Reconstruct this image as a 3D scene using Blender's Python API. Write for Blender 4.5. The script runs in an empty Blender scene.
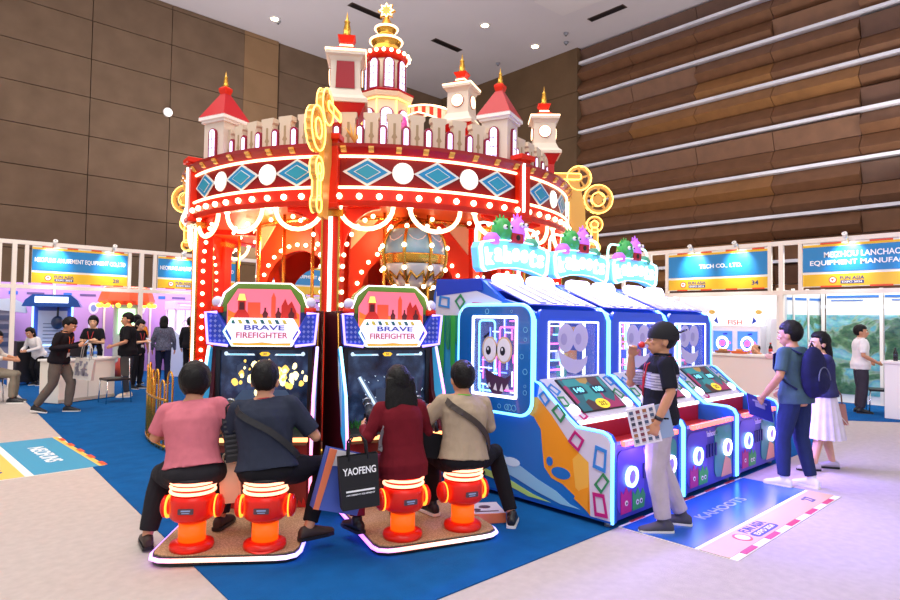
import bpy, bmesh, math, random
from mathutils import Vector, Matrix, noise
random.seed(7)
PI = math.pi
SC = bpy.context.scene
COL = SC.collection
def rad(a): return math.radians(a)

# ---------------------------------------------------------------- camera
cam_d = bpy.data.cameras.new('camera'); cam = bpy.data.objects.new('camera', cam_d); COL.objects.link(cam)
_y, _p, _r = rad(47.086), rad(1.89), rad(0.798)
_F = Vector((math.cos(_y)*math.cos(_p), math.sin(_y)*math.cos(_p), math.sin(_p)))
_R0 = Vector((math.sin(_y), -math.cos(_y), 0)); _U0 = _R0.cross(_F)
_R = _R0*math.cos(_r) + _U0*math.sin(_r); _U = -_R0*math.sin(_r) + _U0*math.cos(_r)
cam.matrix_world = Matrix(((_R.x, _U.x, -_F.x, 0), (_R.y, _U.y, -_F.y, 0), (_R.z, _U.z, -_F.z, 1.65), (0, 0, 0, 1)))
cam_d.sensor_width = 36.0; cam_d.lens = 612.4/900*36; cam_d.clip_end = 200
SC.camera = cam

# ---------------------------------------------------------------- world, lights, exposure
SC.view_settings.view_transform = 'Standard'; SC.view_settings.look = 'None'
SC.view_settings.gamma = 1.0; SC.view_settings.use_curve_mapping = False
SC.view_settings.exposure = 0.24
w = bpy.data.worlds.new('world'); SC.world = w; w.use_nodes = True
w.node_tree.nodes['Background'].inputs[0].default_value = (0.92, 0.92, 1.0, 1)
w.node_tree.nodes['Background'].inputs[1].default_value = 0.66
def area_light(name, loc, sx, sy, energy, color=(1, 1, 1), target=None):
    d = bpy.data.lights.new(name, 'AREA'); d.shape = 'RECTANGLE'; d.size = sx; d.size_y = sy
    d.energy = energy; d.color = color
    o = bpy.data.objects.new(name, d); COL.objects.link(o); o.location = loc
    if target is not None:
        o.rotation_euler = (Vector(target) - Vector(loc)).to_track_quat('-Z', 'Y').to_euler()
    return o
def point_light(name, loc, energy, color=(1, 1, 1), r=0.05):
    d = bpy.data.lights.new(name, 'POINT'); d.energy = energy; d.color = color; d.shadow_soft_size = r
    o = bpy.data.objects.new(name, d); COL.objects.link(o); o.location = loc; return o
def spot_light(name, loc, target, energy, color=(1, 1, 1), size=60, blend=0.8):
    d = bpy.data.lights.new(name, 'SPOT'); d.energy = energy; d.color = color; d.spot_size = rad(size); d.spot_blend = blend
    d.shadow_soft_size = 0.04
    o = bpy.data.objects.new(name, d); COL.objects.link(o); o.location = loc
    o.rotation_euler = (Vector(target) - Vector(loc)).to_track_quat('-Z', 'Y').to_euler(); return o
area_light('hall_light', (1.5, 6, 12.4), 9, 9, 760, (1, 0.97, 0.93))
area_light('hall_light', (0, 10, 12.4), 8, 8, 700, (1, 0.93, 0.84))
area_light('hall_light', (12, 3, 12.4), 8, 8, 190, (0.82, 0.82, 1))
area_light('hall_light', (-1, -3, 10), 8, 8, 420, (1, 0.97, 0.95), (3, 5, 0))

area_light('fill_uplight', (6, 18.6, 3.6), 12, 0.6, 520, (1, 0.95, 0.93), (9, 15, 12.8))  # unseen uplights behind the booth fronts, added to brighten ceiling and walls
area_light('fill_uplight', (17.2, 6, 3.7), 0.6, 12, 300, (1, 0.95, 0.93), (14, 10, 12.8))
# ---------------------------------------------------------------- colour + materials
def C(h, a=1.0):
    h = h.lstrip('#'); o = []
    for i in (0, 2, 4):
        c = int(h[i:i+2], 16)/255
        o.append(c/12.92 if c <= 0.04045 else ((c+0.055)/1.055)**2.4)
    return (o[0], o[1], o[2], a)
_M = {}
def mat(name, col, rough=0.5, metal=0.0, spec=0.5, var=0.0, vscale=8.0, bump=0.0, bscale=60.0, coat=0.0):
    if name in _M: return _M[name]
    m = bpy.data.materials.new(name); m.use_nodes = True; nt = m.node_tree; b = nt.nodes['Principled BSDF']
    b.inputs['Base Color'].default_value = C(col); b.inputs['Roughness'].default_value = rough
    b.inputs['Metallic'].default_value = metal; b.inputs['Specular IOR Level'].default_value = spec
    b.inputs['Coat Weight'].default_value = coat
    tc = nt.nodes.new('ShaderNodeTexCoord')
    if var > 0:
        n = nt.nodes.new('ShaderNodeTexNoise'); n.inputs['Scale'].default_value = vscale; n.inputs['Detail'].default_value = 4
        nt.links.new(tc.outputs['Object'], n.inputs['Vector'])
        r = nt.nodes.new('ShaderNodeValToRGB'); c = C(col)
        r.color_ramp.elements[0].position = 0.3; r.color_ramp.elements[1].position = 0.7
        r.color_ramp.elements[0].color = (c[0]*(1-var), c[1]*(1-var), c[2]*(1-var), 1)
        r.color_ramp.elements[1].color = (min(1, c[0]*(1+var)), min(1, c[1]*(1+var)), min(1, c[2]*(1+var)), 1)
        nt.links.new(n.outputs['Fac'], r.inputs['Fac']); nt.links.new(r.outputs['Color'], b.inputs['Base Color'])
    if bump > 0:
        n = nt.nodes.new('ShaderNodeTexNoise'); n.inputs['Scale'].default_value = bscale; n.inputs['Detail'].default_value = 6
        nt.links.new(tc.outputs['Object'], n.inputs['Vector'])
        bp = nt.nodes.new('ShaderNodeBump'); bp.inputs['Strength'].default_value = bump; bp.inputs['Distance'].default_value = 0.01
        nt.links.new(n.outputs['Fac'], bp.inputs['Height']); nt.links.new(bp.outputs['Normal'], b.inputs['Normal'])
    _M[name] = m; return m
def glow(name, col, s=5.0):
    if name in _M: return _M[name]
    m = bpy.data.materials.new(name); m.use_nodes = True; b = m.node_tree.nodes['Principled BSDF']
    b.inputs['Base Color'].default_value = C(col); b.inputs['Emission Color'].default_value = C(col)
    b.inputs['Emission Strength'].default_value = s; b.inputs['Roughness'].default_value = 0.4
    _M[name] = m; return m
def rainbow(name, cols, axis=0, scale=1.0, off=0.5, s=5.0):
    """LED strip whose diodes change colour along the strip (object coordinates)."""
    if name in _M: return _M[name]
    m = bpy.data.materials.new(name); m.use_nodes = True; nt = m.node_tree; b = nt.nodes['Principled BSDF']
    tc = nt.nodes.new('ShaderNodeTexCoord'); sp = nt.nodes.new('ShaderNodeSeparateXYZ')
    nt.links.new(tc.outputs['Object'], sp.inputs[0])
    ma = nt.nodes.new('ShaderNodeMath'); ma.operation = 'MULTIPLY_ADD'; ma.inputs[1].default_value = scale; ma.inputs[2].default_value = off
    nt.links.new(sp.outputs[axis], ma.inputs[0])
    r = nt.nodes.new('ShaderNodeValToRGB'); els = r.color_ramp.elements
    while len(els) < len(cols): els.new(0.5)
    for i, c in enumerate(cols): els[i].position = i/(len(cols)-1); els[i].color = C(c)
    nt.links.new(ma.outputs[0], r.inputs['Fac']); nt.links.new(r.outputs['Color'], b.inputs['Emission Color'])
    b.inputs['Emission Strength'].default_value = s; b.inputs['Base Color'].default_value = (0.6, 0.6, 0.6, 1)
    _M[name] = m; return m
def glassmat(name, col, alpha=0.15, rough=0.05):
    if name in _M: return _M[name]
    m = bpy.data.materials.new(name); m.use_nodes = True; nt = m.node_tree; b = nt.nodes['Principled BSDF']
    b.inputs['Base Color'].default_value = C(col); b.inputs['Roughness'].default_value = rough; b.inputs['Alpha'].default_value = alpha
    _M[name] = m; return m

# ---------------------------------------------------------------- mesh builder
class MB:
    def __init__(s, M=None): s.v = []; s.f = []; s.mi = []; s.sm = []; s.M = M or Matrix()
    def add(s, vs, fs, m=0, smooth=False):
        b = len(s.v); s.v += [tuple(s.M @ Vector(v)) for v in vs]
        for f in fs: s.f.append([i+b for i in f]); s.mi.append(m); s.sm.append(smooth)
        return s
    def box(s, c, d, m=0, rz=0, taper=1.0):
        x, y, z = d[0]/2, d[1]/2, d[2]/2; R = Matrix.Rotation(rz, 3, 'Z'); vs = []
        for dz, t in ((-z, 1), (z, taper)):
            for dx, dy in ((-x, -y), (x, -y), (x, y), (-x, y)): vs.append(Vector(c) + R @ Vector((dx*t, dy*t, dz)))
        return s.add(vs, [(3, 2, 1, 0), (4, 5, 6, 7), (0, 1, 5, 4), (1, 2, 6, 5), (2, 3, 7, 6), (3, 0, 4, 7)], m)
    def prism(s, poly, o, u, v, depth, m=0, mside=None, smooth=False):
        """polygon (a,b) -> o+u*a+v*b, extruded by depth along u x v (negative = the other way)"""
        o, u, v = Vector(o), Vector(u), Vector(v); n = u.cross(v).normalized()*depth
        A = [o+u*a+v*b for a, b in poly]; B = [p+n for p in A]; k = len(A)
        s.add(A+B, [list(range(k-1, -1, -1)), list(range(k, 2*k))], m)
        s.add(A+B, [(i, (i+1) % k, k+(i+1) % k, k+i) for i in range(k)], m if mside is None else mside, smooth)
        return s
    def ringprism(s, outer, inner, o, u, v, depth, m=0):
        o, u, v = Vector(o), Vector(u), Vector(v); n = u.cross(v).normalized()*depth; k = len(outer)
        P = [o+u*a+v*b for a, b in outer] + [o+u*a+v*b for a, b in inner]; P += [p+n for p in P]; fs = []
        for i in range(k):
            j = (i+1) % k
            fs += [(j, i, k+i, k+j), (2*k+i, 2*k+j, 3*k+j, 3*k+i), (i, j, 2*k+j, 2*k+i), (k+j, k+i, 3*k+i, 3*k+j)]
        return s.add(P, fs, m)
    def tube(s, pts, r, n=8, m=0, closed=False, caps=True):
        pts = [Vector(p) for p in pts]; k = len(pts); rs = r if isinstance(r, (list, tuple)) else [r]*k
        vs = []; fs = []; prev = None
        for i, p in enumerate(pts):
            if closed: t = (pts[(i+1) % k]-pts[i-1])
            else: t = pts[min(i+1, k-1)]-pts[max(i-1, 0)]
            t = t.normalized() if t.length > 1e-9 else Vector((0, 0, 1))
            if prev is None: a = t.orthogonal().normalized()
            else:
                a = prev - t*prev.dot(t); a = a.normalized() if a.length > 1e-6 else t.orthogonal().normalized()
            prev = a; b = t.cross(a)
            for j in range(n):
                q = 2*PI*j/n; vs.append(p + (a*math.cos(q)+b*math.sin(q))*rs[i])
        for i in range(k if closed else k-1):
            for j in range(n):
                i2 = (i+1) % k; fs.append((i*n+j, i*n+(j+1) % n, i2*n+(j+1) % n, i2*n+j))
        s.add(vs, fs, m, True)
        if caps and not closed: s.add(vs[:n], [list(range(n-1, -1, -1))], m); s.add(vs[-n:], [list(range(n))], m)
        return s
    def cyl(s, p0, p1, r0, r1=None, n=20, m=0): return s.tube([p0, p1], [r0, r0 if r1 is None else r1], n, m)
    def lathe(s, prof, c=(0, 0, 0), n=28, m=0, smooth=True, a0=0.0, sx=1, sy=1, rot=0.0, caps=True):
        vs = []; fs = []; k = len(prof); c = Vector(c)
        for r, z in prof:
            for j in range(n):
                q = a0+2*PI*j/n; x, y = r*math.cos(q)*sx, r*math.sin(q)*sy
                vs.append(c+Vector((x*math.cos(rot)-y*math.sin(rot), x*math.sin(rot)+y*math.cos(rot), z)))
        for i in range(k-1):
            for j in range(n): fs.append((i*n+j, i*n+(j+1) % n, (i+1)*n+(j+1) % n, (i+1)*n+j))
        s.add(vs, fs, m, smooth)
        if not caps: return s
        if prof[0][0] > 1e-5: s.add(vs[:n], [list(range(n-1, -1, -1))], m)
        if prof[-1][0] > 1e-5: s.add(vs[-n:], [list(range(n))], m)
        return s
    def sphere(s, c, r, n=14, m=0, R=None):
        rr = r if isinstance(r, (tuple, list)) else (r, r, r); k = max(5, n*2//3); vs = []; fs = []; c = Vector(c)
        for i in range(k+1):
            th = PI*i/k
            for j in range(n):
                q = 2*PI*j/n; p = Vector((rr[0]*math.sin(th)*math.cos(q), rr[1]*math.sin(th)*math.sin(q), rr[2]*math.cos(th)))
                vs.append(c + (R @ p if R else p))
        for i in range(k):
            for j in range(n):
                if i == 0: fs.append((j, n+j, n+(j+1) % n))
                elif i == k-1: fs.append((i*n+j, (i+1)*n+j, i*n+(j+1) % n))
                else: fs.append((i*n+j, (i+1)*n+j, (i+1)*n+(j+1) % n, i*n+(j+1) % n))
        return s.add(vs, fs, m, True)
    def text(s, string, o, u, v, w, h, depth=0.004, m=0, align='C'):
        """lettering: the string fitted to a w x h box centred (or left-aligned) at o in the plane u,v"""
        vs, fs = text_geo(string)
        x0 = min(p[0] for p in vs); x1 = max(p[0] for p in vs); y0 = min(p[1] for p in vs); y1 = max(p[1] for p in vs)
        o, u, v = Vector(o), Vector(u).normalized(), Vector(v).normalized(); n = u.cross(v)
        P = []
        for p in vs:
            a = ((p[0]-x0)/(x1-x0) - (0.5 if align == 'C' else 0))*w; b = ((p[1]-y0)/(y1-y0)-0.5)*h
            P.append(o+u*a+v*b+n*(depth if p[2] > 0 else 0))
        return s.add(P, fs, m)
    def build(s, name, mats, parent=None, bevel=0.0, seg=2, loc=None, rz=None, smooth_all=False):
        me = bpy.data.meshes.new(name); me.from_pydata(s.v, [], s.f)
        for m in (mats if isinstance(mats, (list, tuple)) else [mats]): me.materials.append(m)
        for p, mi, sm in zip(me.polygons, s.mi, s.sm): p.material_index = mi; p.use_smooth = sm or smooth_all
        me.validate()
        bm = bmesh.new(); bm.from_mesh(me); bmesh.ops.remove_doubles(bm, verts=bm.verts, dist=1e-5)
        bmesh.ops.recalc_face_normals(bm, faces=bm.faces); bm.to_mesh(me); bm.free()
        o = bpy.data.objects.new(name, me); COL.objects.link(o)
        if parent: o.parent = parent
        if loc is not None: o.location = loc
        if rz is not None: o.rotation_euler = (0, 0, rz)
        if bevel > 0:
            b = o.modifiers.new('bevel', 'BEVEL'); b.width = bevel; b.segments = seg; b.limit_method = 'ANGLE'; b.angle_limit = rad(40)
        return o
_TG = {}
def text_geo(string):
    if string in _TG: return _TG[string]
    cu = bpy.data.curves.new('t', 'FONT'); cu.body = string; cu.extrude = 0.05; cu.offset = 0.018; cu.resolution_u = 3
    ob = bpy.data.objects.new('t', cu); COL.objects.link(ob); dg = bpy.context.evaluated_depsgraph_get()
    ev = ob.evaluated_get(dg); me = bpy.data.meshes.new_from_object(ev)
    vs = [tuple(v.co) for v in me.vertices]; fs = [list(p.vertices) for p in me.polygons]
    bpy.data.objects.remove(ob); bpy.data.curves.remove(cu); bpy.data.meshes.remove(me)
    _TG[string] = (vs, fs); return vs, fs
def bulbs(pts, r, m, parent, name='bulb'):
    o = None
    for p in pts:
        if o is None: o = MB().sphere((0, 0, 0), r, 8).build(name, m, parent)
        else: o = o.copy(); COL.objects.link(o)
        o.location = p
def evaluated_mesh(ob):
    dg = bpy.context.evaluated_depsgraph_get(); dg.update()
    return bpy.data.meshes.new_from_object(ob.evaluated_get(dg))
def tag(o, label=None, cat=None, group=None, kind=None):
    if label: o['label'] = label
    if cat: o['category'] = cat
    if group: o['group'] = group
    if kind: o['kind'] = kind
    return o
def thing(name, label, cat, loc=(0, 0, 0), rz=0, group=None):
    o = bpy.data.objects.new(name, None); COL.objects.link(o); o.location = loc; o.rotation_euler = (0, 0, rz)
    o.empty_display_size = 0.1
    return tag(o, label, cat, group)
def copy_tree(o, parent=None):
    c = o.copy(); COL.objects.link(c); c.parent = parent
    for ch in list(o.children): copy_tree(ch, c)
    return c
def rrect(w, h, r, n=5, cx=0, cy=0):
    P = []
    for sx, sy, a0 in ((1, -1, -90), (1, 1, 0), (-1, 1, 90), (-1, -1, 180)):
        for i in range(n+1):
            a = rad(a0+90*i/n); P.append((cx+sx*(w/2-r)+r*math.cos(a), cy+sy*(h/2-r)+r*math.sin(a)))
    return P
def ell(rx, ry, n=24, cx=0, cy=0): return [(cx+rx*math.cos(2*PI*i/n), cy+ry*math.sin(2*PI*i/n)) for i in range(n)]
def scalep(P, k, c=None):
    if c is None: c = (sum(p[0] for p in P)/len(P), sum(p[1] for p in P)/len(P))
    return [(c[0]+(p[0]-c[0])*k, c[1]+(p[1]-c[1])*k) for p in P]
X, Y, Z = Vector((1, 0, 0)), Vector((0, 1, 0)), Vector((0, 0, 1))
# shared paints
white = mat('white_paint', '#f2ede6', 0.35); offwhite = mat('offwhite_frame', '#f4e9dc', 0.45)
black = mat('black_plastic', '#15151a', 0.4); dkgrey = mat('dark_grey', '#3a3b40', 0.5); grey = mat('grey_plastic', '#8d8f96', 0.45)
chrome = mat('chrome', '#d5d7dc', 0.15, 1.0); gold = mat('gold_paint', '#d9a13c', 0.25, 0.75); gold2 = mat('gold_flat', '#e6b054', 0.35, 0.2)
redp = mat('red_gloss', '#dc2808', 0.38, spec=0.3); dred = mat('dark_red', '#8a100c', 0.35, spec=0.25); rroof = mat('roof_red', '#b01018', 0.32, spec=0.25)
cream = mat('cream_wall', '#d8c8b0', 0.55, spec=0.2); bluep = mat('machine_blue', '#1550e0', 0.3, coat=0.4); navy = mat('navy_blue', '#14307c', 0.4)
nwarm = glow('neon_warm', '#ffd0a0', 3.2); nwhite = glow('neon_white', '#fff0e6', 3); nyel = glow('neon_yellow', '#ffcb66', 2.4)
ncyan = glow('neon_cyan', '#7fe0ff', 2.2); nblue = glow('neon_blue', '#5a78ff', 4); npink = glow('neon_pink', '#ff5fd0', 2.4)
bulbm = glow('bulb_glow', '#ffe2b4', 5); nviolet = glow('neon_violet', '#b49bff', 4)
# ---------------------------------------------------------------- the hall
def struct(mb, name, mats, **k): o = mb.build(name, mats, **k); o['kind'] = 'structure'; return o
carpet_grey = mat('grey_carpet', '#bfb4ae', 0.95, spec=0.1, var=0.06, vscale=14, bump=0.6, bscale=300)
carpet_blue = mat('blue_carpet', '#105796', 0.95, spec=0.1, var=0.12, vscale=5, bump=0.6, bscale=300)
struct(MB().box((10, 9, -0.05), (44, 44, 0.1)), 'floor', carpet_grey)
bc = MB().prism([(1.5, 2.72), (10.4, 2.72), (10.4, 16.6), (2.2, 16.6)], (0, 0, 0.0), X, Y, 0.008)
bc.prism([(2.2, 16.6), (13, 16.6), (13, 19.7), (2.2, 19.7)], (0, 0, 0.0), X, Y, 0.008)
tag(bc.build('carpet', carpet_blue), 'large blue carpet laid under the carousel and arcade machines', 'carpet')
tag(MB().prism([(12.35, 3.15), (13.0, 2.35), (13.6, 1.0), (15.2, 1.0), (15.2, 4.2), (14, 4.2), (12.5, 3.6)], (0, 0, 0), X, Y, 0.008).build('carpet', carpet_blue),
    'blue carpet under the man in the white polo shirt', 'carpet')
ceilm = mat('ceiling_paint', '#d6d0d3', 0.9, spec=0.1, var=0.03, vscale=0.4)
struct(MB().box((8, 8, 13.1), (36, 36, 0.2)), 'ceiling', ceilm)
rc = MB().prism([(16.5, 13.6), (18.0, 13.5), (18.1, 11.6), (16.5, 9.7), (13.2, 9.7)], (0, 0, 13.0), X, Y, -0.12)
struct(rc, 'trim_1', mat('soffit_paint', '#d9d3d3', 0.9))
# left wall: panelled cloth with recessed joints
wallm = mat('brown_wall_cloth', '#7b6653', 0.95, spec=0.1, var=0.12, vscale=1.3, bump=0.3, bscale=120)
walll = mat('light_wall_cloth', '#97795a', 0.95, spec=0.1, var=0.08, vscale=1.3)
seam = mat('wall_joint', '#3a2f27', 0.9)
wl = MB(); wl.box((3, 23.32, 6.5), (36, 0.2, 13.0), 1)
zs = [-0.185+1.3007*i for i in range(11)] + [13.0]
xs = [-15.47+2.547*i for i in range(11)][:11]
for i in range(len(xs)-1):
    x0, x1 = xs[i], xs[i+1]
    if x0 > 9.9: continue
    x1 = 10.19 if x1 > 9.8 else x1
    for j in range(len(zs)-1):
        wl.box(((x0+x1)/2, 23.15, (zs[j]+zs[j+1])/2), (x1-x0-0.025, 0.16, zs[j+1]-zs[j]-0.025), 0)
for j in range(len(zs)-1):
    wl.box((10.915, 23.17, (zs[j]+zs[j+1])/2), (1.45, 0.2, zs[j+1]-zs[j]-0.02), 2)
    for k in range(5):
        wl.box((12.9+2.36*k, 23.26, (zs[j]+zs[j+1])/2+0.3), (2.34, 0.16, zs[j+1]-zs[j]-0.02), 0)
struct(wl, 'wall_left', [wallm, seam, walll])
# right wall: smooth brown strip then tilted wooden louvres with bright gaps
rwm = mat('brown_wall_panel', '#6e5842', 0.9, spec=0.1, var=0.12, vscale=1.0)
wr = MB(); wr.box((21.6, 5, 6.5), (0.2, 36, 13.0), 1)
for j in range(7): wr.box((21.0, 19.0, 0.92+1.86*j), (0.5, 8.4, 1.84), 0)
struct(wr, 'wall_right', [rwm, mat('gap_white', '#e4e6ee', 0.4)])
woods = [mat('louvre_wood', '#775238', 0.5, var=0.12, vscale=3), mat('louvre_wood_dark', '#5e3f2e', 0.5, var=0.12, vscale=3), mat('louvre_wood_light', '#90643a', 0.5, var=0.12, vscale=3)]
lv = MB(); random.seed(11); gs = MB(); prev = {}
edges = [14.8, 12.4, 9.85, 7.3, 4.88, 2.45, 0.05, -2.4]
for k in range(len(edges)-1):
    y1, y0 = edges[k], edges[k+1]+0.02
    for j in range(-1, 9):
        z0 = 0.72+1.45*j
        if 0.5 < z0 < 12.7: gs.box((21.0, (y0+y1)/2, z0+0.045), (0.3, y1-y0+0.02, 0.10))
        for h in range(2):
            za = z0+0.11+h*0.675; zb = min(za+0.65, 13.0)
            if za < 0.4 or za > 12.7: continue
            t = prev[(j, h)] if (k in (1, 2) and random.random() < .8) else random.random(); prev[(j, h)] = t
            ap = za+(zb-za)*(0.34 if t < 0.72 else 0.86); dp = 0.46 if t < 0.72 else 0.3
            mi = 0 if t < 0.45 else (2 if t < 0.58 else 0 if t < .85 else 1)
            lv.prism([(21.2, za), (21.2-0.10, za), (21.2-dp, ap), (21.2-0.12, zb), (21.2, zb)], (0, y0, 0), X, Z, -(y1-y0), mi)
struct(lv, 'trim_2', woods)
struct(gs, 'trim_3', mat('gap_strip', '#e6e6ee', 0.25, var=.1, vscale=1.5))
# ceiling fittings
def downlight(x, y, label):
    t = thing('ceiling_light', label, 'ceiling light', (x*1.018, y*1.018, 13.0), group='recessed ceiling lights')
    MB().lathe([(0.2, -0.03), (0.22, 0), (0.13, 0.0), (0.13, -0.025), (0.2, -0.03)], n=20, caps=False).build('trim_ring', white, t)
    MB().cyl((0, 0, -0.035), (0, 0, -0.005), 0.135).build('lamp', glow('downlight', '#ffe3b0', 14), t)
for x, y, s in [(19.07, 15.66, 'ceiling spotlight nearest the wood louvred wall'), (16.35, 15.86, 'ceiling spotlight beyond the star topped tower, over the hall centre'),
                (10.41, 21.0, 'ceiling spotlight nearest the brown panelled left wall')]: downlight(x, y, s)
for x, y, rz, s in [(18.83, 12.16, 0.0, 'dark slot vent in the ceiling near the white soffit'), (12.55, 18.13, PI/2, 'dark slot vent in the ceiling left of the gold star'),
                    (16.47, 18.11, PI/2, 'dark slot vent in the ceiling right of the gold star')]:
    t = thing('ceiling_vent', s, 'vent', (x*1.018, y*1.018, 13.0), rz, group='ceiling vents')
    MB().box((0, 0, -0.012), (0.3, 1.5, 0.02)).build('frame', mat('vent_brown', '#4a3b33', 0.6), t)
    m = MB()
    for i in range(4): m.box((-0.09+0.06*i, 0, -0.03), (0.02, 1.4, 0.02))
    m.build('slats', black, t)
for x, y, s in [(19.04, 14.11, 'small grey smoke detector beside the lit spotlight'), (19.67, 14.57, 'small grey sensor under the smoke detector near the louvred wall'), (19.22, 17.83, 'small grey smoke detector above the red roofed tower'), (10.6, 21.1, 'small dark camera on the ceiling by the left wall')]:
    t = thing('smoke_detector', s, 'smoke detector', (x*1.018, y*1.018, 13.0))
    MB().lathe([(0.1, 0), (0.1, -0.03), (0.06, -0.09), (0.0, -0.1)], n=14).build('body', grey, t)
    MB().cyl((0, 0, -0.1), (0, 0, -0.13), 0.025, n=8).build('sensor', black, t)
t = thing('wall_lamp', 'small round white lamp high on the brown panelled wall', 'lamp', (7.36, 23.06, 9.0))
MB().cyl((0, 0, 0), (0, -0.1, 0), 0.16).build('ring', white, t); MB().cyl((0, -0.1, 0), (0, -0.12, 0), 0.13).build('lens', glow('wall_lamp', '#ffffff', 2), t)
# ---------------------------------------------------------------- exhibition booths
skyb = mat('sign_blue', '#1f86c4', 0.35); yel = mat('sign_yellow', '#efc02c', 0.4); wl_ = mat('sign_white', '#f6f2ea', 0.5); ored = mat('sign_orange', '#e8512a', 0.5)
logo_n = mat('logo_navy', '#33407e', 0.5); whl = mat('letter_white', '#ffffff', 0.4)
def banner(name, label, M, w, h, lines, num=None, group='blue and yellow booth name boards', lit=(), sn=None):
    """name board; local x along, z up, front = -y"""
    t = thing(name, label, 'sign', M.to_translation(), M.to_euler().z, group)
    b = MB().box((0, 0.02, 0), (w, 0.04, h)); b.build('board', wl_, t)
    MB().box((0, -0.003, 0.12*h), (w, 0.012, 0.56*h)).build('blue_field', skyb, t)
    m = MB(); m.box((0, -0.003, -0.35*h), (w, 0.012, 0.27*h)); m.box((0, -0.003, 0.43*h), (w, 0.01, 0.05*h)); m.build('yellow_field', yel, t)
    m = MB(); n = 4
    for i in range(n):
        for zz in (0.475, -0.49): m.box((-w/2+w*(i+0.6)/n, -0.008, zz*h), (w*0.11, 0.012, 0.035*h))
    m.build('orange_dashes', ored, t)
    for (s, z, ww, hh, xo) in lines: MB().text(s, (xo*w, -0.012, z*h), X, Z, ww*w, hh*h, 0.006).build('lettering', whl, t)
    lx = -w*0.34
    m = MB(); m.prism(ell(0.08*h, 0.08*h), (lx, -0.01, -0.35*h), X, Z, 0.004, 1); m.prism(ell(0.06*h, 0.06*h), (lx, -0.013, -0.35*h), X, Z, 0.004, 0)
    m.prism([(0, -0.03*h), (0.03*h, 0.03*h), (-0.04*h, 0.02*h)], (lx, -0.017, -0.35*h), X, Z, 0.003, 1)
    m.text('FUN ASIA', (lx+0.37*h, -0.01, -0.31*h), X, Z, 0.46*h, 0.08*h, 0.004, 2)
    m.box((lx+0.37*h, -0.012, -0.4*h), (0.44*h, 0.006, 0.07*h), 2); m.text('EXPO 2024', (lx+0.37*h, -0.016, -0.4*h), X, Z, 0.38*h, 0.045*h, 0.003, 0)
    m.build('event_logo', [wl_, ored, logo_n], t)
    if num: MB().text(num, (w*0.37, -0.01, -0.35*h), X, Z, 0.16*h, 0.11*h, 0.004).build('booth_number', logo_n, t)
    for qi, lx_ in enumerate(lit):
        s = thing('clip_spotlight', (['left ', 'right '][qi] if len(lit) > 1 else '')+'white clip-on spotlight on the '+(sn or 'booth')+' board', 'spotlight',
                  M @ Vector((lx_*w, -0.02, h*0.58)), M.to_euler().z, 'clip-on sign spotlights')
        MB().tube([(0, 0.03, -0.12), (0, -0.05, 0.02), (0, -0.26, 0.05)], 0.012, 6).build('arm', chrome, s)
        MB().cyl((0, -0.25, 0.05), (0, -0.15, -0.03), 0.05, 0.035, 12).build('lamp_head', white, s)
        P = M @ Vector((lx_*w, -0.42, h*0.55)); T = M @ Vector((lx_*w, 0, 0.10*h))
        spot_light('sign_spot', P, T, 75, (0.93, 0.97, 1.0), 80, 1.0)
    return t
def flat(x, y, z, rz): return Matrix.Translation((x, y, z)) @ Matrix.Rotation(rz, 4, 'Z')
# fascia frames: posts + rails, each frame one thing
def fascia(label, M, L, posts, mulls, ztop=3.32, zbot=2.28, name='booth_facade'):
    t = thing(name, label, 'booth front', M.to_translation(), M.to_euler().z)
    for x in posts: MB().box((x, 0, ztop/2), (0.09, 0.09, ztop)).build('post', offwhite, t)
    for x in mulls: MB().box((x, 0, (ztop+zbot)/2), (0.075, 0.07, ztop-zbot-0.1)).build('mullion', offwhite, t)
    for z in (ztop-0.04, zbot): MB().box((L/2, 0, z), (L, 0.085, 0.09)).build('rail', offwhite, t)
    return t
ML = flat(-1.0, 16.74, 0, 0)
fascia('white framed booth front of the left booths with the purple back wall', ML, 14.0, [3.17, 5.83, 9.2, 12.6], [0.7, 2.55, 2.9, 3.4, 5.55, 6.15, 8.95, 9.5, 12.3, 12.9])
banner('booth_sign', 'NEOFUNS booth board with number 28, left of the gold fence', flat(3.5, 16.72, 2.8, 0), 2.0, 0.86,
       [('NEOFUNS AMUSEMENT EQUIPMENT CO.,LTD', 0.12, 0.95, 0.14, 0)], '28', lit=(-0.3, 0.32), sn='number 28 NEOFUNS')
banner('booth_sign', 'second NEOFUNS booth board, cut off by the red carousel column', flat(6.25, 16.72, 2.8, 0), 2.06, 0.86,
       [('NEOFUNS AMUSEMENT EQUIPMENT CO.,LTD', 0.12, 0.95, 0.14, 0)], None, lit=(-0.22,), sn='second NEOFUNS')
banner('booth_sign', 'booth board ending in CO.,LTD seen through the left carousel arch', flat(9.35, 16.72, 2.8, 0), 2.5, 0.86,
       [('AMUSEMENT EQUIPMENT CO.,LTD', 0.12, 0.9, 0.14, 0)], None, lit=())
banner('booth_sign', 'GUANGZHOU booth board seen beside the carousel balloon', flat(12.2, 16.72, 2.8, 0), 2.3, 0.86,
       [('GUANGZHOU AMUSEMENT', 0.2, 0.7, 0.13, 0), ('EQUIPMENT CO., LTD', 0.03, 0.7, 0.13, 0)], None, lit=(0.1,), sn='GUANGZHOU')
MR = flat(14.0, 1.5, 0, PI/2)   # local x runs along world +y; front (-y local) faces +x ... flip below
MR = flat(14.0, 9.5, 0, -PI/2)  # local x along -y, local -y faces -x (towards the camera)
fascia('white framed booth front on the right under the wood louvred wall', MR, 9.5, [0.4, 4.78, 9.3], [1.0, 1.75, 2.2, 4.55, 5.15, 9.0], 3.42, 2.33)
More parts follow.
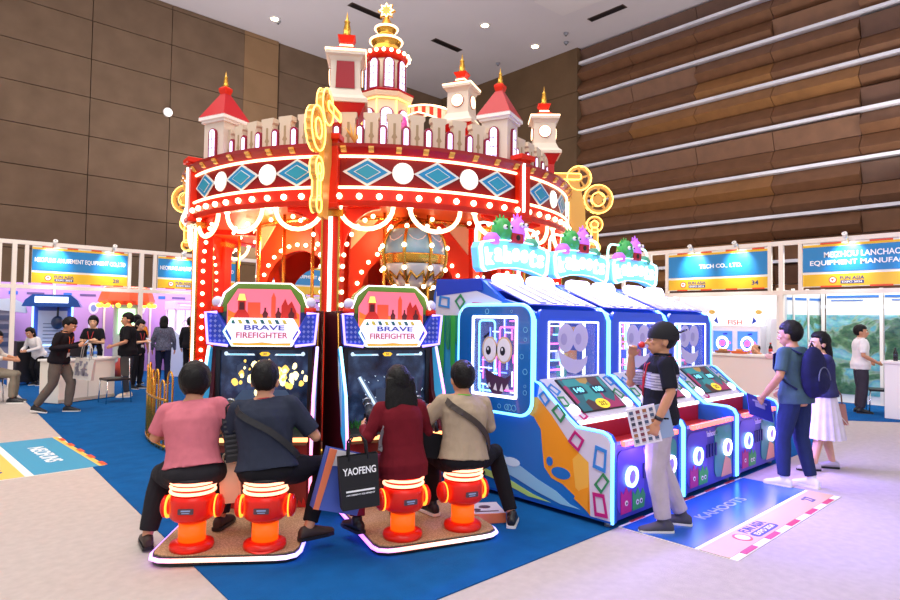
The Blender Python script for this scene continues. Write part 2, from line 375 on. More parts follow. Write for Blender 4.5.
banner('booth_sign', 'booth board number 34 ending in CO., LTD., above the grey partition walls', flat(13.98, 6.1, 2.88, -PI/2), 2.3, 0.9,
       [('TECH CO., LTD.', 0.1, 0.42, 0.12, 0.04)], '34', lit=(-0.22, 0.22), sn='number 34')
banner('booth_sign', 'MEIZHOU LANCHAO WATER booth board at the right edge', flat(13.98, 2.6, 2.88, -PI/2), 3.4, 0.9,
       [('MEIZHOU LANCHAO  WATER PARK', 0.22, 0.65, 0.13, -0.06), ('EQUIPMENT MANUFACTURING CO., LTD', 0.03, 0.84, 0.13, -0.04)], None, lit=(-0.26, 0.1), sn='MEIZHOU LANCHAO')
# ---- left booth interior
purple = mat('purple_panel', '#b58ccc', 0.6); pale = mat('pale_panel', '#cfcad8', 0.6)
bw = thing('booth_wall', 'purple panelled back wall of the left booth', 'booth wall', (1.0, 19.8, 0))
for i in range(9):
    MB().box((0.62+1.25*i, 0.03, 1.25), (1.19, 0.05, 2.5)).build('panel', purple, bw)
    MB().box((1.25*i, 0.02, 1.25), (0.05, 0.07, 2.5)).build('upright', offwhite, bw)
    m = MB(); x = 0.62+1.25*i
    m.box((x-0.3, -0.002, 2.22), (0.2, 0.006, 0.09), 0); m.box((x+0.2, -0.002, 2.22), (0.4, 0.006, 0.06), 1)
    for q in range(3): m.prism(ell(0.13, 0.17, 14), (x+0.35, -0.002, 1.85-0.5*q), X, Z, 0.004, 2); m.prism(ell(0.07, 0.1, 12), (x+0.35, -0.007, 1.85-0.5*q), X, Z, 0.003, 3)
    m.build('print', [mat('p_blue', '#2b62c8'), mat('p_dark', '#5a4a80'), mat('p_pale', '#d8d0f0'), mat('p_mid', '#6f86c0')], bw)
area_light('booth_light', (4.5, 18.6, 3.2), 5, 1.5, 110, (1, 0.97, 1))
area_light('booth_light', (9.5, 18.6, 3.2), 5, 1.5, 110, (1, 0.95, 1))
# boxing machine
t = thing('boxing_machine', 'blue boxing machine with a hanging dark punch ball', 'arcade machine', (3.2, 18.2, 0), rad(-15))
MB().box((0, 0.3, 0.95), (0.8, 0.5, 1.9)).build('back_cabinet', mat('bm_side', '#3c5fae', 0.4), t)
MB().box((0, 0.04, 1.15), (0.62, 0.04, 1.2)).build('screen', mat('bm_scr', '#cfd6ea', 0.3), t)
m = MB()
for i in range(9): m.box((0, 0.015, 0.7+0.09*i), (0.4, 0.02, 0.02))
m.build('score_bars', mat('bm_bar', '#6d7a9a'), t)
MB().prism([(-0.62, 0), (0.62, 0), (0.55, 0.16), (0.4, 0.3), (-0.4, 0.3), (-0.55, 0.16)], (0, -0.35, 1.85), X, Z, -0.7).build('canopy', mat('bm_top', '#1e5bb5', 0.3), t)
MB().box((0, -0.36, 2.02), (0.7, 0.03, 0.15)).build('marquee', glow('bm_marq', '#e6f0ff', 1.6), t)
MB().sphere((0.12, -0.15, 1.45), (0.14, 0.14, 0.17)).build('punch_ball', mat('ball', '#243352', 0.35), t)
MB().tube([(0.12, -0.15, 1.6), (0.12, -0.1, 1.85)], 0.025, 8).build('ball_arm', dkgrey, t)
m = MB(); m.tube([(-0.45, -0.5, 0.03), (-0.45, -0.5, 0.9), (0.45, -0.5, 0.9), (0.45, -0.5, 0.03)], 0.025, 8); m.build('guard_rail', glow('bm_led', '#79b8ff', 4), t)
for s in (-1, 1): MB().tube([(s*0.42, 0.0, 0.05), (s*0.42, 0.0, 1.85)], 0.02, 8).build('side_light', glow('bm_led', '#79b8ff', 4), t)
MB().box((0, -0.2, 0.03), (0.95, 0.8, 0.05)).build('base_plate', dkgrey, t)
MB().box((0, -0.25, 0.32), (0.5, 0.3, 0.55)).build('coin_box', black, t)
# grey machine far left
t = thing('arcade_machine', 'grey arcade machine with a white headed lamp, left of the boxing machine', 'arcade machine', (2.15, 19.05, 0), 0)
MB().box((0.1, 0, 0.95), (0.5, 0.5, 1.9)).build('cabinet', mat('gm', '#8a879a', 0.4), t)
MB().prism([(-0.5, 0), (0.5, -0.12), (0.45, 0.1), (0.2, 0.25), (-0.35, 0.2)], (0.1, -0.3, 1.8), X, Z, -0.6).build('canopy', mat('gm_top', '#c7cfe0', 0.3), t)
m = MB()
for i in range(4): m.box((0.1, -0.26, 0.9+0.22*i), (0.3, 0.03, 0.12))
m.build('light_panels', mat('gm_panel', '#46506e', 0.3), t)
# orange hammer machine
t = thing('hammer_machine', 'orange roofed hammer arcade machine with glowing yellow rim', 'arcade machine', (5.05, 18.7, 0), rad(-10))
MB().box((0, 0.2, 1.1), (0.6, 0.4, 1.9)).build('cabinet', mat('hm_body', '#c9d7c4', 0.4), t)
MB().lathe([(0.62, 1.95), (0.72, 2.05), (0.6, 2.4), (0.5, 2.45)], n=8, smooth=False).build('canopy', mat('hm_top', '#e2572a', 0.35), t)
bulbs([(0.7*math.cos(2*PI*i/16), 0.7*math.sin(2*PI*i/16), 1.93) for i in range(16)], 0.06, glow('hm_rim', '#ffb52e', 4), t, 'rim_light')
MB().box((0, -0.03, 1.5), (0.42, 0.04, 0.7)).build('light_panel', glow('hm_panel', '#bfffc0', 1.5), t)
MB().lathe([(0.3, 0.0), (0.3, 0.35), (0.22, 0.42), (0.22, 0.5)], (0, -0.45, 0.0), 18).build('strike_pad', mat('hm_pad', '#c4451c', 0.4), t)
# claw machines
clawm = mat('claw_body', '#e9def2', 0.35); pinkl = glow('claw_pink', '#e86bff', 3.5)
def claw(x, y, label, rz=0):
    t = thing('claw_machine', label, 'claw machine', (x, y, 0), rz, 'white claw machines with pink neon headers')
    MB().box((0, 0, 0.42), (0.85, 0.8, 0.84)).build('base', clawm, t)
    MB().box((0, 0.38, 1.35), (0.85, 0.03, 1.0)).build('back_panel', glow('claw_back', '#f3d8ff', 1.1), t)
    for sx in (-1, 1):
        for sy in (-1, 1): MB().box((sx*0.4, sy*0.37, 1.35), (0.05, 0.05, 1.0)).build('corner_post', clawm, t)
    MB().box((0, -0.38, 1.35), (0.74, 0.012, 1.0)).build('glass', glassmat('claw_glass', '#f4eaff', 0.12), t)
    MB().box((0, 0, 1.98), (0.9, 0.85, 0.26)).build('header', clawm, t)
    MB().box((0, -0.43, 1.98), (0.6, 0.01, 0.05)).build('header_light', glow('claw_txt', '#ff8cf0', 3), t)
    m = MB(); m.ringprism(rrect(0.86, 0.22, 0.03), rrect(0.78, 0.14, 0.03), (0, -0.43, 1.98), X, Z, 0.015); m.build('neon_frame', pinkl, t)
    m = MB(); random.seed(int(x*10))
    for i in range(26): m.sphere((random.uniform(-.33, .33), random.uniform(-.28, .28), 0.9+random.uniform(0, .16)), random.uniform(.06, .09), 8, random.randrange(4))
    o = m.build('plush_prizes', [mat('pz%d' % i, c, 0.7) for i, c in enumerate(['#f7a8c8', '#8fc8f4', '#fff0a0', '#f2f2f2'])], t); o['kind'] = 'stuff'
    m = MB(); m.tube([(0, 0, 1.85), (0, 0, 1.55)], 0.012, 6); 
    for k in range(3): a = 2*PI*k/3; m.tube([(0, 0, 1.55), (.09*math.cos(a), .09*math.sin(a), 1.46), (.05*math.cos(a), .05*math.sin(a), 1.36)], 0.01, 6)
    m.build('claw', chrome, t)
    MB().box((0, -0.46, 0.8), (0.7, 0.16, 0.06)).build('control_shelf', clawm, t)
    m = MB(); m.box((0.2, -0.41, 0.4), (0.28, 0.02, 0.3)); m.build('prize_door', mat('claw_door', '#6a6f9c', 0.3), t)
for i, (x, l) in enumerate([(6.75, 'claw machine behind the person in black, first from the white post'), (7.75, 'claw machine behind the woman in the orange top'), (8.75, 'claw machine partly behind the red carousel column'), (9.75, 'claw machine seen through the left carousel arch, furthest along its row')]): claw(x, 19.0, l)
t = thing('pusher_machine', 'low white coin pusher with blue lights in front of the claw machines', 'arcade machine', (6.45, 17.6, 0), rad(20))
MB().prism([(-0.45, 0), (0.4, 0), (0.4, 1.15), (0.1, 1.25), (-0.45, 0.95)], (-0.5, 0, 0), Y, Z, 1.0).build('cabinet', mat('cp_body', '#d6dcf6', 0.35), t)
m = MB(); m.box((0, -0.47, 0.7), (0.8, 0.02, 0.3)); m.build('screen', glow('cp_scr', '#5c8cff', 1.8), t)
m = MB()
for i in range(6): m.box((-0.4+0.16*i, -0.47, 0.4), (0.09, 0.02, 0.2))
m.build('buttons', glow('cp_btn', '#ff5fae', 1.6), t)
# information desk + bottles + chair
dk = thing('reception_desk', 'white reception desk with two water bottles on it', 'desk', (2.86, 13.62, 0), rad(27))
MB().box((0, 0, 0.4), (1.2, 0.5, 0.76)).build('body', mat('desk_white', '#efe6d6', 0.5), dk, bevel=0.005)
MB().box((0, 0, 0.8), (1.26, 0.56, 0.04)).build('worktop', white, dk, bevel=0.005)
m = MB(); m.box((0.0, -0.252, 0.4), (0.012, 0.006, 0.7)); m.box((0, -0.252, 0.06), (1.2, 0.006, 0.05)); m.build('door_joint', mat('desk_joint', '#b9ae9c'), dk)
def bottle(x, y, z, label, col='#bcd6ee', cap='#2f6fd0', h=0.23, g=None, alpha=0.55):
    t = thing('bottle', label, 'bottle', (x, y, z), 0, g)
    r = h*0.15
    MB().lathe([(r*0.9, 0), (r, 0.01), (r, h*0.62), (r*0.45, h*0.8), (r*0.4, h*0.9)], n=14).build('body', glassmat('bottle'+col, col, alpha, 0.1), t)
    MB().cyl((0, 0, h*0.9), (0, 0, h), r*0.48, n=12).build('cap', mat('cap'+cap, cap), t)
    MB().cyl((0, 0, h*0.28), (0, 0, h*0.52), r*1.03, n=14).build('wrapper', mat('wrap'+cap, cap), t)
bottle(3.02, 13.62, 0.82, 'clear water bottle on the white desk, the left of two')
bottle(3.14, 13.66, 0.82, 'clear water bottle on the white desk, the right of two')
t = thing('monitor', 'black laptop screen standing on the white desk behind the bottles', 'monitor', (2.86, 13.78, 0.82), rad(27))
MB().box((0, 0, 0.13), (0.34, 0.02, 0.22)).build('screen', black, t); MB().box((0, -0.05, 0.008), (0.3, 0.18, 0.015)).build('base', dkgrey, t)
def metal_chair(x, y, rz, label):
    t = thing('chair', label, 'chair', (x, y, 0), rz)
    MB().box((0, 0, 0.45), (0.42, 0.42, 0.045)).build('seat', black, t, bevel=0.015)
    MB().prism(rrect(0.4, 0.36, 0.06), (0, -0.2, 0.68), X, Z, -0.03).build('backrest', black, t)
    for sx in (-1, 1):
        MB().tube([(sx*0.19, 0.19, 0.44), (sx*0.2, 0.21, 0.01)], 0.012, 8).build('leg', chrome, t)
        MB().tube([(sx*0.19, -0.18, 0.84), (sx*0.19, -0.19, 0.44), (sx*0.2, -0.23, 0.01)], 0.012, 8).build('leg', chrome, t)
metal_chair(3.3, 12.85, rad(95), 'black chair with chrome legs in front of the white desk')
# black office things behind the left post
t = thing('flight_case', 'black rolling case standing behind the white booth post', 'case', (2.5, 17.35, 0), rad(10))
MB().box((0, 0, 0.55), (0.42, 0.4, 0.95)).build('body', black, t, bevel=0.02)
m = MB()
for sx in (-1, 1):
    for sy in (-1, 1): m.cyl((sx*0.16, sy*0.15, 0), (sx*0.16, sy*0.15, 0.08), 0.03, n=8)
m.build('casters', dkgrey, t)
# glass side wall at far left
t = thing('glass_partition', 'clear glass booth partition with white frame at the left edge', 'partition', (1.55, 16.9, 0), rad(80))
MB().box((0.5, 0, 1.12), (1.0, 0.015, 2.1)).build('glass', glassmat('part_glass', '#bcd8e4', 0.3), t)
for x in (0, 0.35, 0.7, 1.0): MB().box((x, 0, 1.12), (0.035, 0.04, 2.24)).build('upright', mat('alu', '#d8dce0', 0.3, 0.3), t)
# ---- right booth
gw = mat('grey_partition', '#c9cace', 0.6)
t = thing('booth_wall', 'light grey partition walls behind the white fish game machine', 'booth wall', (15.9, 4.75, 0))
for i in range(4): MB().box((0, 0.55+1.03*i, 1.2), (0.05, 1.0, 2.4)).build('panel', gw, t)
for i in range(5): MB().box((-0.03, 0.03+1.03*i, 1.2), (0.05, 0.045, 2.42)).build('upright', offwhite, t)
MB().box((-0.95, 0.0, 1.2), (1.85, 0.05, 2.4)).build('panel', gw, t)
t = thing('booth_wall', 'white framed wall with a green aerial view of a water park behind the man in the polo', 'booth wall', (15.3, 4.3, 0), 0)
def aerial():
    m = bpy.data.materials.new('aerial_print'); m.use_nodes = True; nt = m.node_tree; b = nt.nodes['Principled BSDF']; b.inputs['Roughness'].default_value = 0.3
    tc = nt.nodes.new('ShaderNodeTexCoord'); mp = nt.nodes.new('ShaderNodeMapping'); mp.inputs['Scale'].default_value = (1, 1, 1.5)
    nt.links.new(tc.outputs['Object'], mp.inputs[0])
    n1 = nt.nodes.new('ShaderNodeTexNoise'); n1.inputs['Scale'].default_value = 1.3; n1.inputs['Detail'].default_value = 3; n1.inputs['Distortion'].default_value = 1.2
    n2 = nt.nodes.new('ShaderNodeTexVoronoi'); n2.inputs['Scale'].default_value = 14
    n3 = nt.nodes.new('ShaderNodeTexNoise'); n3.inputs['Scale'].default_value = 9; n3.inputs['Detail'].default_value = 6
    for n in (n1, n2, n3): nt.links.new(mp.outputs[0], n.inputs['Vector'])
    r1 = nt.nodes.new('ShaderNodeValToRGB'); e = r1.color_ramp.elements
    for p, c in ((0.38, '#1f5a45'), (0.46, '#3f7a56'), (0.5, '#8fb0a0'), (0.54, '#4fb0c8'), (0.62, '#8fd0dc')):
        q = e.new(p); q.color = C(c)
    e[0].color = C('#16483a'); e[-1].color = C('#a8d8e0')
    nt.links.new(n1.outputs['Fac'], r1.inputs['Fac'])
    r3 = nt.nodes.new('ShaderNodeValToRGB'); r3.color_ramp.elements[0].position = 0.35; r3.color_ramp.elements[1].position = 0.7
    r3.color_ramp.elements[0].color = C('#123a30'); r3.color_ramp.elements[1].color = C('#a8c8a0')
    nt.links.new(n3.outputs['Fac'], r3.inputs['Fac'])
    mx = nt.nodes.new('ShaderNodeMixRGB'); mx.inputs[0].default_value = 0.22
    nt.links.new(r1.outputs[0], mx.inputs[1]); nt.links.new(r3.outputs[0], mx.inputs[2])
    mx2 = nt.nodes.new('ShaderNodeMixRGB'); mx2.blend_type = 'OVERLAY'; mx2.inputs[0].default_value = 0.12
    nt.links.new(mx.outputs[0], mx2.inputs[1]); nt.links.new(n2.outputs['Color'], mx2.inputs[2])
    nt.links.new(mx2.outputs[0], b.inputs['Base Color']); return m
aer = aerial()
pbl = mat('print_blue', '#2f6fc0', 0.4); plw = mat('print_white', '#e8eef2', 0.4)
for i, (y0, y1) in enumerate([(-0.05, -1.05), (-1.12, -2.3), (-2.37, -3.4)]):
    MB().box((0.02, (y0+y1)/2, 1.2), (0.03, y0-y1, 2.4)).build('panel', plw, t)
    MB().box((0, (y0+y1)/2, 1.03), (0.02, y0-y1-0.02, 1.7)).build('aerial_print', aer, t)
    m = MB(); m.box((0, (y0+y1)/2, 2.28), (0.02, y0-y1-0.04, 0.05)); m.box((0, (y0+y1)/2+0.1, 2.2), (0.02, (y0-y1)*0.6, 0.02)); m.build('blue_stripe', pbl, t)
for y in (0, -1.08, -2.33, -3.42): MB().box((-0.02, y, 1.22), (0.06, 0.06, 2.46)).build('upright', white, t)
t = thing('booth_wall', 'three narrow green poster panels side on, left of the aerial view wall', 'booth wall', (14.1, 4.82, 0), rad(-20))
for i in range(3):
    MB().box((0.22+0.45*i, 0.01, 1.2), (0.4, 0.03, 2.4)).build('panel', plw, t)
    MB().box((0.22+0.45*i, -0.008, 1.0), (0.39, 0.02, 1.75)).build('aerial_print', aer, t)
    MB().box((0.22+0.45*i, -0.008, 2.22), (0.36, 0.02, 0.05)).build('blue_stripe', pbl, t)
    MB().box((0.45*i, 0, 1.22), (0.04, 0.06, 2.44)).build('upright', white, t)
area_light('booth_light', (14.8, 3.2, 3.2), 1.0, 3.5, 70, (1, 0.98, 0.96)); area_light('booth_light', (15, 6.6, 3.3), 1.2, 3, 60, (1, 0.97, 0.97))
# fish game machine
t = thing('fish_game_machine', 'white two screen fish game machine with winged top, behind the counter', 'arcade machine', (14.9, 5.98, 0), -PI/2+rad(5)); t.scale = (.74, .8, .86)
wg = mat('fish_white', '#f2f0f8', 0.3)
MB().box((0, 0, 0.95), (1.5, 0.6, 1.9)).build('cabinet', wg, t, bevel=0.03)
for s in (-1, 1):
    MB().box((s*0.37, -0.31, 1.42), (0.58, 0.03, 0.62)).build('screen', glow('fish_scr', '#3d6ff2', 1.2), t)
    m = MB(); m.ringprism(ell(0.19, 0.19), ell(0.13, 0.13), (s*0.37, -0.33, 1.4), X, Z, 0.02, 0); m.prism(ell(0.08, 0.08), (s*0.37, -0.33, 1.4), X, Z, 0.02, 1)
    random.seed(3)
    for i in range(14): m.box((s*0.37+random.uniform(-.26, .26), -0.33, 1.42+random.uniform(-.28, .28)), (0.07, 0.01, 0.04), random.choice([1, 2]))
    m.build('screen_picture', [glow('fish_ring', '#ffffff', 2), glow('fish_pink', '#ff5aa0', 1.3), glow('fish_dk', '#2030a0', 0.4)], t)
MB().prism([(-0.75, 0), (0.75, 0), (0.8, 0.14), (0.95, 0.32), (0.7, 0.44), (0.35, 0.5), (0.0, 0.58), (-0.35, 0.5), (-0.7, 0.44), (-0.95, 0.32), (-0.8, 0.14)], (0, -0.3, 1.88), X, Z, -0.3).build('winged_top', glow('fish_top', '#f4f2ff', 0.9), t)
m = MB(); m.text('FISH', (0, -0.31, 1.97), X, Z, 0.42, 0.14, 0.01, 0); 
for s in (-1, 1): m.prism([(0, 0), (0.14, 0.08), (0.05, 0.2)], (s*0.5, -0.31, 1.92), X*s, Z, 0.012*(s), 1); m.prism(ell(0.1, 0.06), (s*0.7, -0.31, 2.25), X, Z, 0.01, 2)
m.build('top_emblem', [glow('fish_red', '#f0402a', 1.5), mat('fish_blue', '#2a50c8'), mat('fish_yel', '#f0c868')], t)
MB().box((0, -0.42, 0.9), (1.5, 0.3, 0.1)).build('control_shelf', wg, t, bevel=0.02)
m = MB(); m.box((0, -0.32, 0.62), (0.5, 0.03, 0.28), 0); m.box((0, -0.34, 0.62), (0.28, 0.02, 0.16), 1)
m.build('cash_panel', [mat('fish_blue', '#2a50c8'), mat('fish_yel', '#f0c868')], t)
# counter
t = thing('counter', 'pinkish white reception counter with snacks, behind the arcade machines', 'counter', (13.5, 5.35, 0), -PI/2)
MB().box((0, 0, 0.5), (1.9, 0.5, 0.96), ).build('body', mat('counter_body', '#eadbd6', 0.5), t, bevel=0.005); MB().box((0, 0, 1.0), (1.96, 0.58, 0.04)).build('worktop', white, t)
bottle(13.45, 4.75, 1.02, 'dark cola bottle with a red wrapper on the pinkish counter', '#2a1410', '#c22018', 0.26, None, 0.95)
for i, (y, l) in enumerate([(5.4, 'orange snack tray on the counter in front of the bald man'), (4.5, 'small orange snack box right of the cola bottle'), (5.75, 'brown snack bag at the left end of the pinkish counter')]):
    t = thing('snack_tray', l, 'tray', (13.5, y, 1.02), 0)
    MB().box((0, 0, 0.03), (0.16, 0.26, 0.05), taper=1.15).build('tray', mat('tray%d' % i, ['#d8622a', '#e07030', '#8a5a38'][i], 0.5), t)
    m = MB(); random.seed(i)
    for k in range(6): m.sphere((random.uniform(-.05, .05), random.uniform(-.09, .09), 0.07), 0.035, 8)
    m.build('snacks', mat('snack', '#d99a5a', 0.7), t)['kind'] = 'stuff'
t = thing('fridge', 'tall white cabinet with a bottle on it beside the game machine', 'cabinet', (15.25, 5.02, 0), -PI/2)
MB().box((0, 0, 0.9), (0.55, 0.5, 1.8)).build('body', mat('cab_w', '#dcdde4', 0.5), t, bevel=0.01)
m = MB(); m.box((0.2, -0.26, 1.1), (0.02, 0.03, 0.3)); m.build('handle', chrome, t)
bottle(15.15, 5.1, 1.8, 'dark bottle standing on the tall white cabinet', '#2a1a18', '#a03028', 0.26, None, 0.95)
# desk at right edge
t = thing('reception_desk', 'white desk at the right edge with bottles on it', 'desk', (13.45, 2.25, 0), -PI/2)
MB().box((0, 0, 0.5), (1.0, 0.5, 0.98)).build('body', white, t, bevel=0.005); MB().box((0, 0, 1.01), (1.06, 0.56, 0.04)).build('worktop', white, t)
bottle(13.4, 2.62, 1.03, 'black bottle at the near corner of the right edge desk', '#1c1c24', '#20222c', 0.24, None, 0.95)
bottle(13.5, 2.5, 1.03, 'clear bottle with a blue wrapper on the right edge desk', '#d8e6f4', '#3f7fd8', 0.24)
metal_chair(13.9, 2.95, rad(20), 'grey legged chair half hidden behind the right edge desk')
# gold fence around the carousel
t = thing('fence', 'curved gold hoop fence at the left side of the carousel', 'fence', (5.96, 8.04, 0))
R_ = 3.38; a0, a1 = 150, 184; n = 10
for z in (0.06, 0.62): MB().tube([(R_*math.cos(rad(a0+(a1-a0)*i/24)), R_*math.sin(rad(a0+(a1-a0)*i/24)), z) for i in range(25)], 0.018, 8).build('rail', gold, t)
for i in range(n):
    a = rad(a0+(a1-a0)*i/(n-1)); b = rad(a0+(a1-a0)*(i+0.62)/(n-1)); P = []
    h = 0.86 if i % 2 else 0.74
    p0 = Vector((R_*math.cos(a), R_*math.sin(a), 0)); p1 = Vector((R_*math.cos(b), R_*math.sin(b), 0))
    P.append(p0+Z*0.02)
    for k in range(9): q = PI*k/8; P.append(p0.lerp(p1, (1-math.cos(q))/2)+Z*(h+0.12*math.sin(q)))
    P.append(p1+Z*0.02); MB().tube(P, 0.011, 8).build('hoop', gold, t)
# floor graphics
def floor_graphic(label, pts_o, u, v, w, h, order):
    pass
t = thing('floor_sticker', 'blue and yellow floor sticker on the grey carpet at the left', 'floor sticker', (0.58, 9.62, 0.0), rad(-88.2))
# local x runs from far to near along the carpet edge, local y towards +x (the blue carpet)
MB().box((1.07, 0.2, 0.003), (2.14, 2.1, 0.006)).build('sheet', wl_, t)
MB().box((1.07, 0.86, 0.007), (2.12, 0.6, 0.004)).build('blue_field', mat('sticker_blue', '#3a97bd', 0.5), t)
m = MB(); m.box((1.07, 0.08, 0.007), (2.12, 0.8, 0.004)); m.box((1.07, 1.19, 0.007), (2.12, 0.06, 0.004)); m.build('yellow_field', mat('sticker_yellow', '#f2c45a', 0.5), t)
MB().text('NEOFUNS', (1.1, 0.86, 0.0095), X, Y, 1.0, 0.17, 0.002).build('lettering', whl, t)
m = MB()
for i in range(5): m.box((0.25+0.44*i, 1.22, 0.0095), (0.2, 0.055, 0.003))
m.build('orange_dashes', ored, t)
m = MB(); m.text('28', (1.75, 0.28, 0.0095), X, Y, 0.2, 0.13, 0.002); m.text('FUN ASIA', (0.85, 0.33, 0.0095), X, Y, 0.5, 0.1, 0.002); m.text('EXPO 2024', (0.85, 0.18, 0.0095), X, Y, 0.5, 0.08, 0.002); m.build('event_logo', logo_n, t)
t = thing('floor_sticker', 'glossy blue floor sticker with a pale strip in front of the arcade row', 'floor sticker', (4.42, 1.78, 0), 0)
MB().box((1.2, 0.48, 0.003), (2.4, 0.96, 0.006)).build('sheet', wl_, t)
MB().box((1.2, 0.61, 0.0075), (2.4, 0.6, 0.003)).build('blue_field', mat('sticker_gloss', '#2a62b8', 0.22), t)
MB().box((1.2, 0.165, 0.0075), (2.4, 0.22, 0.003)).build('yellow_field', mat('sticker_cream', '#cfae84', 0.45), t)
MB().text('KAHOOTS', (1.15, 0.6, 0.009), X, Y, 0.9, 0.10, 0.002).build('lettering', mat('floor_letters', '#8f9fe0', .3), t)
m = MB()
for i in range(5): m.box((0.28+0.46*i, 0.03, 0.0075), (0.22, 0.045, 0.003)); m.box((0.28+0.46*i, 0.935, 0.0075), (0.22, 0.03, 0.003))
m.build('orange_dashes', mat('dash_red', '#c23a52', 0.5), t)
m = MB(); m.prism(ell(0.075, 0.075), (0.5, 0.165, 0.009), X, Y, 0.002, 1); m.prism(ell(0.055, 0.055), (0.5, 0.165, 0.011), X, Y, 0.001, 2); m.text('FUN ASIA', (0.82, 0.215, 0.009), X, Y, 0.4, 0.08, 0.002, 0)
m.prism(rrect(0.42, 0.08, 0.03), (0.82, 0.12, 0.009), X, Y, 0.002, 0); m.text('EXPO 2024', (0.82, 0.12, 0.0112), X, Y, 0.34, 0.045, 0.001, 2); m.text('27', (2.05, 0.17, 0.009), X, Y, 0.14, 0.11, 0.002, 0)
m.build('event_logo', [logo_n, ored, wl_], t)
# ---------------------------------------------------------------- carousel (castle roof)
CX, CY = 5.96, 8.04
car = thing('carousel', 'large red and gold castle roofed carousel covered in glowing bulbs', 'carousel', (CX, CY, 0.009))
VA = [-138.5, -90, -42, 12, 70, 128, 174]
def P2(r, a): return Vector((r*math.cos(rad(a)), r*math.sin(rad(a)), 0))
def arcpts(r, a0, a1, n): return [P2(r, a0+(a1-a0)*i/n) for i in range(n+1)]
def ringsec(mb, prof, a0, a1, n=12, m=0):
    """sweep an (r,z) outline around the carousel axis from a0 to a1"""
    k = len(prof); vs = []; fs = []
    for i in range(n+1):
        for r, z in prof: vs.append(P2(r, a0+(a1-a0)*i/n)+Z*z)
    for i in range(n):
        for j in range(k): fs.append((i*k+j, i*k+(j+1) % k, (i+1)*k+(j+1) % k, (i+1)*k+j))
    mb.add(vs, fs, m, False)
    mb.add(vs[:k], [list(range(k))], m); mb.add(vs[-k:], [list(range(k-1, -1, -1))], m); return mb
deckm = mat('deck_brown', '#7a3a24', 0.5)
MB().lathe([(2.95, 0), (2.95, 0.22), (2.9, 0.25), (0, 0.25)], n=64).build('platform', [deckm], car)
MB().lathe([(2.97, 0.06), (2.99, 0.1), (2.97, 0.16)], n=64).build('platform_trim', gold, car)
# canopy ceiling + roof deck
MB().lathe([(2.9, 2.98), (1.0, 3.06), (0, 3.06)], n=48, m=0).build('canopy_ceiling', mat('ceiling_orange', '#ea5a1c', 0.5, spec=0.25), car)
MB().lathe([(2.95, 3.62), (2.6, 3.64), (0, 3.68)], n=48).build('roof_deck', dred, car)
for k in range(6):
    a = 30+60*k
    MB().prism([(0.9, 0), (2.75, -0.0), (2.75, -0.07), (0.9, -0.07)], P2(0, 0)+Z*2.98, P2(1, a), Z, 0.05).build('ceiling_beam', redp, car)
allb = []
for rr, nn in ((2.3, 26), (1.7, 20)):
    m = MB()
    for i in range(nn): m.sphere(P2(rr, 360*i/nn)+Z*2.93, 0.028, 8)
    allb.append(m)
MB().tube([P2(2.0, 360*i/48)+Z*2.96 for i in range(48)], 0.03, 8, closed=True).build('ceiling_hoop', gold, car)
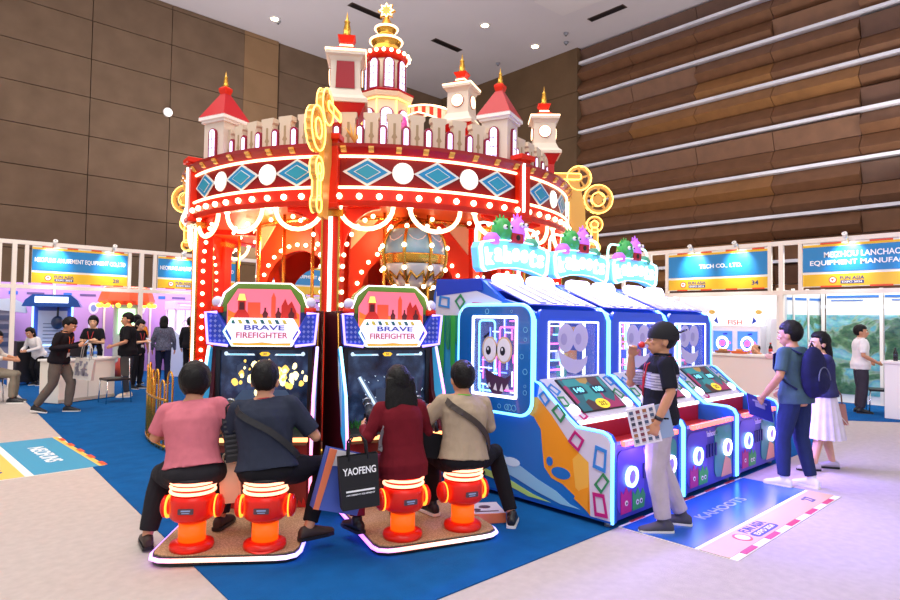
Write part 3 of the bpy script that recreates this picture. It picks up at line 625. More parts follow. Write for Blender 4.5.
# frieze, bulbs, cornice per segment
bulb_me = MB().sphere((0, 0, 0), 0.036, 10).build('bulb', bulbm, car); bulb_me.location = P2(2.985, VA[0]+3)+Z*3.045
def put_bulb(p):
    c = bulb_me.copy(); COL.objects.link(c); c.parent = car; c.location = p; return c
bl1 = mat('diamond_blue', '#1a8fc8', 0.3); bl2 = mat('diamond_teal', '#2a9dba', 0.3); wln = mat('diamond_white', '#f2eee6', 0.4)
segs = []
for i in range(7):
    a0 = VA[i]; a1 = VA[(i+1) % 7]
    if a1 < a0: a1 += 360
    segs.append((a0, a1))
first = True
for a0, a1 in segs:
    am = (a0+a1)/2
    ringsec(MB(), [(2.80, 3.12), (2.93, 3.12), (2.93, 3.54), (2.80, 3.54)], a0, a1, 14).build('frieze', dred, car)
    ringsec(MB(), [(2.78, 2.96), (2.95, 2.94), (2.97, 3.0), (2.96, 3.13), (2.78, 3.13)], a0, a1, 14).build('bulb_rim', redp, car)
    ringsec(MB(), [(2.7, 3.54), (2.95, 3.54), (3.01, 3.61), (3.02, 3.65), (2.7, 3.65)], a0, a1, 14).build('cornice', mat('cornice_red', '#a8140f', 0.3, coat=0.3), car)
    m = MB(); m.tube([p+Z*3.515 for p in arcpts(2.945, a0+1.5, a1-1.5, 16)], 0.017, 6); m.tube([p+Z*3.15 for p in arcpts(2.965, a0+1.5, a1-1.5, 16)], 0.017, 6)
    m.build('neon_line', nwarm, car)
    nb = 11
    for k in range(nb):
        p = P2(2.985, a0+(k+0.5)*(a1-a0)/nb)+Z*3.045
        if first: bulb_me.location = p; first = False
        else: put_bulb(p)
    m = MB(); 
    nmod = 8
    for k in range(nmod):
        a = a0+(k+0.5)*(a1-a0)/nmod; M = Matrix.Translation(P2(2.985, a)+Z*3.585) @ Matrix.Rotation(rad(a), 4, 'Z')
        mm = MB(M); mm.prism([(-0.03, 0.03), (0.045, 0.03), (0.045, 0.01), (0.02, 0.0), (0.015, -0.025), (-0.03, -0.03)], (0, 0.03, 0), X, Z, 0.06); mm.build('bracket', gold2, car)
    for k, fr in enumerate((0.17, 0.5, 0.83)):
        a = a0+(a1-a0)*fr; o = P2(2.932, a)+Z*3.335; u = P2(1, a+90); n_ = P2(1, a)
        d = MB(); W, Hh = 0.285, 0.165
        for q, (kk, mi) in enumerate(((1, 0), (0.82, 1), (0.55, 0), (0.49, 2))):
            d.prism([(-W*kk, 0), (0, -Hh*kk), (W*kk, 0), (0, Hh*kk)], o+n_*0.006*q, u, Z, 0.008, mi)
        d.build('diamond', [wln, bl1, bl2], car)
    for fr in (0.335, 0.665):
        a = a0+(a1-a0)*fr; o = P2(2.932, a)+Z*3.335; u = P2(1, a+90)
        d = MB(); d.prism(ell(0.125, 0.125), o, u, Z, 0.01, 0); d.prism(ell(0.11, 0.11), o+P2(1, a)*0.01, u, Z, 0.012, 1); d.build('disc_lamp', [wln, glow('disc_lamp', '#fff6ec', 2.2)], car)
    # hanging neon swags
    ns = 3
    for k in range(ns):
        b0 = a0+(a1-a0)*(k+0.12)/ns; b1 = a0+(a1-a0)*(k+0.88)/ns; P = []
        for q in range(13):
            s = .5-.5*math.cos(PI*q/12); P.append(P2(2.9, b0+(b1-b0)*s)+Z*(2.95-0.27*math.sin(PI*q/12)))
        MB().tube(P, 0.026, 8).build('swag_neon', nwarm, car)
        MB().sphere(P[0]+Z*0.0, 0.04, 8).build('swag_knob', bulbm, car)
# pilasters + columns + brackets at the vertices
for a in VA:
    M = Matrix.Rotation(rad(a), 4, 'Z')
    m = MB(M); m.box((2.93, 0, 3.31), (0.16, 0.2, 0.78)); m.box((2.96, 0, 3.72), (0.2, 0.26, 0.07)); m.box((2.95, 0, 2.93), (0.18, 0.22, 0.06)); m.build('pilaster', redp, car, bevel=0.01)
    m = MB(M); m.box((3.02, -0.04, 3.33), (0.02, 0.03, 0.62)); m.build('pilaster_neon', nwhite, car)
    m = MB(M); m.box((2.8, 0, 1.6), (0.2, 0.22, 2.7)); m.box((2.8, 0, 0.4), (0.26, 0.28, 0.3)); m.build('column', redp, car)
    m = MB(M); m.box((2.91, 0, 1.75), (0.02, 0.04, 2.3)); m.build('column_neon', nwhite, car)
    m = MB(M)
    for s in (-1, 1): m.box((2.905, s*0.1, 1.6), (0.02, 0.02, 2.6))
    m.box((2.8, 0, 2.86), (0.27, 0.3, 0.08)); m.build('column_trim', gold, car)
    for s in (-1, 1):
        m = MB(M); P = [(0.1, 2.95), (0.1, 2.3)]+[(0.1+0.45*(1-math.cos(q*PI/16)), 2.3+0.62*math.sin(q*PI/16)) for q in range(1, 9)]+[(0.55, 2.95)]
        m.prism([(s*p[0], p[1]) for p in P], (2.76, 0, 0), Y, Z, 0.05); m.build('corner_bracket', redp, car)
        m = MB(M)
        for q in range(7): m.sphere((2.83, s*(0.13+0.45*(1-math.cos(q*PI/14))), 2.25+0.6*math.sin(q*PI/14)), 0.026, 8)
        for q in range(9): m.sphere((2.83, s*0.125, 2.1-0.15*q), 0.026, 8)
        allb.append(m)
# inner ring of arches
arm = mat('arch_red', '#e83c12', 0.5, spec=0.25)
for i in range(7):
    a = VA[0]+24+i*360/7
    M = Matrix.Rotation(rad(a), 4, 'Z'); r0 = 1.72; hw = 0.83
    out = [(-hw, 0.25), (-hw, 2.98), (hw, 2.98), (hw, 0.25), (hw-0.16, 0.25), (hw-0.16, 1.95)]
    inn = [((hw-0.16)*math.cos(q*PI/16), 1.95+0.62*math.sin(q*PI/16)) for q in range(1, 16)]
    P = out+inn+[(-(hw-0.16), 1.95), (-(hw-0.16), 0.25)]
    MB(M).prism(P, (r0, 0, 0), Y, Z, 0.1).build('arch', arm, car)
    m = MB(M)
    for q in range(15): m.sphere((r0+0.12, (hw-0.09)*math.cos(PI*q/14), 1.95+0.7*math.sin(PI*q/14)), 0.028, 8)
    for q in range(9):
        for s in (-1, 1): m.sphere((r0+0.12, s*(hw-0.09), 1.82-0.16*q), 0.028, 8)
    allb.append(m)
    for s in (-1, 1):
        m = MB(M); m.prism([(s*hw*0.98, 2.95), (s*hw*0.98, 2.55), (s*hw*0.55, 2.95)], (r0+0.1, 0, 0), Y, Z, 0.02); m.build('spandrel', mat('spandrel_cream', '#f2c890', 0.4), car)
MB().lathe([(0.5, 0.25), (0.5, 3.0)], n=10, smooth=False).build('core', arm, car)
for k in range(5):
    a = 72*k+10; m = MB(Matrix.Rotation(rad(a), 4, 'Z')); m.prism(rrect(0.3, 1.8, 0.1), (0.5, 0, 1.6), Y, Z, 0.015); m.build('core_mirror', mat('mirror', '#d8d0c8', 0.05, 1.0), car)
for a in (-172, -160, -149, -126, -112, -70, -55, 100, 140):
    m = MB(); p = P2(2.3, a); m.tube([p+Z*0.25, p+Z*2.98], 0.022, 8); m.build('pole', gold, car)
for a, z in ((-160, 0), (-112, 0.15)): pass
mm = MB()
for q in allb: mm.add(q.v, q.f, 0, True)
tag(mm.build('bulbs', bulbm, car), kind='stuff')
# gear ornaments: gold machinery silhouettes with yellow neon, standing radially at three corners
def gear(m, c, r, teeth, u, v, n, th=0.05, hub=True, spokes=5):
    P = []
    for i in range(teeth*4):
        q = 2*PI*i/(teeth*4); rr = r*(1.0 if i % 4 < 2 else 0.9); P.append((c[0]+rr*math.cos(q), c[1]+rr*math.sin(q)))
    m.ringprism(P, [(c[0]+r*0.74*math.cos(2*PI*i/(teeth*4)), c[1]+r*0.74*math.sin(2*PI*i/(teeth*4))) for i in range(teeth*4)], n*-th/2, u, v, th, 0)
    if hub:
        m.prism(ell(r*0.3, r*0.3, 18, c[0], c[1]), n*-th/2, u, v, th, 0)
        for k in range(spokes):
            q = 2*PI*k/spokes+0.3; d = Vector((math.cos(q), math.sin(q))); e = Vector((-d.y, d.x))*r*0.07
            m.prism([(c[0]+d.x*r*0.25+e.x, c[1]+d.y*r*0.25+e.y), (c[0]+d.x*r*0.25-e.x, c[1]+d.y*r*0.25-e.y), (c[0]+d.x*r*0.78-e.x, c[1]+d.y*r*0.78-e.y), (c[0]+d.x*r*0.78+e.x, c[1]+d.y*r*0.78+e.y)], n*-th/2, u, v, th, 0)
def neonring(m, c, r, u, v, n, off, th=0.009):
    for s in (-1, 1): m.tube([u*(c[0]+r*math.cos(2*PI*i/24))+v*(c[1]+r*math.sin(2*PI*i/24))+n*off*s for i in range(24)], th, 6, closed=True)
def ornament(a, dz=0.0):
    M = Matrix.Rotation(rad(a), 4, 'Z'); u, v, n = Vector((1, 0, 0)), Z, Vector((0, -1, 0))
    b = MB(M)
    b.prism([(3.02, 3.95), (3.2, 3.95), (3.3, 3.5), (3.32, 3.0), (3.3, 2.75), (3.12, 2.75), (3.08, 3.2), (3.02, 3.4)], n*-0.03, u, v, 0.06)
    gear(b, (3.2, 4.0), 0.2, 12, u, v, n, 0.05); gear(b, (3.52, 3.66), 0.245, 14, u, v, n, 0.05)
    gear(b, (3.46, 3.24), 0.14, 10, u, v, n, 0.05); gear(b, (3.46, 2.86), 0.09, 8, u, v, n, 0.05, spokes=0)
    b.prism(rrect(0.1, 0.42, 0.03, cx=3.46, cy=3.05), n*-0.02, u, v, 0.04); b.prism(rrect(0.5, 0.1, 0.04, cx=2.98, cy=4.02), n*-0.035, u, v, 0.07)
    b.build('gear_ornament', gold2, car)
    m = MB(M)
    for c, r in (((3.2, 4.0), 0.2), ((3.52, 3.66), 0.235), ((3.52, 3.66), 0.11), ((3.46, 3.24), 0.13), ((3.46, 3.24), 0.06), ((3.46, 2.86), 0.09)): neonring(m, c, r, u, v, n, 0.035)
    for s in (-1, 1):
        m.tube([u*p[0]+v*p[1]+n*0.045*s for p in rrect(0.5, 0.1, 0.04, cx=2.98, cy=4.02)], 0.011, 6, closed=True)
        m.tube([u*p[0]+v*p[1]+n*0.03*s for p in rrect(0.1, 0.28, 0.03, cx=3.46, cy=3.05)], 0.01, 6, closed=True)
    m.build('gear_neon', nyel, car)
for a in (-138.5, -42, 128): ornament(a)
# battlement: merlons with cross slots and glowing arched windows between
mer = MB(); mer.prism([(-0.08, 0), (0.08, 0), (0.08, 0.42), (0.098, 0.44), (0.098, 0.50), (-0.098, 0.50), (-0.098, 0.44), (-0.08, 0.42)], (0, 0, 0), Y, Z, 0.1)
slotm = mat('slot_tan', '#a5906c', 0.6)
sl = MB(); sl.prism([(-0.015, 0.04), (0.015, 0.04), (0.015, 0.19), (0.035, 0.21), (0.015, 0.25), (0.015, 0.38), (-0.015, 0.38), (-0.015, 0.25), (-0.035, 0.21), (-0.015, 0.19)], (0.1, 0, 0), Y, Z, 0.004)
def archw(w, h, n=8): return [(-w/2, 0), (w/2, 0)]+[(w/2*math.cos(PI*i/n), h-w/2+w/2*math.sin(PI*i/n)) for i in range(n+1)]
winv = glow('violet_window', '#d9c8ff', 2.2); frm = mat('window_frame_red', '#8e1230', 0.3)
protoM = protoW = None
na = 34
for i in range(na):
    a = -196+ i*6.0
    if protoM is None:
        m0 = mer.build('merlon', cream, car); s0 = sl.build('arrow_slot', slotm, m0)
        w0 = MB().prism(archw(0.105, 0.36), (0, 0, 0), Y, Z, 0.07).build('battlement_window', frm, car); g0 = MB().prism(archw(0.055, 0.31), (0.07, 0, 0.02), Y, Z, 0.006).build('lit_pane', winv, w0)
        protoM, protoW = m0, w0; mo, wo = m0, w0
    else: mo = copy_tree(protoM, car); wo = copy_tree(protoW, car)
    mo.location = P2(2.55, a)+Z*3.63; mo.rotation_euler = (0, 0, rad(a))
    wo.location = P2(2.60, a+3)+Z*3.62; wo.rotation_euler = (0, 0, rad(a+3))
# ---- towers
def arch_window(mb_parent, o, u, v, w, h, frame=0.03, lattice=True, pane=None):
    n = u.cross(v)
    f = MB(); f.prism(archw(w+2*frame, h+frame), o, u, v, 0.03); fo = f.build('window_frame', frm, mb_parent)
    g = MB(); g.prism(archw(w, h), o+n*0.031+v*0.012, u, v, 0.006, 0); 
    fo2 = g.build('lit_window', pane or glow('tower_pane', '#dcd6ff', 1.5), mb_parent)
    if lattice:
        l = MB(); l.box((0, 0, 0), (0, 0, 0)) if False else None
        l.prism([(-0.006, 0), (0.006, 0), (0.006, h), (-0.006, h)], o+n*0.038, u, v, 0.006)
        for k in range(1, 4): l.prism([(-w/2, h*k/4-0.005), (w/2, h*k/4-0.005), (w/2, h*k/4+0.005), (-w/2, h*k/4+0.005)], o+n*0.038, u, v, 0.006)
        l.build('glazing_bars', mat('glaze', '#b8b0d8', 0.4), mb_parent)
def spire(m, c, h, s=1.0):
    m.lathe([(0.075*s, 0), (0.055*s, 0.06*h), (0.07*s, 0.1*h), (0.045*s, 0.16*h), (0.05*s, 0.3*h), (0.03*s, 0.55*h), (0.04*s, 0.6*h), (0.02*s, 0.66*h), (0.0, h)], c, 14)
def tower_root(p, rz, name='tower'):
    t = bpy.data.objects.new(name, None); COL.objects.link(t); t.parent = car; t.location = p; t.rotation_euler = (0, 0, rz); return t
def square_tower(r, a, rz):
    t = tower_root(P2(r, a)+Z*3.62, rz); t.scale = (.9, .9, .95)
    MB().box((0, 0, 0.32), (0.4, 0.4, 0.66)).build('tower_wall', mat('tower_white', '#dccdbd', 0.55, spec=0.2), t)
    m = MB(); m.box((0, 0, 0.66), (0.46, 0.46, 0.04)); m.box((0, 0, 0.7), (0.52, 0.52, 0.05)); m.build('eave', white, t)
    MB().lathe([(0.37, 0.72), (0.07, 1.1)], n=4, a0=PI/4, smooth=False).build('roof', rroof, t)
    m = MB(); m.lathe([(0.07, 1.08), (0.1, 1.15), (0.1, 1.18), (0.05, 1.21)], n=4, a0=PI/4, smooth=False); m.build('roof_cap', redp, t)
    m = MB(); spire(m, (0, 0, 1.2), 0.24, 0.7); m.build('finial', gold, t)
    for k in range(4):
        q = PI/2*k; u = Vector((math.cos(q), math.sin(q), 0)); n = Vector((math.sin(q), -math.cos(q), 0)); arch_window(t, n*0.2+Z*0.02, u, Z, 0.1, 0.5, lattice=True)
square_tower(2.62, 178, rad(20)); square_tower(2.62, -91.5, rad(20))
def clock_tower(p, rz, base_z, k=1.0, clock_faces=True, red_sides=True):
    t = tower_root(p, rz)
    m = MB(); m.box((0, 0, base_z/2), (0.34*k, 0.34*k, base_z)); m.lathe([(0.24*k, base_z-0.16), (0.36*k, base_z)], n=4, a0=PI/4, smooth=False); m.build('tower_base', mat('tower_red', '#c41a14', 0.32, spec=0.3), t)
    b = base_z
    m = MB(); m.lathe([(0.40*k, b), (0.40*k, b+0.05*k), (0.33*k, b+0.1*k), (0.27*k, b+0.2*k), (0.26*k, b+0.55*k), (0.3*k, b+0.6*k), (0.35*k, b+0.62*k), (0.35*k, b+0.68*k)], n=4, a0=PI/4, smooth=False); m.build('tower_body', mat('tower_cream', '#dccfbe', 0.5, spec=0.2), t)
    MB().lathe([(0.36*k, b+0.66*k), (0.36*k, b+0.685*k)], n=4, a0=PI/4, smooth=False).build('roof_neon', nwarm, t)
    m = MB(); m.lathe([(0.3*k, b+0.68*k), (0.12*k, b+0.78*k), (0.1*k, b+0.84*k), (0.16*k, b+0.92*k), (0.13*k, b+0.93*k)], n=4, a0=PI/4, smooth=False); m.build('roof_cap', redp, t)
    MB().lathe([(0.125*k, b+0.785*k), (0.115*k, b+0.81*k)], n=4, a0=PI/4, smooth=False).build('cap_neon', nwarm, t)
    m = MB(); spire(m, (0, 0, b+0.92*k), 0.36*k, k); m.build('spire', gold, t)
    for q4 in range(4):
        q = PI/2*q4; u = Vector((math.cos(q), math.sin(q), 0)); n = Vector((math.sin(q), -math.cos(q), 0))
        if q4 % 2 == 0 and red_sides:
            MB().prism([(-0.12*k, 0), (0.12*k, 0), (0.11*k, 0.34*k), (-0.11*k, 0.34*k)], n*0.185*k+Z*(b+0.2*k), u, Z, 0.02).build('red_panel', mat('panel_crimson', '#9a0c1c', 0.3, spec=0.3), t)
        else:
            o = n*0.187*k+Z*(b+0.4*k); m = MB(); m.prism(ell(0.11*k, 0.11*k), o, u, Z, 0.015); m.build('clock_ring', frm, t)
            m = MB(); m.ringprism(ell(0.1*k, 0.1*k), ell(0.075*k, 0.075*k), o+n*0.015, u, Z, 0.01); m.prism(ell(0.045*k, 0.045*k), o+n*0.015, u, Z, 0.01); m.build('clock_light', nwarm, t)
            m = MB(); m.ringprism(ell(0.073*k, 0.073*k), ell(0.047*k, 0.047*k), o+n*0.015, u, Z, 0.005); m.build('clock_face', white, t)
    if not red_sides: m = MB(); m.box((0, -0.27*k, b+0.04), (0.2*k, 0.02, 0.025)); m.build('base_neon', nwarm, t)
clock_tower(P2(2.45, -138)+Z*3.62, rad(-36), 0.62, 0.96)
clock_tower(P2(2.6, -44)+Z*3.70, rad(45), 0.62, 0.92, red_sides=False)
clock_tower(Vector((6.377-CX, 6.66-CY, 3.62)), rad(25), 0.95, 0.9, red_sides=False)
# leaf sprig ornament at the foot of the front tower
m = MB(); o = P2(2.72, -134)+Z*3.74
for q in (-50, -20, 10, 40, 65): m.tube([o, o+Vector((0.08*math.sin(rad(q)), 0.02, 0.1)), o+Vector((0.16*math.sin(rad(q)), 0.02, 0.2*math.cos(rad(q))+0.03))], [0.008, 0.014, 0.003], 6)
m.build('leaf_ornament', gold2, car)
# centre tower: octagonal base, round upper storey, stacked gold roof and a star
t = tower_root(Z*3.62, rad(12), 'centre_tower')
MB().lathe([(0.52, 0), (0.46, 0.4), (0.40, 0.7), (0.40, 1.5), (0.46, 1.56), (0.48, 1.62), (0.36, 1.7)], n=8, smooth=False, a0=PI/8).build('octagon_wall', mat('octagon_cream', '#f3ddb8', 0.45), t)
for k in range(8):
    q = 2*PI*k/8; u = Vector((-math.sin(q), math.cos(q), 0)); n = Vector((math.cos(q), math.sin(q), 0)); arch_window(t, n*0.37+Z*0.85, u, Z, 0.17, 0.5, lattice=True)
    e = Vector((math.cos(q+PI/8), math.sin(q+PI/8), 0)); m = MB(); m.tube([e*0.415+Z*0.7, e*0.415+Z*1.5], 0.01, 6); q2 = q-PI/8; e2 = Vector((math.cos(q2), math.sin(q2), 0)); m.tube([e*0.43+Z*1.52, e2*0.43+Z*1.52], 0.01, 6); m.build('edge_neon', nyel, t)
MB().lathe([(0.47, 1.6), (0.49, 1.65), (0.33, 1.72)], n=8, smooth=False, a0=PI/8).build('octagon_roof', rroof, t)
MB().lathe([(0.31, 1.68), (0.3, 2.25)], n=28).build('drum_wall', cream, t)
for k in range(8):
    q = 2*PI*k/8+0.1; u = Vector((-math.sin(q), math.cos(q), 0)); n = Vector((math.cos(q), math.sin(q), 0)); arch_window(t, n*0.295+Z*1.72, u, Z, 0.13, 0.46)
MB().lathe([(0.31, 2.2), (0.37, 2.28), (0.37, 2.34), (0.28, 2.38)], n=28).build('bulb_ring', redp, t)
bulbs([(0.385*math.cos(2*PI*k/20), 0.385*math.sin(2*PI*k/20), 2.3) for k in range(20)], .032, bulbm, t)
m = MB(); m.lathe([(0.29, 2.36), (0.25, 2.42), (0.2, 2.5), (0.25, 2.56), (0.26, 2.6), (0.15, 2.66), (0.12, 2.72), (0.17, 2.78), (0.18, 2.81), (0.1, 2.86), (0.04, 3.0), (0.0, 3.02)], n=24); m.build('tiered_roof', gold, t)
m = MB()
for r, z in ((0.265, 2.58), (0.185, 2.795)): m.tube([(r*math.cos(2*PI*i/24), r*math.sin(2*PI*i/24), z) for i in range(24)], 0.017, 6, closed=True)
m.build('roof_neon', nwarm, t)
M = Matrix.Rotation(rad(-47-90-12), 4, 'Z')
def star(r, k=0.55, n=8): return [((r if i % 2 == 0 else r*k)*math.sin(PI*i/n), (r if i % 2 == 0 else r*k)*math.cos(PI*i/n)) for i in range(2*n)]
mm = MB(M); mm.prism(star(0.15), (0.03, 0, 3.1), Y, Z, -0.06); mm.build('star', gold2, t)
mm = MB(M)
for s in (-0.04, 0.04): mm.tube([Vector((s, 0, 3.1))+Y*a+Z*b for a, b in star(0.115, 0.6)], 0.013, 6, closed=True)
mm.build('star_neon', nwarm, t)
# striped bridge and balloon ornament between the centre and right towers
P = []
m = MB(); red_s = mat('stripe_red', '#d8301c', 0.35)
p0 = Vector((0.33, -0.1, 0)); p1 = Vector((0.35, -1.2, 0)); d = (p1-p0); 
for i in range(12):
    s0, s1 = i/12, (i+1)/12; z0 = 5.1-0.25*s0**2-0.25*s0*0; z1 = 5.1-0.25*s1**2
    a, b = p0+d*s0, p0+d*s1; h = 0.15
    th0 = h*(0.6+1.2*abs(s0-0.4)); th1 = h*(0.6+1.2*abs(s1-0.4)); w_ = Vector((0.1, 0, 0))
    m.add([a+Z*z0-w_, b+Z*z1-w_, b+Z*(z1-th1)-w_, a+Z*(z0-th0)-w_, a+Z*z0+w_, b+Z*z1+w_, b+Z*(z1-th1)+w_, a+Z*(z0-th0)+w_], [(0, 1, 2, 3), (7, 6, 5, 4), (0, 4, 5, 1), (3, 2, 6, 7), (0, 3, 7, 4), (1, 5, 6, 2)], i % 2)
m.build('striped_bridge', [red_s, mat('stripe_cream', '#f4e2c0', 0.4)], car)
m = MB()
for k_ in (-0.105, 0.105): m.tube([p0+d*i/12+Z*(5.12-0.25*(i/12)**2)+Vector((k_, 0, 0)) for i in range(13)], 0.014, 6); m.tube([p0+d*i/12+Z*(5.1-0.25*(i/12)**2-0.15*(0.6+1.2*abs(i/12-0.4)))+Vector((k_, 0, 0)) for i in range(13)], 0.011, 6)
m.build('bridge_neon', nwarm, car)
m = MB()
for i in range(10):
    vs = []; 
    for j in range(2):
        for k in range(9):
            th = PI*k/8; q = 2*PI*(i+j)/10; vs.append(Vector((0.0+0.24*math.sin(th)*math.cos(q), -0.45+0.24*math.sin(th)*math.sin(q), 4.62+0.24*math.cos(th))))
    m.add(vs, [(k, 9+k, 9+k+1, k+1) for k in range(8)], i % 2, True)
m.build('roof_balloon', [mat('balloon_pink', '#d8309a', 0.25, coat=0.4), mat('balloon_white', '#ece6f0', 0.3)], car)
# interior lamps
for a in (-170, -125, -75, -20, 60, 140): point_light('canopy_lamp', Vector((CX, CY, 2.7))+P2(2.2, a), 26, (1, 0.72, 0.42), 0.08)
for a in (-170, -138, -110, -80, -55): point_light('roof_lamp', Vector((CX, CY, 4.15))+P2(2.0, a), 2.5, (1, 0.85, 0.6), 0.06)
# ---- balloon gondola
bg = thing('balloon_gondola', 'blue white and gold balloon shaped gondola hanging inside the carousel', 'balloon', (5.0, 6.08, 2.47)); bg.scale = (1.03, 1.03, 1.13)
R_ = 0.41
def bandlathe(z0, z1, n=8):
    pr = []
    for i in range(n+1): z = z0+(z1-z0)*i/n; pr.append((math.sqrt(max(1e-9, R_*R_-z*z)), z))
    return pr
MB().lathe(bandlathe(-0.02, 0.30), n=36).build('envelope', mat('balloon_blue', '#86b6c8', 0.25, var=0.12, vscale=5, coat=0.4), bg)
MB().lathe(bandlathe(-0.40, -0.10), n=36).build('lower_bowl', mat('bowl_white', '#e9e4de', 0.25, coat=0.4), bg)
MB().lathe([(r*1.015, z) for r, z in bandlathe(-0.11, 0.0)], n=36).build('gold_belt', gold, bg)
MB().lathe([(r*1.01, z) for r, z in bandlathe(0.28, 0.34)], n=36).build('top_ring', gold, bg)
MB().lathe(bandlathe(0.30, 0.408), n=24).build('top_cap', mat('cap_brown', '#6a4428', 0.4), bg)
for k in range(8):
    q = 2*PI*k/8+0.62; P = [Vector((R_*1.03*math.cos(t)*math.cos(q), R_*1.03*math.cos(t)*math.sin(q), R_*1.03*math.sin(t))) for t in [PI*(-0.48+0.96*i/16) for i in range(17)]]
    m = MB(); m.tube(P, 0.02, 8); rb_ = m.build('rib', gold, bg); bulbs([P[i]*1.04 for i in (3, 6, 9, 12)], .028, bulbm, rb_)
    m = MB(); qs = [q+PI/4*f for f in (0.0, 0.25, 0.5, 0.75, 1.0)]; zz = [-0.30, -0.2, -0.27, -0.2, -0.30]
    m.tube([Vector((1.02*math.sqrt(R_*R_-z*z)*math.cos(a), 1.02*math.sqrt(R_*R_-z*z)*math.sin(a), z)) for a, z in zip(qs, zz)], 0.022, 6); m.build('zigzag_trim', gold, bg)
    m = MB(); qs = [q+PI/4*f for f in (0.15, 0.3, 0.5, 0.7, 0.85)]; zz = [0.2, 0.16, 0.14, 0.16, 0.2]
    m.tube([Vector((1.01*math.sqrt(R_*R_-z*z)*math.cos(a), 1.01*math.sqrt(R_*R_-z*z)*math.sin(a), z)) for a, z in zip(qs, zz)], 0.006, 6); m.build('garland', white, bg)
MB().tube([(0, 0, 0.4), (0, 0, 0.62)], 0.03, 10).build('hanger', gold, bg)
# ---------------------------------------------------------------- firefighting gun machines
rb1 = rainbow('led_platform', ['#9a50ff', '#ff9a80', '#ffb090', '#ffd8d0', '#5a5aff'], 0, 0.9, 0.5, 2.6)
cyl_l = rainbow('led_left', ['#ff5fc0', '#7fb8ff', '#7dfff0'], 2, 1.0, -0.5, 2.6)
cyl_r = rainbow('led_right', ['#ff7fa0', '#ff70e0', '#7fa0ff'], 2, 1.0, -0.5, 2.6)
topled = rainbow('led_topper', ['#ffb0ff', '#ffffff', '#ffe0b0'], 0, 1.0, 0.5, 2.2)
def game_screen(name, burn):
    m = bpy.data.materials.new(name); m.use_nodes = True; nt = m.node_tree; b = nt.nodes['Principled BSDF']
    tc = nt.nodes.new('ShaderNodeTexCoord'); n = nt.nodes.new('ShaderNodeTexNoise'); n.inputs['Scale'].default_value = 7; n.inputs['Detail'].default_value = 6
    nt.links.new(tc.outputs['Object'], n.inputs['Vector'])
    r = nt.nodes.new('ShaderNodeValToRGB'); e = r.color_ramp.elements
    e[0].position = 0.3; e[0].color = C('#0a1220'); e[1].position = 0.75; e[1].color = C('#42587c')
    q = e.new(0.52); q.color = C('#1c2c48')
    nt.links.new(n.outputs['Fac'], r.inputs['Fac']); nt.links.new(r.outputs['Color'], b.inputs['Emission Color'])
    b.inputs['Emission Strength'].default_value = 0.9; b.inputs['Base Color'].default_value = (0.01, 0.01, 0.02, 1); b.inputs['Roughness'].default_value = 0.15
    return m
maroon = mat('cabinet_maroon', '#54101c', 0.45, spec=0.3)
def city_art(m, w, h, o, u, v, n):
    """poster art: burning skyline with firefighter silhouettes, local origin bottom centre"""
    def sh(P, k, mi): m.prism([(a*w, b*h) for a, b in P], o+n*k*0.0015, u, v, 0.0012, mi)
    sh([(-0.5, 0.0), (0.5, 0.0), (0.5, 0.62), (0.36, 1), (-0.36, 1), (-0.5, 0.62)], 0, 0)
    sh([(-0.49, 0), (0.49, 0), (0.49, .4), (.42, .5), (.36, .46), (.3, .58), (.27, .44), (.2, .4), (.1, .33), (0, .38), (-.1, .45), (-.2, .42), (-.3, .5), (-.4, .42), (-.49, .5)], 1, 1)
    sh([(-.22, .3), (-.05, .3), (-.05, .68), (-.22, .68)], 2, 2); sh([(.1, .28), (.16, .28), (.16, .8), (.13, .92), (.1, .8)], 2, 2); sh([(.24, .3), (.46, .3), (.44, .5), (.38, .72), (.33, .62), (.29, .78), (.24, .6)], 2, 3)
    sh([(-.49, .02), (.49, .02), (.49, .3), (.2, .22), (0, .27), (-.2, .2), (-.49, .35)], 3, 4)
    for x, k in ((0.02, 1.0), (0.2, 1.05), (0.38, 1.1)):
        sh([(x-.035*k, .08), (x-.01, .08), (x, .2), (x+.012, .08), (x+.035*k, .08), (x+.03*k, .3), (x+.04*k, .42), (x+.01, .48), (x+.012, .56), (x-.012, .56), (x-.014, .48), (x-.04*k, .4), (x-.03*k, .28)], 5, 5)
    x = -.3; sh([(x-.13, .02), (x+.12, .02), (x+.1, .38), (x+.05, .5), (x+.05, .72), (x+.065, .74), (x+.03, .88), (x-.03, .88), (x-.07, .74), (x-.05, .72), (x-.05, .5), (x-.1, .36)], 5, 3)
    sh([(x-.06, .72), (x+.06, .72), (x+.035, .88), (x-.035, .88)], 6, 6); sh([(x-.035, .5), (x+.035, .5), (x+.03, .68), (x-.03, .68)], 6, 5); sh([(x-.1, .2), (x+.09, .26), (x+.09, .3), (x-.1, .24)], 6, 6)
artm = [glow('art_sky', '#ec6a80', 0.6), glow('art_fire', '#f8641c', 0.6), glow('art_tower', '#e0482c', 0.5), glow('art_red', '#b01c14', 0.4), glow('art_flame', '#fa8428', 0.6), mat('art_dark', '#5a0f18', 0.4), glow('art_gold', '#ffd06a', 0.8)]
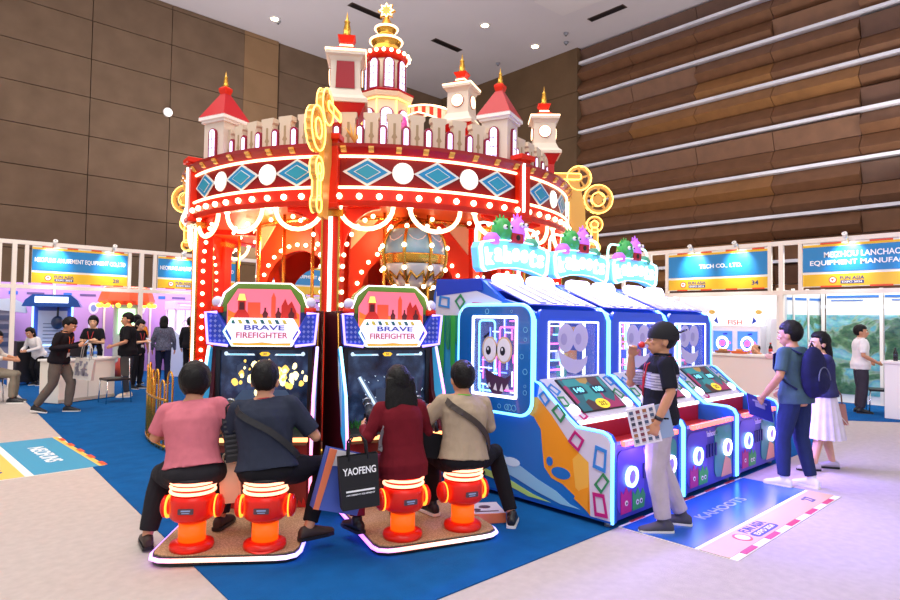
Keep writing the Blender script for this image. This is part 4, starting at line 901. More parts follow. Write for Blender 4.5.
def gun_machine(label, plabel, loc, rz, burn):
    t = thing('shooting_game_machine', label, 'arcade machine', loc, rz, 'two seat firefighting arcade machines')
    body = mat('cab_black', '#1b1820', 0.35)
    # cabinet: side cheeks, front, control deck, screen, header, topper
    for s in (-1, 1):
        MB().prism([(0.86, 0.03), (1.72, 0.03), (1.72, 1.72), (1.15, 1.72), (1.12, 1.40), (1.05, 1.0), (0.86, 0.7)], (s*0.44, 0, 0), Y, Z, 0.035*s).build('side_panel', maroon, t, bevel=0.006)
        m = MB(); m.tube([(s*0.478, 0.9, 0.1), (s*0.478, 0.9, 0.7), (s*0.478, 1.13, 1.05), (s*0.478, 1.2, 1.7)], 0.008, 6); m.build('gold_trim', gold, t)
        # translucent wing beside the screen with neon outline
        wing = [(0.80, 0.64), (0.84, 0.50), (1.0, 0.66), (1.16, 1.38), (1.06, 1.40), (0.86, 1.0)]
        MB().prism(wing, (s*0.475, 0, 0), Y, Z, 0.012*s).build('wing_panel', glow('wing_glow', '#3fa4d8', 0.4), t)
        m = MB(); m.tube([(s*0.485, 0.78, 0.08), (s*0.485, 0.8, 0.62), (s*0.487, 0.86, 1.0), (s*0.49, 1.06, 1.40)], 0.014, 8); m.build('side_led', cyl_l if s < 0 else cyl_r, t)
        m = MB(); m.tube([(s*0.49, 0.98, 0.72), (s*0.49, 1.12, 1.32), (s*0.49, 1.0, 1.1), (s*0.49, 0.98, 0.72)], 0.006, 6); m.build('wing_print', mat('wing_line', '#c8ecf8', 0.4), t)
        # header shoulders: studded blue panels
        hp = [(0.30, 1.41), (0.475, 1.43), (0.50, 1.69), (0.40, 1.69), (0.27, 1.47)]
        MB().prism([(s*a, b) for a, b in hp], (0, 0.98, 0), X, Z, -0.1).build('header_shoulder', mat('shoulder_blue', '#2a46c0', 0.35), t, bevel=0.006)
        m = MB()
        for i in range(4):
            for j in range(6):
                x = 0.335+0.04*i; z = 1.45+0.042*j
                if x > 0.30+max(0, (z-1.47))*0.6 and x < 0.47: m.prism([(s*(x-.014), z), (s*x, z-.014), (s*(x+.014), z), (s*x, z+.014)], (0, 0.98, 0), X, Z, 0.008)
        m.build('studs', mat('stud', '#8a94e8', 0.3), t)
        m = MB(); m.tube([(s*0.30, 0.965, 1.41), (s*0.475, 0.965, 1.43), (s*0.50, 0.965, 1.69), (s*0.40, 0.965, 1.69)], 0.012, 8); m.build('shoulder_led', glow('led_lav', '#a890ff', 2), t)
        MB().sphere((s*0.42, 1.05, 1.78), 0.05, 14).build('beacon', mat('beacon', '#dcd8f0', 0.2), t); MB().cyl((s*0.42, 1.05, 1.69), (s*0.42, 1.05, 1.74), 0.055, n=14).build('beacon_base', redp, t)
    MB().box((0, 1.42, 0.86), (0.86, 0.56, 1.62)).build('cabinet', body, t)
    MB().box((0, 0.92, 0.36), (0.88, 0.1, 0.62)).build('front_panel', mat('front_maroon', '#7a2a24', 0.35, coat=0.3), t)
    m = MB(); m.box((-0.02, 0.862, 0.40), (0.12, 0.01, 0.16), 0); m.ringprism(rrect(0.06, 0.09, 0.01), rrect(0.04, 0.07, 0.01), (-0.02, 0.856, 0.41), X, Z, 0.006, 1); m.build('coin_slot', [mat('coin_gold', '#caa04a', 0.3, 0.5), black], t)
    m = MB(); m.box((0.0, 0.866, 0.16), (0.3, 0.01, 0.2)); m.build('coin_door', mat('coin_door', '#5a1f20', 0.3), t)
    random.seed(5); m = MB()
    for i in range(26):
        x = -0.43+0.034*i; h = random.uniform(0.05, 0.14); m.prism([(x-.02, 0.08), (x+.02, 0.08), (x+.012, .08+h*.6), (x+random.uniform(-.02, .02), .08+h)], (0, 0.868, 0), X, Z, 0.004, random.randrange(2))
    m.build('flame_print', [mat('flame_o', '#e8742a', 0.5), mat('flame_r', '#b8281c', 0.5)], t)
    MB().prism([(0.82, 0.60), (0.86, 0.67), (1.15, 0.72), (1.15, 0.6)], (-0.44, 0, 0), Y, Z, 0.88).build('control_deck', mat('deck_dark', '#2a2e28', 0.5), t)
    m = MB(); random.seed(8)
    for i in range(170):
        x = random.uniform(-.41, .41); y = random.uniform(1.0, 1.12); m.prism([(-.012, 0), (.012, 0), (0, random.uniform(.03, .06))], (x, y, 0.69+0.2*(y-1.0)), Vector((1, random.uniform(-.6, .6), 0)).normalized(), Z, 0.002, random.randrange(2))
    tag(m.build('grass_strip', [mat('grass1', '#2f8a3c', 0.7), mat('grass2', '#1f5c2c', 0.7)], t), kind='stuff')
    MB().box((0, 0.815, 0.645), (0.9, 0.03, 0.03)).build('deck_led', glow('deck_led', '#ff9a60', 3), t)
    scr = MB(); scr.box((0, 1.14, 1.04), (0.82, 0.02, 0.68)); so = scr.build('screen', game_screen('screen_pic', burn), t)
    def disp(m, P, k, mi): m.prism(P, (0, 1.129-0.001*k, 0), X, Z, 0.001, mi)
    m = MB(); random.seed(12 if burn else 14)
    if burn:
        for i in range(80):
            x = random.gauss(0.04, 0.17); z = random.gauss(1.15, 0.055); r = random.uniform(.01, .038)
            if abs(x) < .38: disp(m, [(x+r*math.cos(q)*random.uniform(.6, 1.3), z+r*1.1*math.sin(q)) for q in [k*PI/4 for k in range(8)]], i*0.05, 0 if random.random() < .55 else 1)
        for x, z, w_, h_ in ((-.2, 1.12, .1, .14), (-.05, 1.1, .06, .1), (.22, 1.12, .12, .12), (0.1, 1.15, 0.04, 0.16)): disp(m, [(x-w_/2, z), (x+w_/2, z), (x+w_/2, z+h_*.8), (x, z+h_), (x-w_/2, z+h_*.8)], 0.0, 2)
        disp(m, [(-.38, 0.8), (.38, 0.8), (.2, 1.02), (-.2, 1.02)], 0, 3)
    else:
        disp(m, [(-.30, 1.12), (-.26, 1.14), (-.05, .84), (-.12, .82)], 1, 4)
        disp(m, [(-.29, 1.125), (-.27, 1.135), (-.08, .84), (-.1, .83)], 2, 5)
        for x, z, w_, h_ in ((-.05, .9, .12, .12), (.08, .92, .1, .16), (.26, .92, .12, .2)): disp(m, [(x-w_/2, z), (x+w_/2, z), (x+w_/2, z+h_), (x-w_/2, z+h_)], 0, 2)
        for i in range(20): x = random.uniform(-.3, .38); z = random.uniform(.85, 1.2); disp(m, [(x, z), (x+.01, z), (x, z+.012)], 1, 5)
    for x in (-.22, .22):
        disp(m, [(x-.13, 1.32), (x+.13, 1.32), (x+.12, 1.335), (x-.12, 1.335)], 3, 5); disp(m, ell(.018, .018, 12, x*1.6, 1.335), 4, 5); disp(m, [(x-.1, 1.325), (x+.06, 1.325), (x+.06, 1.332), (x-.1, 1.332)], 4, 6)
    disp(m, [(-.05, 1.335), (-.03, 1.315), (.03, 1.315), (.05, 1.335), (.03, 1.35), (-.03, 1.35)], 4, 7); m.text('88' if False else '30', (0, 1.124, 1.333), X, Z, 0.035, 0.02, 0.001, 2)
    m.build('screen_picture', [glow('scr_fire', '#fff0a8', 1.6), glow('scr_fire2', '#f0c860', 1.0), glow('scr_bld', '#2c3a52', 0.6), glow('scr_road', '#34465e', 0.6), glow('scr_water', '#5a708c', 0.7), glow('scr_hud', '#c8e0f0', 0.9), glow('scr_bar', '#2fb8c8', 0.9), glow('scr_time', '#f0c030', 0.9)], so)
    m = MB(); m.ringprism(rrect(0.88, 0.74, 0.01, 2), rrect(0.80, 0.66, 0.01, 2), (0, 1.13, 1.04), X, Z, 0.03); m.build('screen_bezel', black, t)
    # header box behind shoulders
    MB().box((0, 1.3, 1.55), (0.9, 0.5, 0.3)).build('header_box', mat('header_blue', '#20308c', 0.35), t)
    # topper
    oct_ = [(-0.45, 1.58), (-0.29, 1.38), (0.29, 1.38), (0.45, 1.58), (0.40, 1.80), (0.27, 1.965), (-0.27, 1.965), (-0.40, 1.80)]
    oct_ = [(-0.43, 1.68), (-0.3, 1.48), (0.3, 1.48), (0.43, 1.68), (0.36, 1.86), (0.245, 1.95), (-0.245, 1.95), (-0.36, 1.86)]
    c0 = (0, 1.7)
    m = MB(); m.prism(oct_, (0, 1.05, 0), X, Z, -0.1); m.build('topper', mat('topper_green', '#5f8a2c', 0.35), t)
    m = MB(); m.ringprism(scalep(oct_, 1.0, c0), scalep(oct_, 0.965, c0), (0, 1.035, 0), X, Z, 0.02); m.build('topper_led', topled, t)
    m = MB(); city_art(m, 0.66, 0.36, Vector((0, 1.036, 1.535)), X, Z, Vector((0, -1, 0))); m.build('poster_art', artm, t)
    hx = [(-0.345, 1.53), (-0.265, 1.405), (0.265, 1.405), (0.345, 1.53), (0.27, 1.645), (-0.27, 1.645)]
    m = MB(); m.prism(hx, (0, 0.985, 0), X, Z, -0.06); m.build('logo_plate', glow('logo_white', '#e8e4ff', 0.7), t)
    m = MB(); m.ringprism(hx, scalep(hx, 0.955, (0, 1.525)), (0, 0.975, 0), X, Z, 0.015); m.build('logo_led', rainbow('led_logo', ['#50e070', '#fff6ff', '#ffffff', '#ff80e0'], 0, 1.2, 0.5, 2), t)
    m = MB()
    for i in range(8): x = -0.27+0.066*i; m.prism([(x, 1.597), (x+.03, 1.597), (x+.012, 1.632), (x-.018, 1.632)], (0, 0.982, 0), X, Z, 0.003, i % 2)
    m.prism([(-.25, 1.412), (.25, 1.412), (.27, 1.435), (.1, 1.43), (0, 1.44), (-.12, 1.43), (-.27, 1.435)], (0, 0.982, 0), X, Z, 0.003, 2)
    m.build('hazard_stripes', [mat('hz_teal', '#2a6a70', 0.4), mat('hz_yel', '#d8c850', 0.4), glow('hz_fire', '#ff7a2a', 1.2)], t)
    m = MB(); m.text('BRAVE', (0.02, 0.981, 1.565), X, Z, 0.36, 0.042, 0.004, 0); m.text('FIREFIGHTER', (0, 0.981, 1.50), X, Z, 0.46, 0.05, 0.004, 1); m.build('lettering', [mat('logo_blue', '#5560c0', 0.4), mat('logo_red', '#d86a7a', 0.4)], t)
    # water guns on swivel mounts
    for s in (-1, 1):
        g = MB(); g.tube([(s*0.26, 0.98, 0.70), (s*0.26, 0.97, 0.80)], 0.03, 10); g.box((s*0.26, 0.96, 0.82), (0.07, 0.1, 0.06)); go = g.build('gun_mount', black, t)
        d0 = Vector((s*0.27, 0.80, 0.80)); d1 = Vector((s*0.24, 1.1, 0.93)); m = MB()
        m.tube([d0, d0.lerp(d1, .35), d0.lerp(d1, .36), d0.lerp(d1, .6), d0.lerp(d1, .61), d1], [.03, .03, .042, .042, .028, .034], 12); m.build('water_gun', dkgrey, t)
        m = MB(); m.tube([d1, d1+(d1-d0)*0.04], [0.036, 0.042], 12); m.tube([d0.lerp(d1, .75), d0.lerp(d1, .8)], 0.034, 12); m.build('gun_ring', mat('gun_silver', '#c8ccd4', 0.25, 0.7), t)
        m = MB(); m.tube([d0, d0+Vector((0, -0.05, -0.1))], 0.018, 8); m.tube([d0, d0+Vector((0, -0.04, 0.05))], 0.018, 8); m.build('gun_grip', black, t)
    # platform
    pf = [(-0.49, 0.86), (0.49, 0.86)]; pts = [(-0.49, 0.12), (-0.47, 0.05), (-0.41, 0.01), (-0.33, 0.0), (0.33, 0.0), (0.41, 0.01), (0.47, 0.05), (0.49, 0.12), (0.49, 1.05), (-0.49, 1.05)]
    MB().prism([(a*0.985, b+0.012) for a, b in pts], (0, 0, 0.015), X, Y, 0.055).build('platform', black, t)
    tread = bpy.data.materials.get('tread')
    if not tread:
        tread = mat('tread', '#9a7a62', 0.6); nt = tread.node_tree; b = nt.nodes['Principled BSDF']; tc = nt.nodes.new('ShaderNodeTexCoord'); v = nt.nodes.new('ShaderNodeTexVoronoi'); v.inputs['Scale'].default_value = 70
        nt.links.new(tc.outputs['Object'], v.inputs['Vector']); r = nt.nodes.new('ShaderNodeValToRGB'); r.color_ramp.elements[0].color = C('#dcb892'); r.color_ramp.elements[1].color = C('#a8845e'); r.color_ramp.elements[1].position = 0.6
        nt.links.new(v.outputs['Distance'], r.inputs['Fac']); nt.links.new(r.outputs['Color'], b.inputs['Base Color'])
    MB().prism([(a*0.97, b*0.98+0.02) for a, b in pts], (0, 0, 0.07), X, Y, 0.008).build('tread_mat', tread, t)
    m = MB(); m.tube([(-0.49, 1.0, 0.05)]+[(a, b, 0.05) for a, b in pts[:8]]+[(0.49, 1.0, 0.05)], 0.014, 8); m.build('platform_led', rb1, t)
    for o in t.children:
        if not o.name.startswith(('platform', 'tread', 'gun', 'water')): o.location.y = 0.15; o.scale.x = 0.93
    return t
def hydrant_seat(label, loc, rz):
    t = thing('hydrant_stool', label, 'stool', loc, rz, 'red fire hydrant shaped stools')
    hr = mat('hydrant_red', '#e81e08', 0.28, spec=0.4)
    MB().lathe([(0.14, 0.0), (0.145, 0.02), (0.14, 0.04), (0.1, 0.055)], n=32).build('base_flange', hr, t)
    m = MB(); m.lathe([(0.088, 0.05), (0.088, 0.19)], n=32); m.build('lit_column', glow('hydrant_glow', '#ff5a08', 0.9), t)
    MB().lathe([(0.09, 0.18), (0.125, 0.2), (0.145, 0.22), (0.15, 0.25), (0.15, 0.33), (0.14, 0.36), (0.12, 0.375)], n=32).build('bonnet', hr, t)
    for s in (-1, 1):
        m = MB(); m.tube([(s*0.13, 0, 0.28), (s*0.17, 0, 0.28)], 0.055, 18); m.build('side_outlet', hr, t)
        m = MB(); m.tube([(s*0.165, 0, 0.28), (s*0.185, 0, 0.28), (s*0.2, 0, 0.28), (s*0.205, 0, 0.28)], [0.075, 0.075, 0.05, 0.03], 18); m.build('outlet_cap', hr, t)
        m = MB(); m.tube([(s*0.155, 0, 0.28), (s*0.163, 0, 0.28)], 0.077, 18); m.build('outlet_glow', glow('outlet_glow', '#ff9a30', 2), t)
    MB().lathe([(0.135, 0.37), (0.135, 0.46)], n=32).build('collar', hr, t)
    m = MB()
    for z in (0.39, 0.425, 0.455): m.tube([(0.142*math.cos(2*PI*i/32), 0.142*math.sin(2*PI*i/32), z) for i in range(32)], 0.0105, 8, closed=True)
    m.build('ring_led', glow('stool_led', '#ff9a78', 3.2), t)
    MB().lathe([(0.14, 0.462), (0.155, 0.47), (0.155, 0.485), (0.13, 0.498), (0, 0.50)], n=32).build('cushion', mat('cushion_black', '#1a1416', 0.5), t)
    m = MB(); m.prism(rrect(0.1, 0.038, 0.006), (0, -0.152, 0.285), X, Z, 0.004, 0); m.box((0, -0.157, 0.29), (0.06, 0.003, 0.009), 1); m.box((0, -0.157, 0.275), (0.05, 0.003, 0.005), 1); m.build('name_plate', [mat('plate_dark', '#58404a', 0.4), mat('plate_txt', '#9fb0d8', 0.4)], t)
    return t
O1, A1 = Vector((1.705, 4.005, 0)), rad(-37); O2, A2 = Vector((3.011, 3.279, 0)), rad(-18)
def mloc(O, A, x, y, z=0): return O + Matrix.Rotation(A, 3, 'Z') @ Vector((x, y, z))
gun_machine('left firefighting game cabinet with a bright burning town on its screen', '', O1, A1, True)
gun_machine('right firefighting game cabinet with a dark screen, beside the blue arcade row', '', O2, A2, False)
for O, A, x, y, l in ((O1, A1, -0.245, 0.165, 'leftmost red hydrant stool, under the person in the pink shirt'), (O1, A1, 0.245, 0.145, 'red hydrant stool under the person in the dark navy shirt'),
                      (O2, A2, -0.245, 0.17, 'red hydrant stool under the long haired woman in maroon'), (O2, A2, 0.245, 0.18, 'rightmost red hydrant stool, under the man in the beige shirt')):
    hydrant_seat(l, mloc(O, A, x, y, 0.078), A)
# ---------------------------------------------------------------- row of three blue monster arcade machines
slope = mat('panel_white', '#d8d2e6', 0.35); orange = mat('art_orange', '#f59a1c', 0.4); cyanb = mat('art_cyan', '#2fa8e0', 0.4); seab = mat('art_blue', '#1670c4', 0.4); lime = mat('art_lime', '#b8e07a', 0.4); slime = mat('art_green', '#37b04a', 0.4)
fr_b = mat('frame_blue', '#2f86d8', 0.35); fr_m = mat('frame_magenta', '#c01f7a', 0.35); fr_g = mat('frame_green', '#2f8a58', 0.35)
ledc = glow('led_cyanblue', '#6ac4ff', 2.6); ledb = glow('led_deepblue', '#6a6cff', 5); hoodl = glow('hood_lamp', '#f0ecff', 3)
def quadframe(m, pts, o, u, v, d, mi, k=0.68): m.ringprism(pts, scalep(pts, k), o, u, v, d, mi)
def tilt(cx, cy, w, h, a, sk=0.15):
    ca, sa = math.cos(rad(a)), math.sin(rad(a)); P = [(-w/2, -h/2), (w/2, -h/2*(1-sk)), (w/2*(1-sk), h/2), (-w/2*(1-sk*.5), h/2*(1-sk))]
    return [(cx+x*ca-y*sa, cy+x*sa+y*ca) for x, y in P]
W = 1.16
PROF = [(2.15, 0.05), (0.0, 0.05), (0.0, 0.69), (0.03, 0.74), (0.09, 0.765), (0.34, 0.775), (0.42, 0.83), (0.74, 1.10), (0.80, 1.12), (0.80, 1.66), (0.83, 1.73), (0.92, 1.79), (1.2, 1.86), (1.5, 2.07), (2.13, 2.06), (2.18, 1.9)]
def screen_art():
    m = bpy.data.materials.new('score_picture'); m.use_nodes = True; nt = m.node_tree; b = nt.nodes['Principled BSDF']; tc = nt.nodes.new('ShaderNodeTexCoord'); v = nt.nodes.new('ShaderNodeTexVoronoi'); v.inputs['Scale'].default_value = 6
    nt.links.new(tc.outputs['Object'], v.inputs['Vector']); r = nt.nodes.new('ShaderNodeValToRGB'); r.color_ramp.interpolation = 'CONSTANT'; e = r.color_ramp.elements
    for p, c in ((0.25, '#2fa0a8'), (0.5, '#b8286a'), (0.7, '#5a2a20'), (0.85, '#c8963a')): q = e.new(p); q.color = C(c)
    e[0].color = C('#1c6f80'); e[-1].color = C('#2a8a70')
    sp = nt.nodes.new('ShaderNodeSeparateXYZ'); nt.links.new(v.outputs['Color'], sp.inputs[0]); nt.links.new(sp.outputs[0], r.inputs['Fac']); nt.links.new(r.outputs[0], b.inputs['Emission Color']); b.inputs['Emission Strength'].default_value = 0.7; b.inputs['Base Color'].default_value = (0.02, 0.02, 0.03, 1); return m
scr_art = screen_art()
def monster_machine(i, label):
    x0 = 4.30+1.2*i
    t = thing('prize_game_machine', label, 'arcade machine', (x0, 2.70, 0), 0, 'row of blue monster prize machines')
    # shell made of two side cheeks and cross panels
    for s, xx in ((0, 0.0), (1, W-0.06)):
        m = MB(); m.prism(PROF, (xx, 0, 0), Y, Z, 0.06); m.build('side_cheek', mat('cheek_blue', '#1d62d2', 0.35, coat=0.3), t)
        m = MB(); e = [(xx+(0.0 if s == 0 else 0.06), y, z) for y, z in PROF[1:12]]; m.tube(e, 0.013, 8); m.build('edge_led', ledc, t)
    MB().box((W/2, 1.35, 0.95), (W-0.12, 1.6, 1.6)).build('cabinet', bluep, t) if False else None
    MB().box((W/2, 2.1, 1.0), (W-0.12, 0.06, 1.9)).build('back_panel', bluep, t)
    MB().box((W/2, 0.05, 0.36), (W-0.12, 0.08, 0.60)).build('front_panel', mat('front_violet', '#3a3aa8', 0.35), t)
    MB().box((W/2, 1.1, 0.07), (W-0.12, 2.0, 0.05)).build('floor_plate', dkgrey, t)
    m = MB()
    for yy in (0.08, 1.2, 2.05):
        for xx in (0.06, W-0.06): m.cyl((xx, yy, 0.0), (xx, yy, 0.05), 0.028, n=10)
    m.build('feet', mat('feet_grey', '#8c94a0', 0.4, 0.5), t)
    # front art: payout slots, ring lights
    m = MB(); m.prism(rrect(0.42, 0.5, 0.08), (0.28, 0.008, 0.36), X, Z, 0.006, 0); m.prism(rrect(0.4, 0.5, 0.08), (0.86, 0.008, 0.36), X, Z, 0.006, 1)
    m.build('front_print', [mat('fp_violet', '#5a48c8', 0.35), mat('fp_green', '#2f8f86', 0.35)], t)
    m = MB(); random.seed(20+i)
    m.prism([(.12, .1), (.28, .1), (.28, .28), (.24, .25), (.2, .31), (.16, .25), (.12, .29)], (0, 0.0, 0), X, Z, 0.004, 0); m.prism([(.3, .1), (.48, .1), (.5, .2), (.46, .26), (.42, .21), (.38, .28), (.34, .22), (.3, .26)], (0, 0, 0), X, Z, 0.004, 1)
    for cx, cz in ((.2, .18), (.37, .16), (.43, .16)): m.prism(ell(.022, .022, 14, cx, cz), (0, -0.004, 0), X, Z, 0.003, 2); m.prism(ell(.01, .01, 10, cx, cz), (0, -0.007, 0), X, Z, 0.002, 3)
    m.prism([(.8, .1), (1.05, .1), (1.02, .25), (.9, .3)], (0, 0, 0), X, Z, 0.004, 4)
    m.build('print_shapes', [fr_m, slime, white, black, mat('art_peach', '#e8a080', 0.4)], t)
    for cx in (0.27, 0.93):
        m = MB(); m.ringprism(ell(.085, .085), ell(.06, .06), (cx, 0.0, 0.385), X, Z, 0.025); m.build('ring_light', glow('ring_cy', '#a8f0ff', 3) if cx < .5 else glow('ring_vi', '#e0d4ff', 3), t)
        m = MB(); m.prism(ell(.058, .058), (cx, 0.004, 0.385), X, Z, 0.02); m.build('button', mat('btn_violet', '#9a86d8', 0.25), t)
    m = MB()
    for k in range(4): x = 0.48+0.065*k; m.prism(rrect(0.03, 0.13, 0.012), (x, 0.004, 0.4), X, Z, 0.012); 
    m.build('ticket_slots', mat('slot_dark', '#20286a', 0.3), t)
    m = MB(); m.text('kahoots', (0.6, 0.006, 0.565), X, Z, 0.24, 0.06, 0.004, 0); m.build('lettering', mat('kh_txt', '#d8d0ff', 0.4), t)
    m = MB(); m.box((0.60, 0.0, 0.665), (0.9, 0.04, 0.04)); m.build('tray_lip', glow('lip_led', '#ff6a5a', 2.2), t)
    m = MB(); m.text('PLAY 1', (0.25, -0.022, 0.665), X, Z, 0.12, 0.025, 0.003); m.text('PLAY 2', (0.9, -0.022, 0.665), X, Z, 0.14, 0.025, 0.003); m.build('lip_lettering', white, t)
    # recessed red tray
    m = MB(); m.box((W/2, 0.22, 0.60), (W-0.14, 0.34, 0.02), 0); m.box((W/2, 0.385, 0.69), (W-0.14, 0.02, 0.18), 0); m.build('prize_tray', mat('tray_red', '#b01824', 0.4), t)
    m = MB(); m.box((W/2, 0.38, 0.79), (W-0.14, 0.03, 0.03)); m.build('tray_led', glow('tray_led', '#f4f0e8', 2.5), t)
    # sloped console with score screen
    sl0, sl1 = Vector((0.06, 0.41, 0.815)), Vector((0.06, 0.79, 1.13)); d = (sl1-sl0); L = d.length; d.normalize(); n_ = Vector((0, -d.z, d.y))
    m = MB(); m.prism([(0, 0), (W-0.12, 0), (W-0.12, L), (0, L)], sl0-n_*0.03, X, d, 0.03); m.build('console', slope, t)
    scr = [(0.18, 0.05), (0.88, 0.05), (0.88, L-0.03), (0.18, L-0.03)]
    m = MB(); m.prism([(a, b) for a, b in scr], sl0, X, d, 0.01); so = m.build('score_screen', black, t)
    m = MB(); m.prism(scalep(scr, 0.94), sl0+n_*0.01, X, d, 0.003); m.build('score_picture', scr_art, so)
    m = MB(); 
    for cx, cy, tx in ((.38, L*.62, '140'), (.68, L*.6, '108')): m.prism(rrect(.2, .1, .02, cx=cx, cy=cy), sl0+n_*0.0135, X, d, 0.002, 0); m.text(tx, sl0+n_*0.016+X*cx+d*cy, X, d, .13, .06, .002, 1)
    m.prism(ell(.1, .06, 20, .56, L*.25), sl0+n_*0.0135, X, d, 0.002, 2); m.text('212', sl0+n_*0.016+X*.56+d*(L*.25), X, d, .1, .05, .002, 3)
    m.build('score_panels', [mat('sc_dark', '#183048', 0.3), glow('sc_txt', '#7fe8ff', 1.2), glow('sc_gold', '#d8c030', 0.8), mat('sc_brown', '#6a4a18', 0.4)], so)
    for cx, col in ((0.1, 0), (0.96, 1)):
        m = MB(); m.lathe([(.055, 0), (.055, .02), (.03, .03), (0, .032)], n=20); mm = MB(Matrix.Translation(sl0+X*cx+d*0.10+n_*0.0) @ n_.to_track_quat('Z', 'Y').to_matrix().to_4x4()); mm.v, mm.f, mm.mi, mm.sm = [tuple(mm.M @ Vector(v)) for v in m.v], m.f, m.mi, m.sm
        mm.build('dome_button', glow('dome_btn', '#f0f0ff', 2.0), t)
    for (cx, cy, a, mi) in ((.07, L*.72, 20, 0), (.06, L*.42, -10, 1), (.15, .05, 15, 2), (.99, L*.8, 10, 0), (.96, L*.45, 20, 1), (1.0, .12, -15, 2)): m = MB(); quadframe(m, tilt(cx, cy, .1, .13, a), sl0+n_*0.0, X, d, 0.006, 0); m.build('printed_frame', [fr_b, fr_g, fr_m][mi], t)
    # front blue face with window
    win = (0.20, 0.98, 1.13, 1.64)
    o_ = rrect(W-0.12, 0.66, 0.05, 6, W/2, 1.43); hole = rrect(win[1]-win[0], win[3]-win[2], 0.012, 6, (win[0]+win[1])/2, (win[2]+win[3])/2)
    m = MB(); m.ringprism(o_, hole, (0, 0.80, 0), X, Z, -0.03); m.build('front_frame', bluep, t)
    m = MB(); m.ringprism(rrect(win[1]-win[0]+.03, win[3]-win[2]+.03, .012, 6, .59, 1.385), hole, (0, 0.798, 0), X, Z, 0.008); m.build('window_led', glow('win_led', '#f2f4ff', 2.2), t)
    m = MB(); m.box((.59, 0.82, 1.385), (.78, .008, .51)); g = m.build('window_glass', glassmat('mach_glass', '#cfe0ff', 0.10), t)
    m = MB(Matrix.Translation((.59, 0, 1.39)) @ Matrix.Diagonal((1.22, 1, 1.12, 1)) @ Matrix.Translation((-.595, 0, -1.365))); pw = mat('decal_white', '#c9c4ec', 0.4); m.prism(ell(.105, .12, 24, .50, 1.46), (0, 0.812, 0), X, Z, 0.003, 0); m.prism(ell(.105, .12, 24, .69, 1.46), (0, 0.811, 0), X, Z, 0.003, 0)
    m.prism([(.40, 1.36), (.50, 1.31), (.6, 1.275), (.7, 1.27), (.79, 1.3), (.78, 1.24), (.72, 1.18), (.63, 1.15), (.53, 1.17), (.44, 1.24)], (0, 0.812, 0), X, Z, 0.003, 0); m.prism(ell(.04, .05, 16, .47, 1.45), (0, 0.808, 0), X, Z, 0.002, 1); m.prism(ell(.04, .05, 16, .66, 1.45), (0, 0.808, 0), X, Z, 0.002, 1)
    m.build('face_decal', [pw, mat('decal_grey', '#aaa4d8', 0.4)], g)
    # interior
    MB().box((W/2, 1.95, 1.35), (W-0.14, 0.04, 0.95)).build('interior_back', mat('int_back', '#7a86d0', 0.5), t)
    MB().box((W/2, 1.4, 1.08), (W-0.14, 1.1, 0.04)).build('interior_floor', mat('int_floor', '#c8d0f0', 0.4), t)
    m = MB(); random.seed(31+i)
    for k in range(7): x = .22+.12*k; m.box((x, .93+.1*(k % 3), 1.4), (.022, .022, .56), (k*2) % 3)
    for k in range(6): z = 1.18+.085*k; m.box((.62+.1*(k % 2), 1.0+.08*(k % 3), z), (.5, .02, .014), (k+1) % 3)
    m.build('interior_leds', [glow('int_w', '#e8f4ff', 2), npink, ncyan], t)
    m = MB()
    for k in range(44): m.box((random.uniform(.14, 1.0), random.uniform(1.0, 1.5), 1.16+random.choice([0, .14, .28, .4])), (random.uniform(.05, .1), .07, random.uniform(.06, .12)), random.randrange(5))
    tag(m.build('prizes', [mat('prz%d' % q, c, 0.4) for q, c in enumerate(['#e83a8a', '#2f6fe8', '#f4f4fa', '#f0a030', '#3ac8a0'])], t), kind='stuff')
    # hood: rear hump, sloped clear panel with bars, lamps, sign
    MB().prism([(1.45, 1.95), (1.47, 2.06), (2.12, 2.08), (2.12, 1.9)], (-0.012, 0, 0), Y, Z, W+.024).build('hood', mat('hood_blue', '#1a3ec0', 0.35), t)
    p0, p1 = Vector((0.05, 0.90, 1.80)), Vector((0.05, 1.44, 2.02)); d2 = (p1-p0); L2 = d2.length; d2.normalize(); n2 = Vector((0, -d2.z, d2.y))
    m = MB(); m.prism([(0, 0), (W-0.1, 0), (W-0.1, L2), (0, L2)], p0, X, d2, 0.012); m.build('slope_panel', mat('slope_white', '#7f80c8', 0.4), t)
    m = MB()
    for k in range(5): m.prism([(.18+.18*k, .03), (.26+.18*k, .03), (.26+.18*k, L2-.03), (.18+.18*k, L2-.03)], p0+n2*0.012, X, d2, 0.012, 0)
    m.build('slope_bars', mat('bar_white', '#c0c0ea', 0.35), t)
    for cx in (.32, .84):
        m = MB(); m.prism(rrect(.42, .13, .06), (cx, 1.44, 2.045), X, Vector((0, .25, .97)).normalized(), 0.05); m.build('hood_lamp', hoodl, t)
    sg = [(-.56, .12), (-.53, .18), (-.3, .225), (0, .24), (.3, .225), (.53, .18), (.56, .12), (.53, -.08), (.48, -.12), (.25, -.07), (0, -.055), (-.25, -.07), (-.48, -.12), (-.53, -.08)]
    m = MB(); m.prism(sg, (W/2, 1.56, 2.26), X, Z, -0.09); so = m.build('sign', glow('sign_glow', '#6cbce8', 0.62), t)
    m = MB(); m.ringprism(scalep(sg, 1.0, (0, .05)), scalep(sg, .93, (0, .05)), (W/2, 1.545, 2.26), X, Z, 0.02); m.build('sign_rim', glow('sign_rim', '#b8f6ff', 2), so)
    lt = MB()
    for k, ch in enumerate('kahoots'):
        x = (k-3)*.135; zz = .085-.1*(x/.5)**2*0.6; a = -x*0.35
        lt.text(ch, (W/2+x, 1.55, 2.26+zz), Vector((math.cos(a), 0, math.sin(a))), Vector((-math.sin(a), 0, math.cos(a))), .10, .14 if ch in 'aoos' else .18, 0.025)
    lt.build('lettering', glow('kh_glow', '#ffffff', 1.6), so)
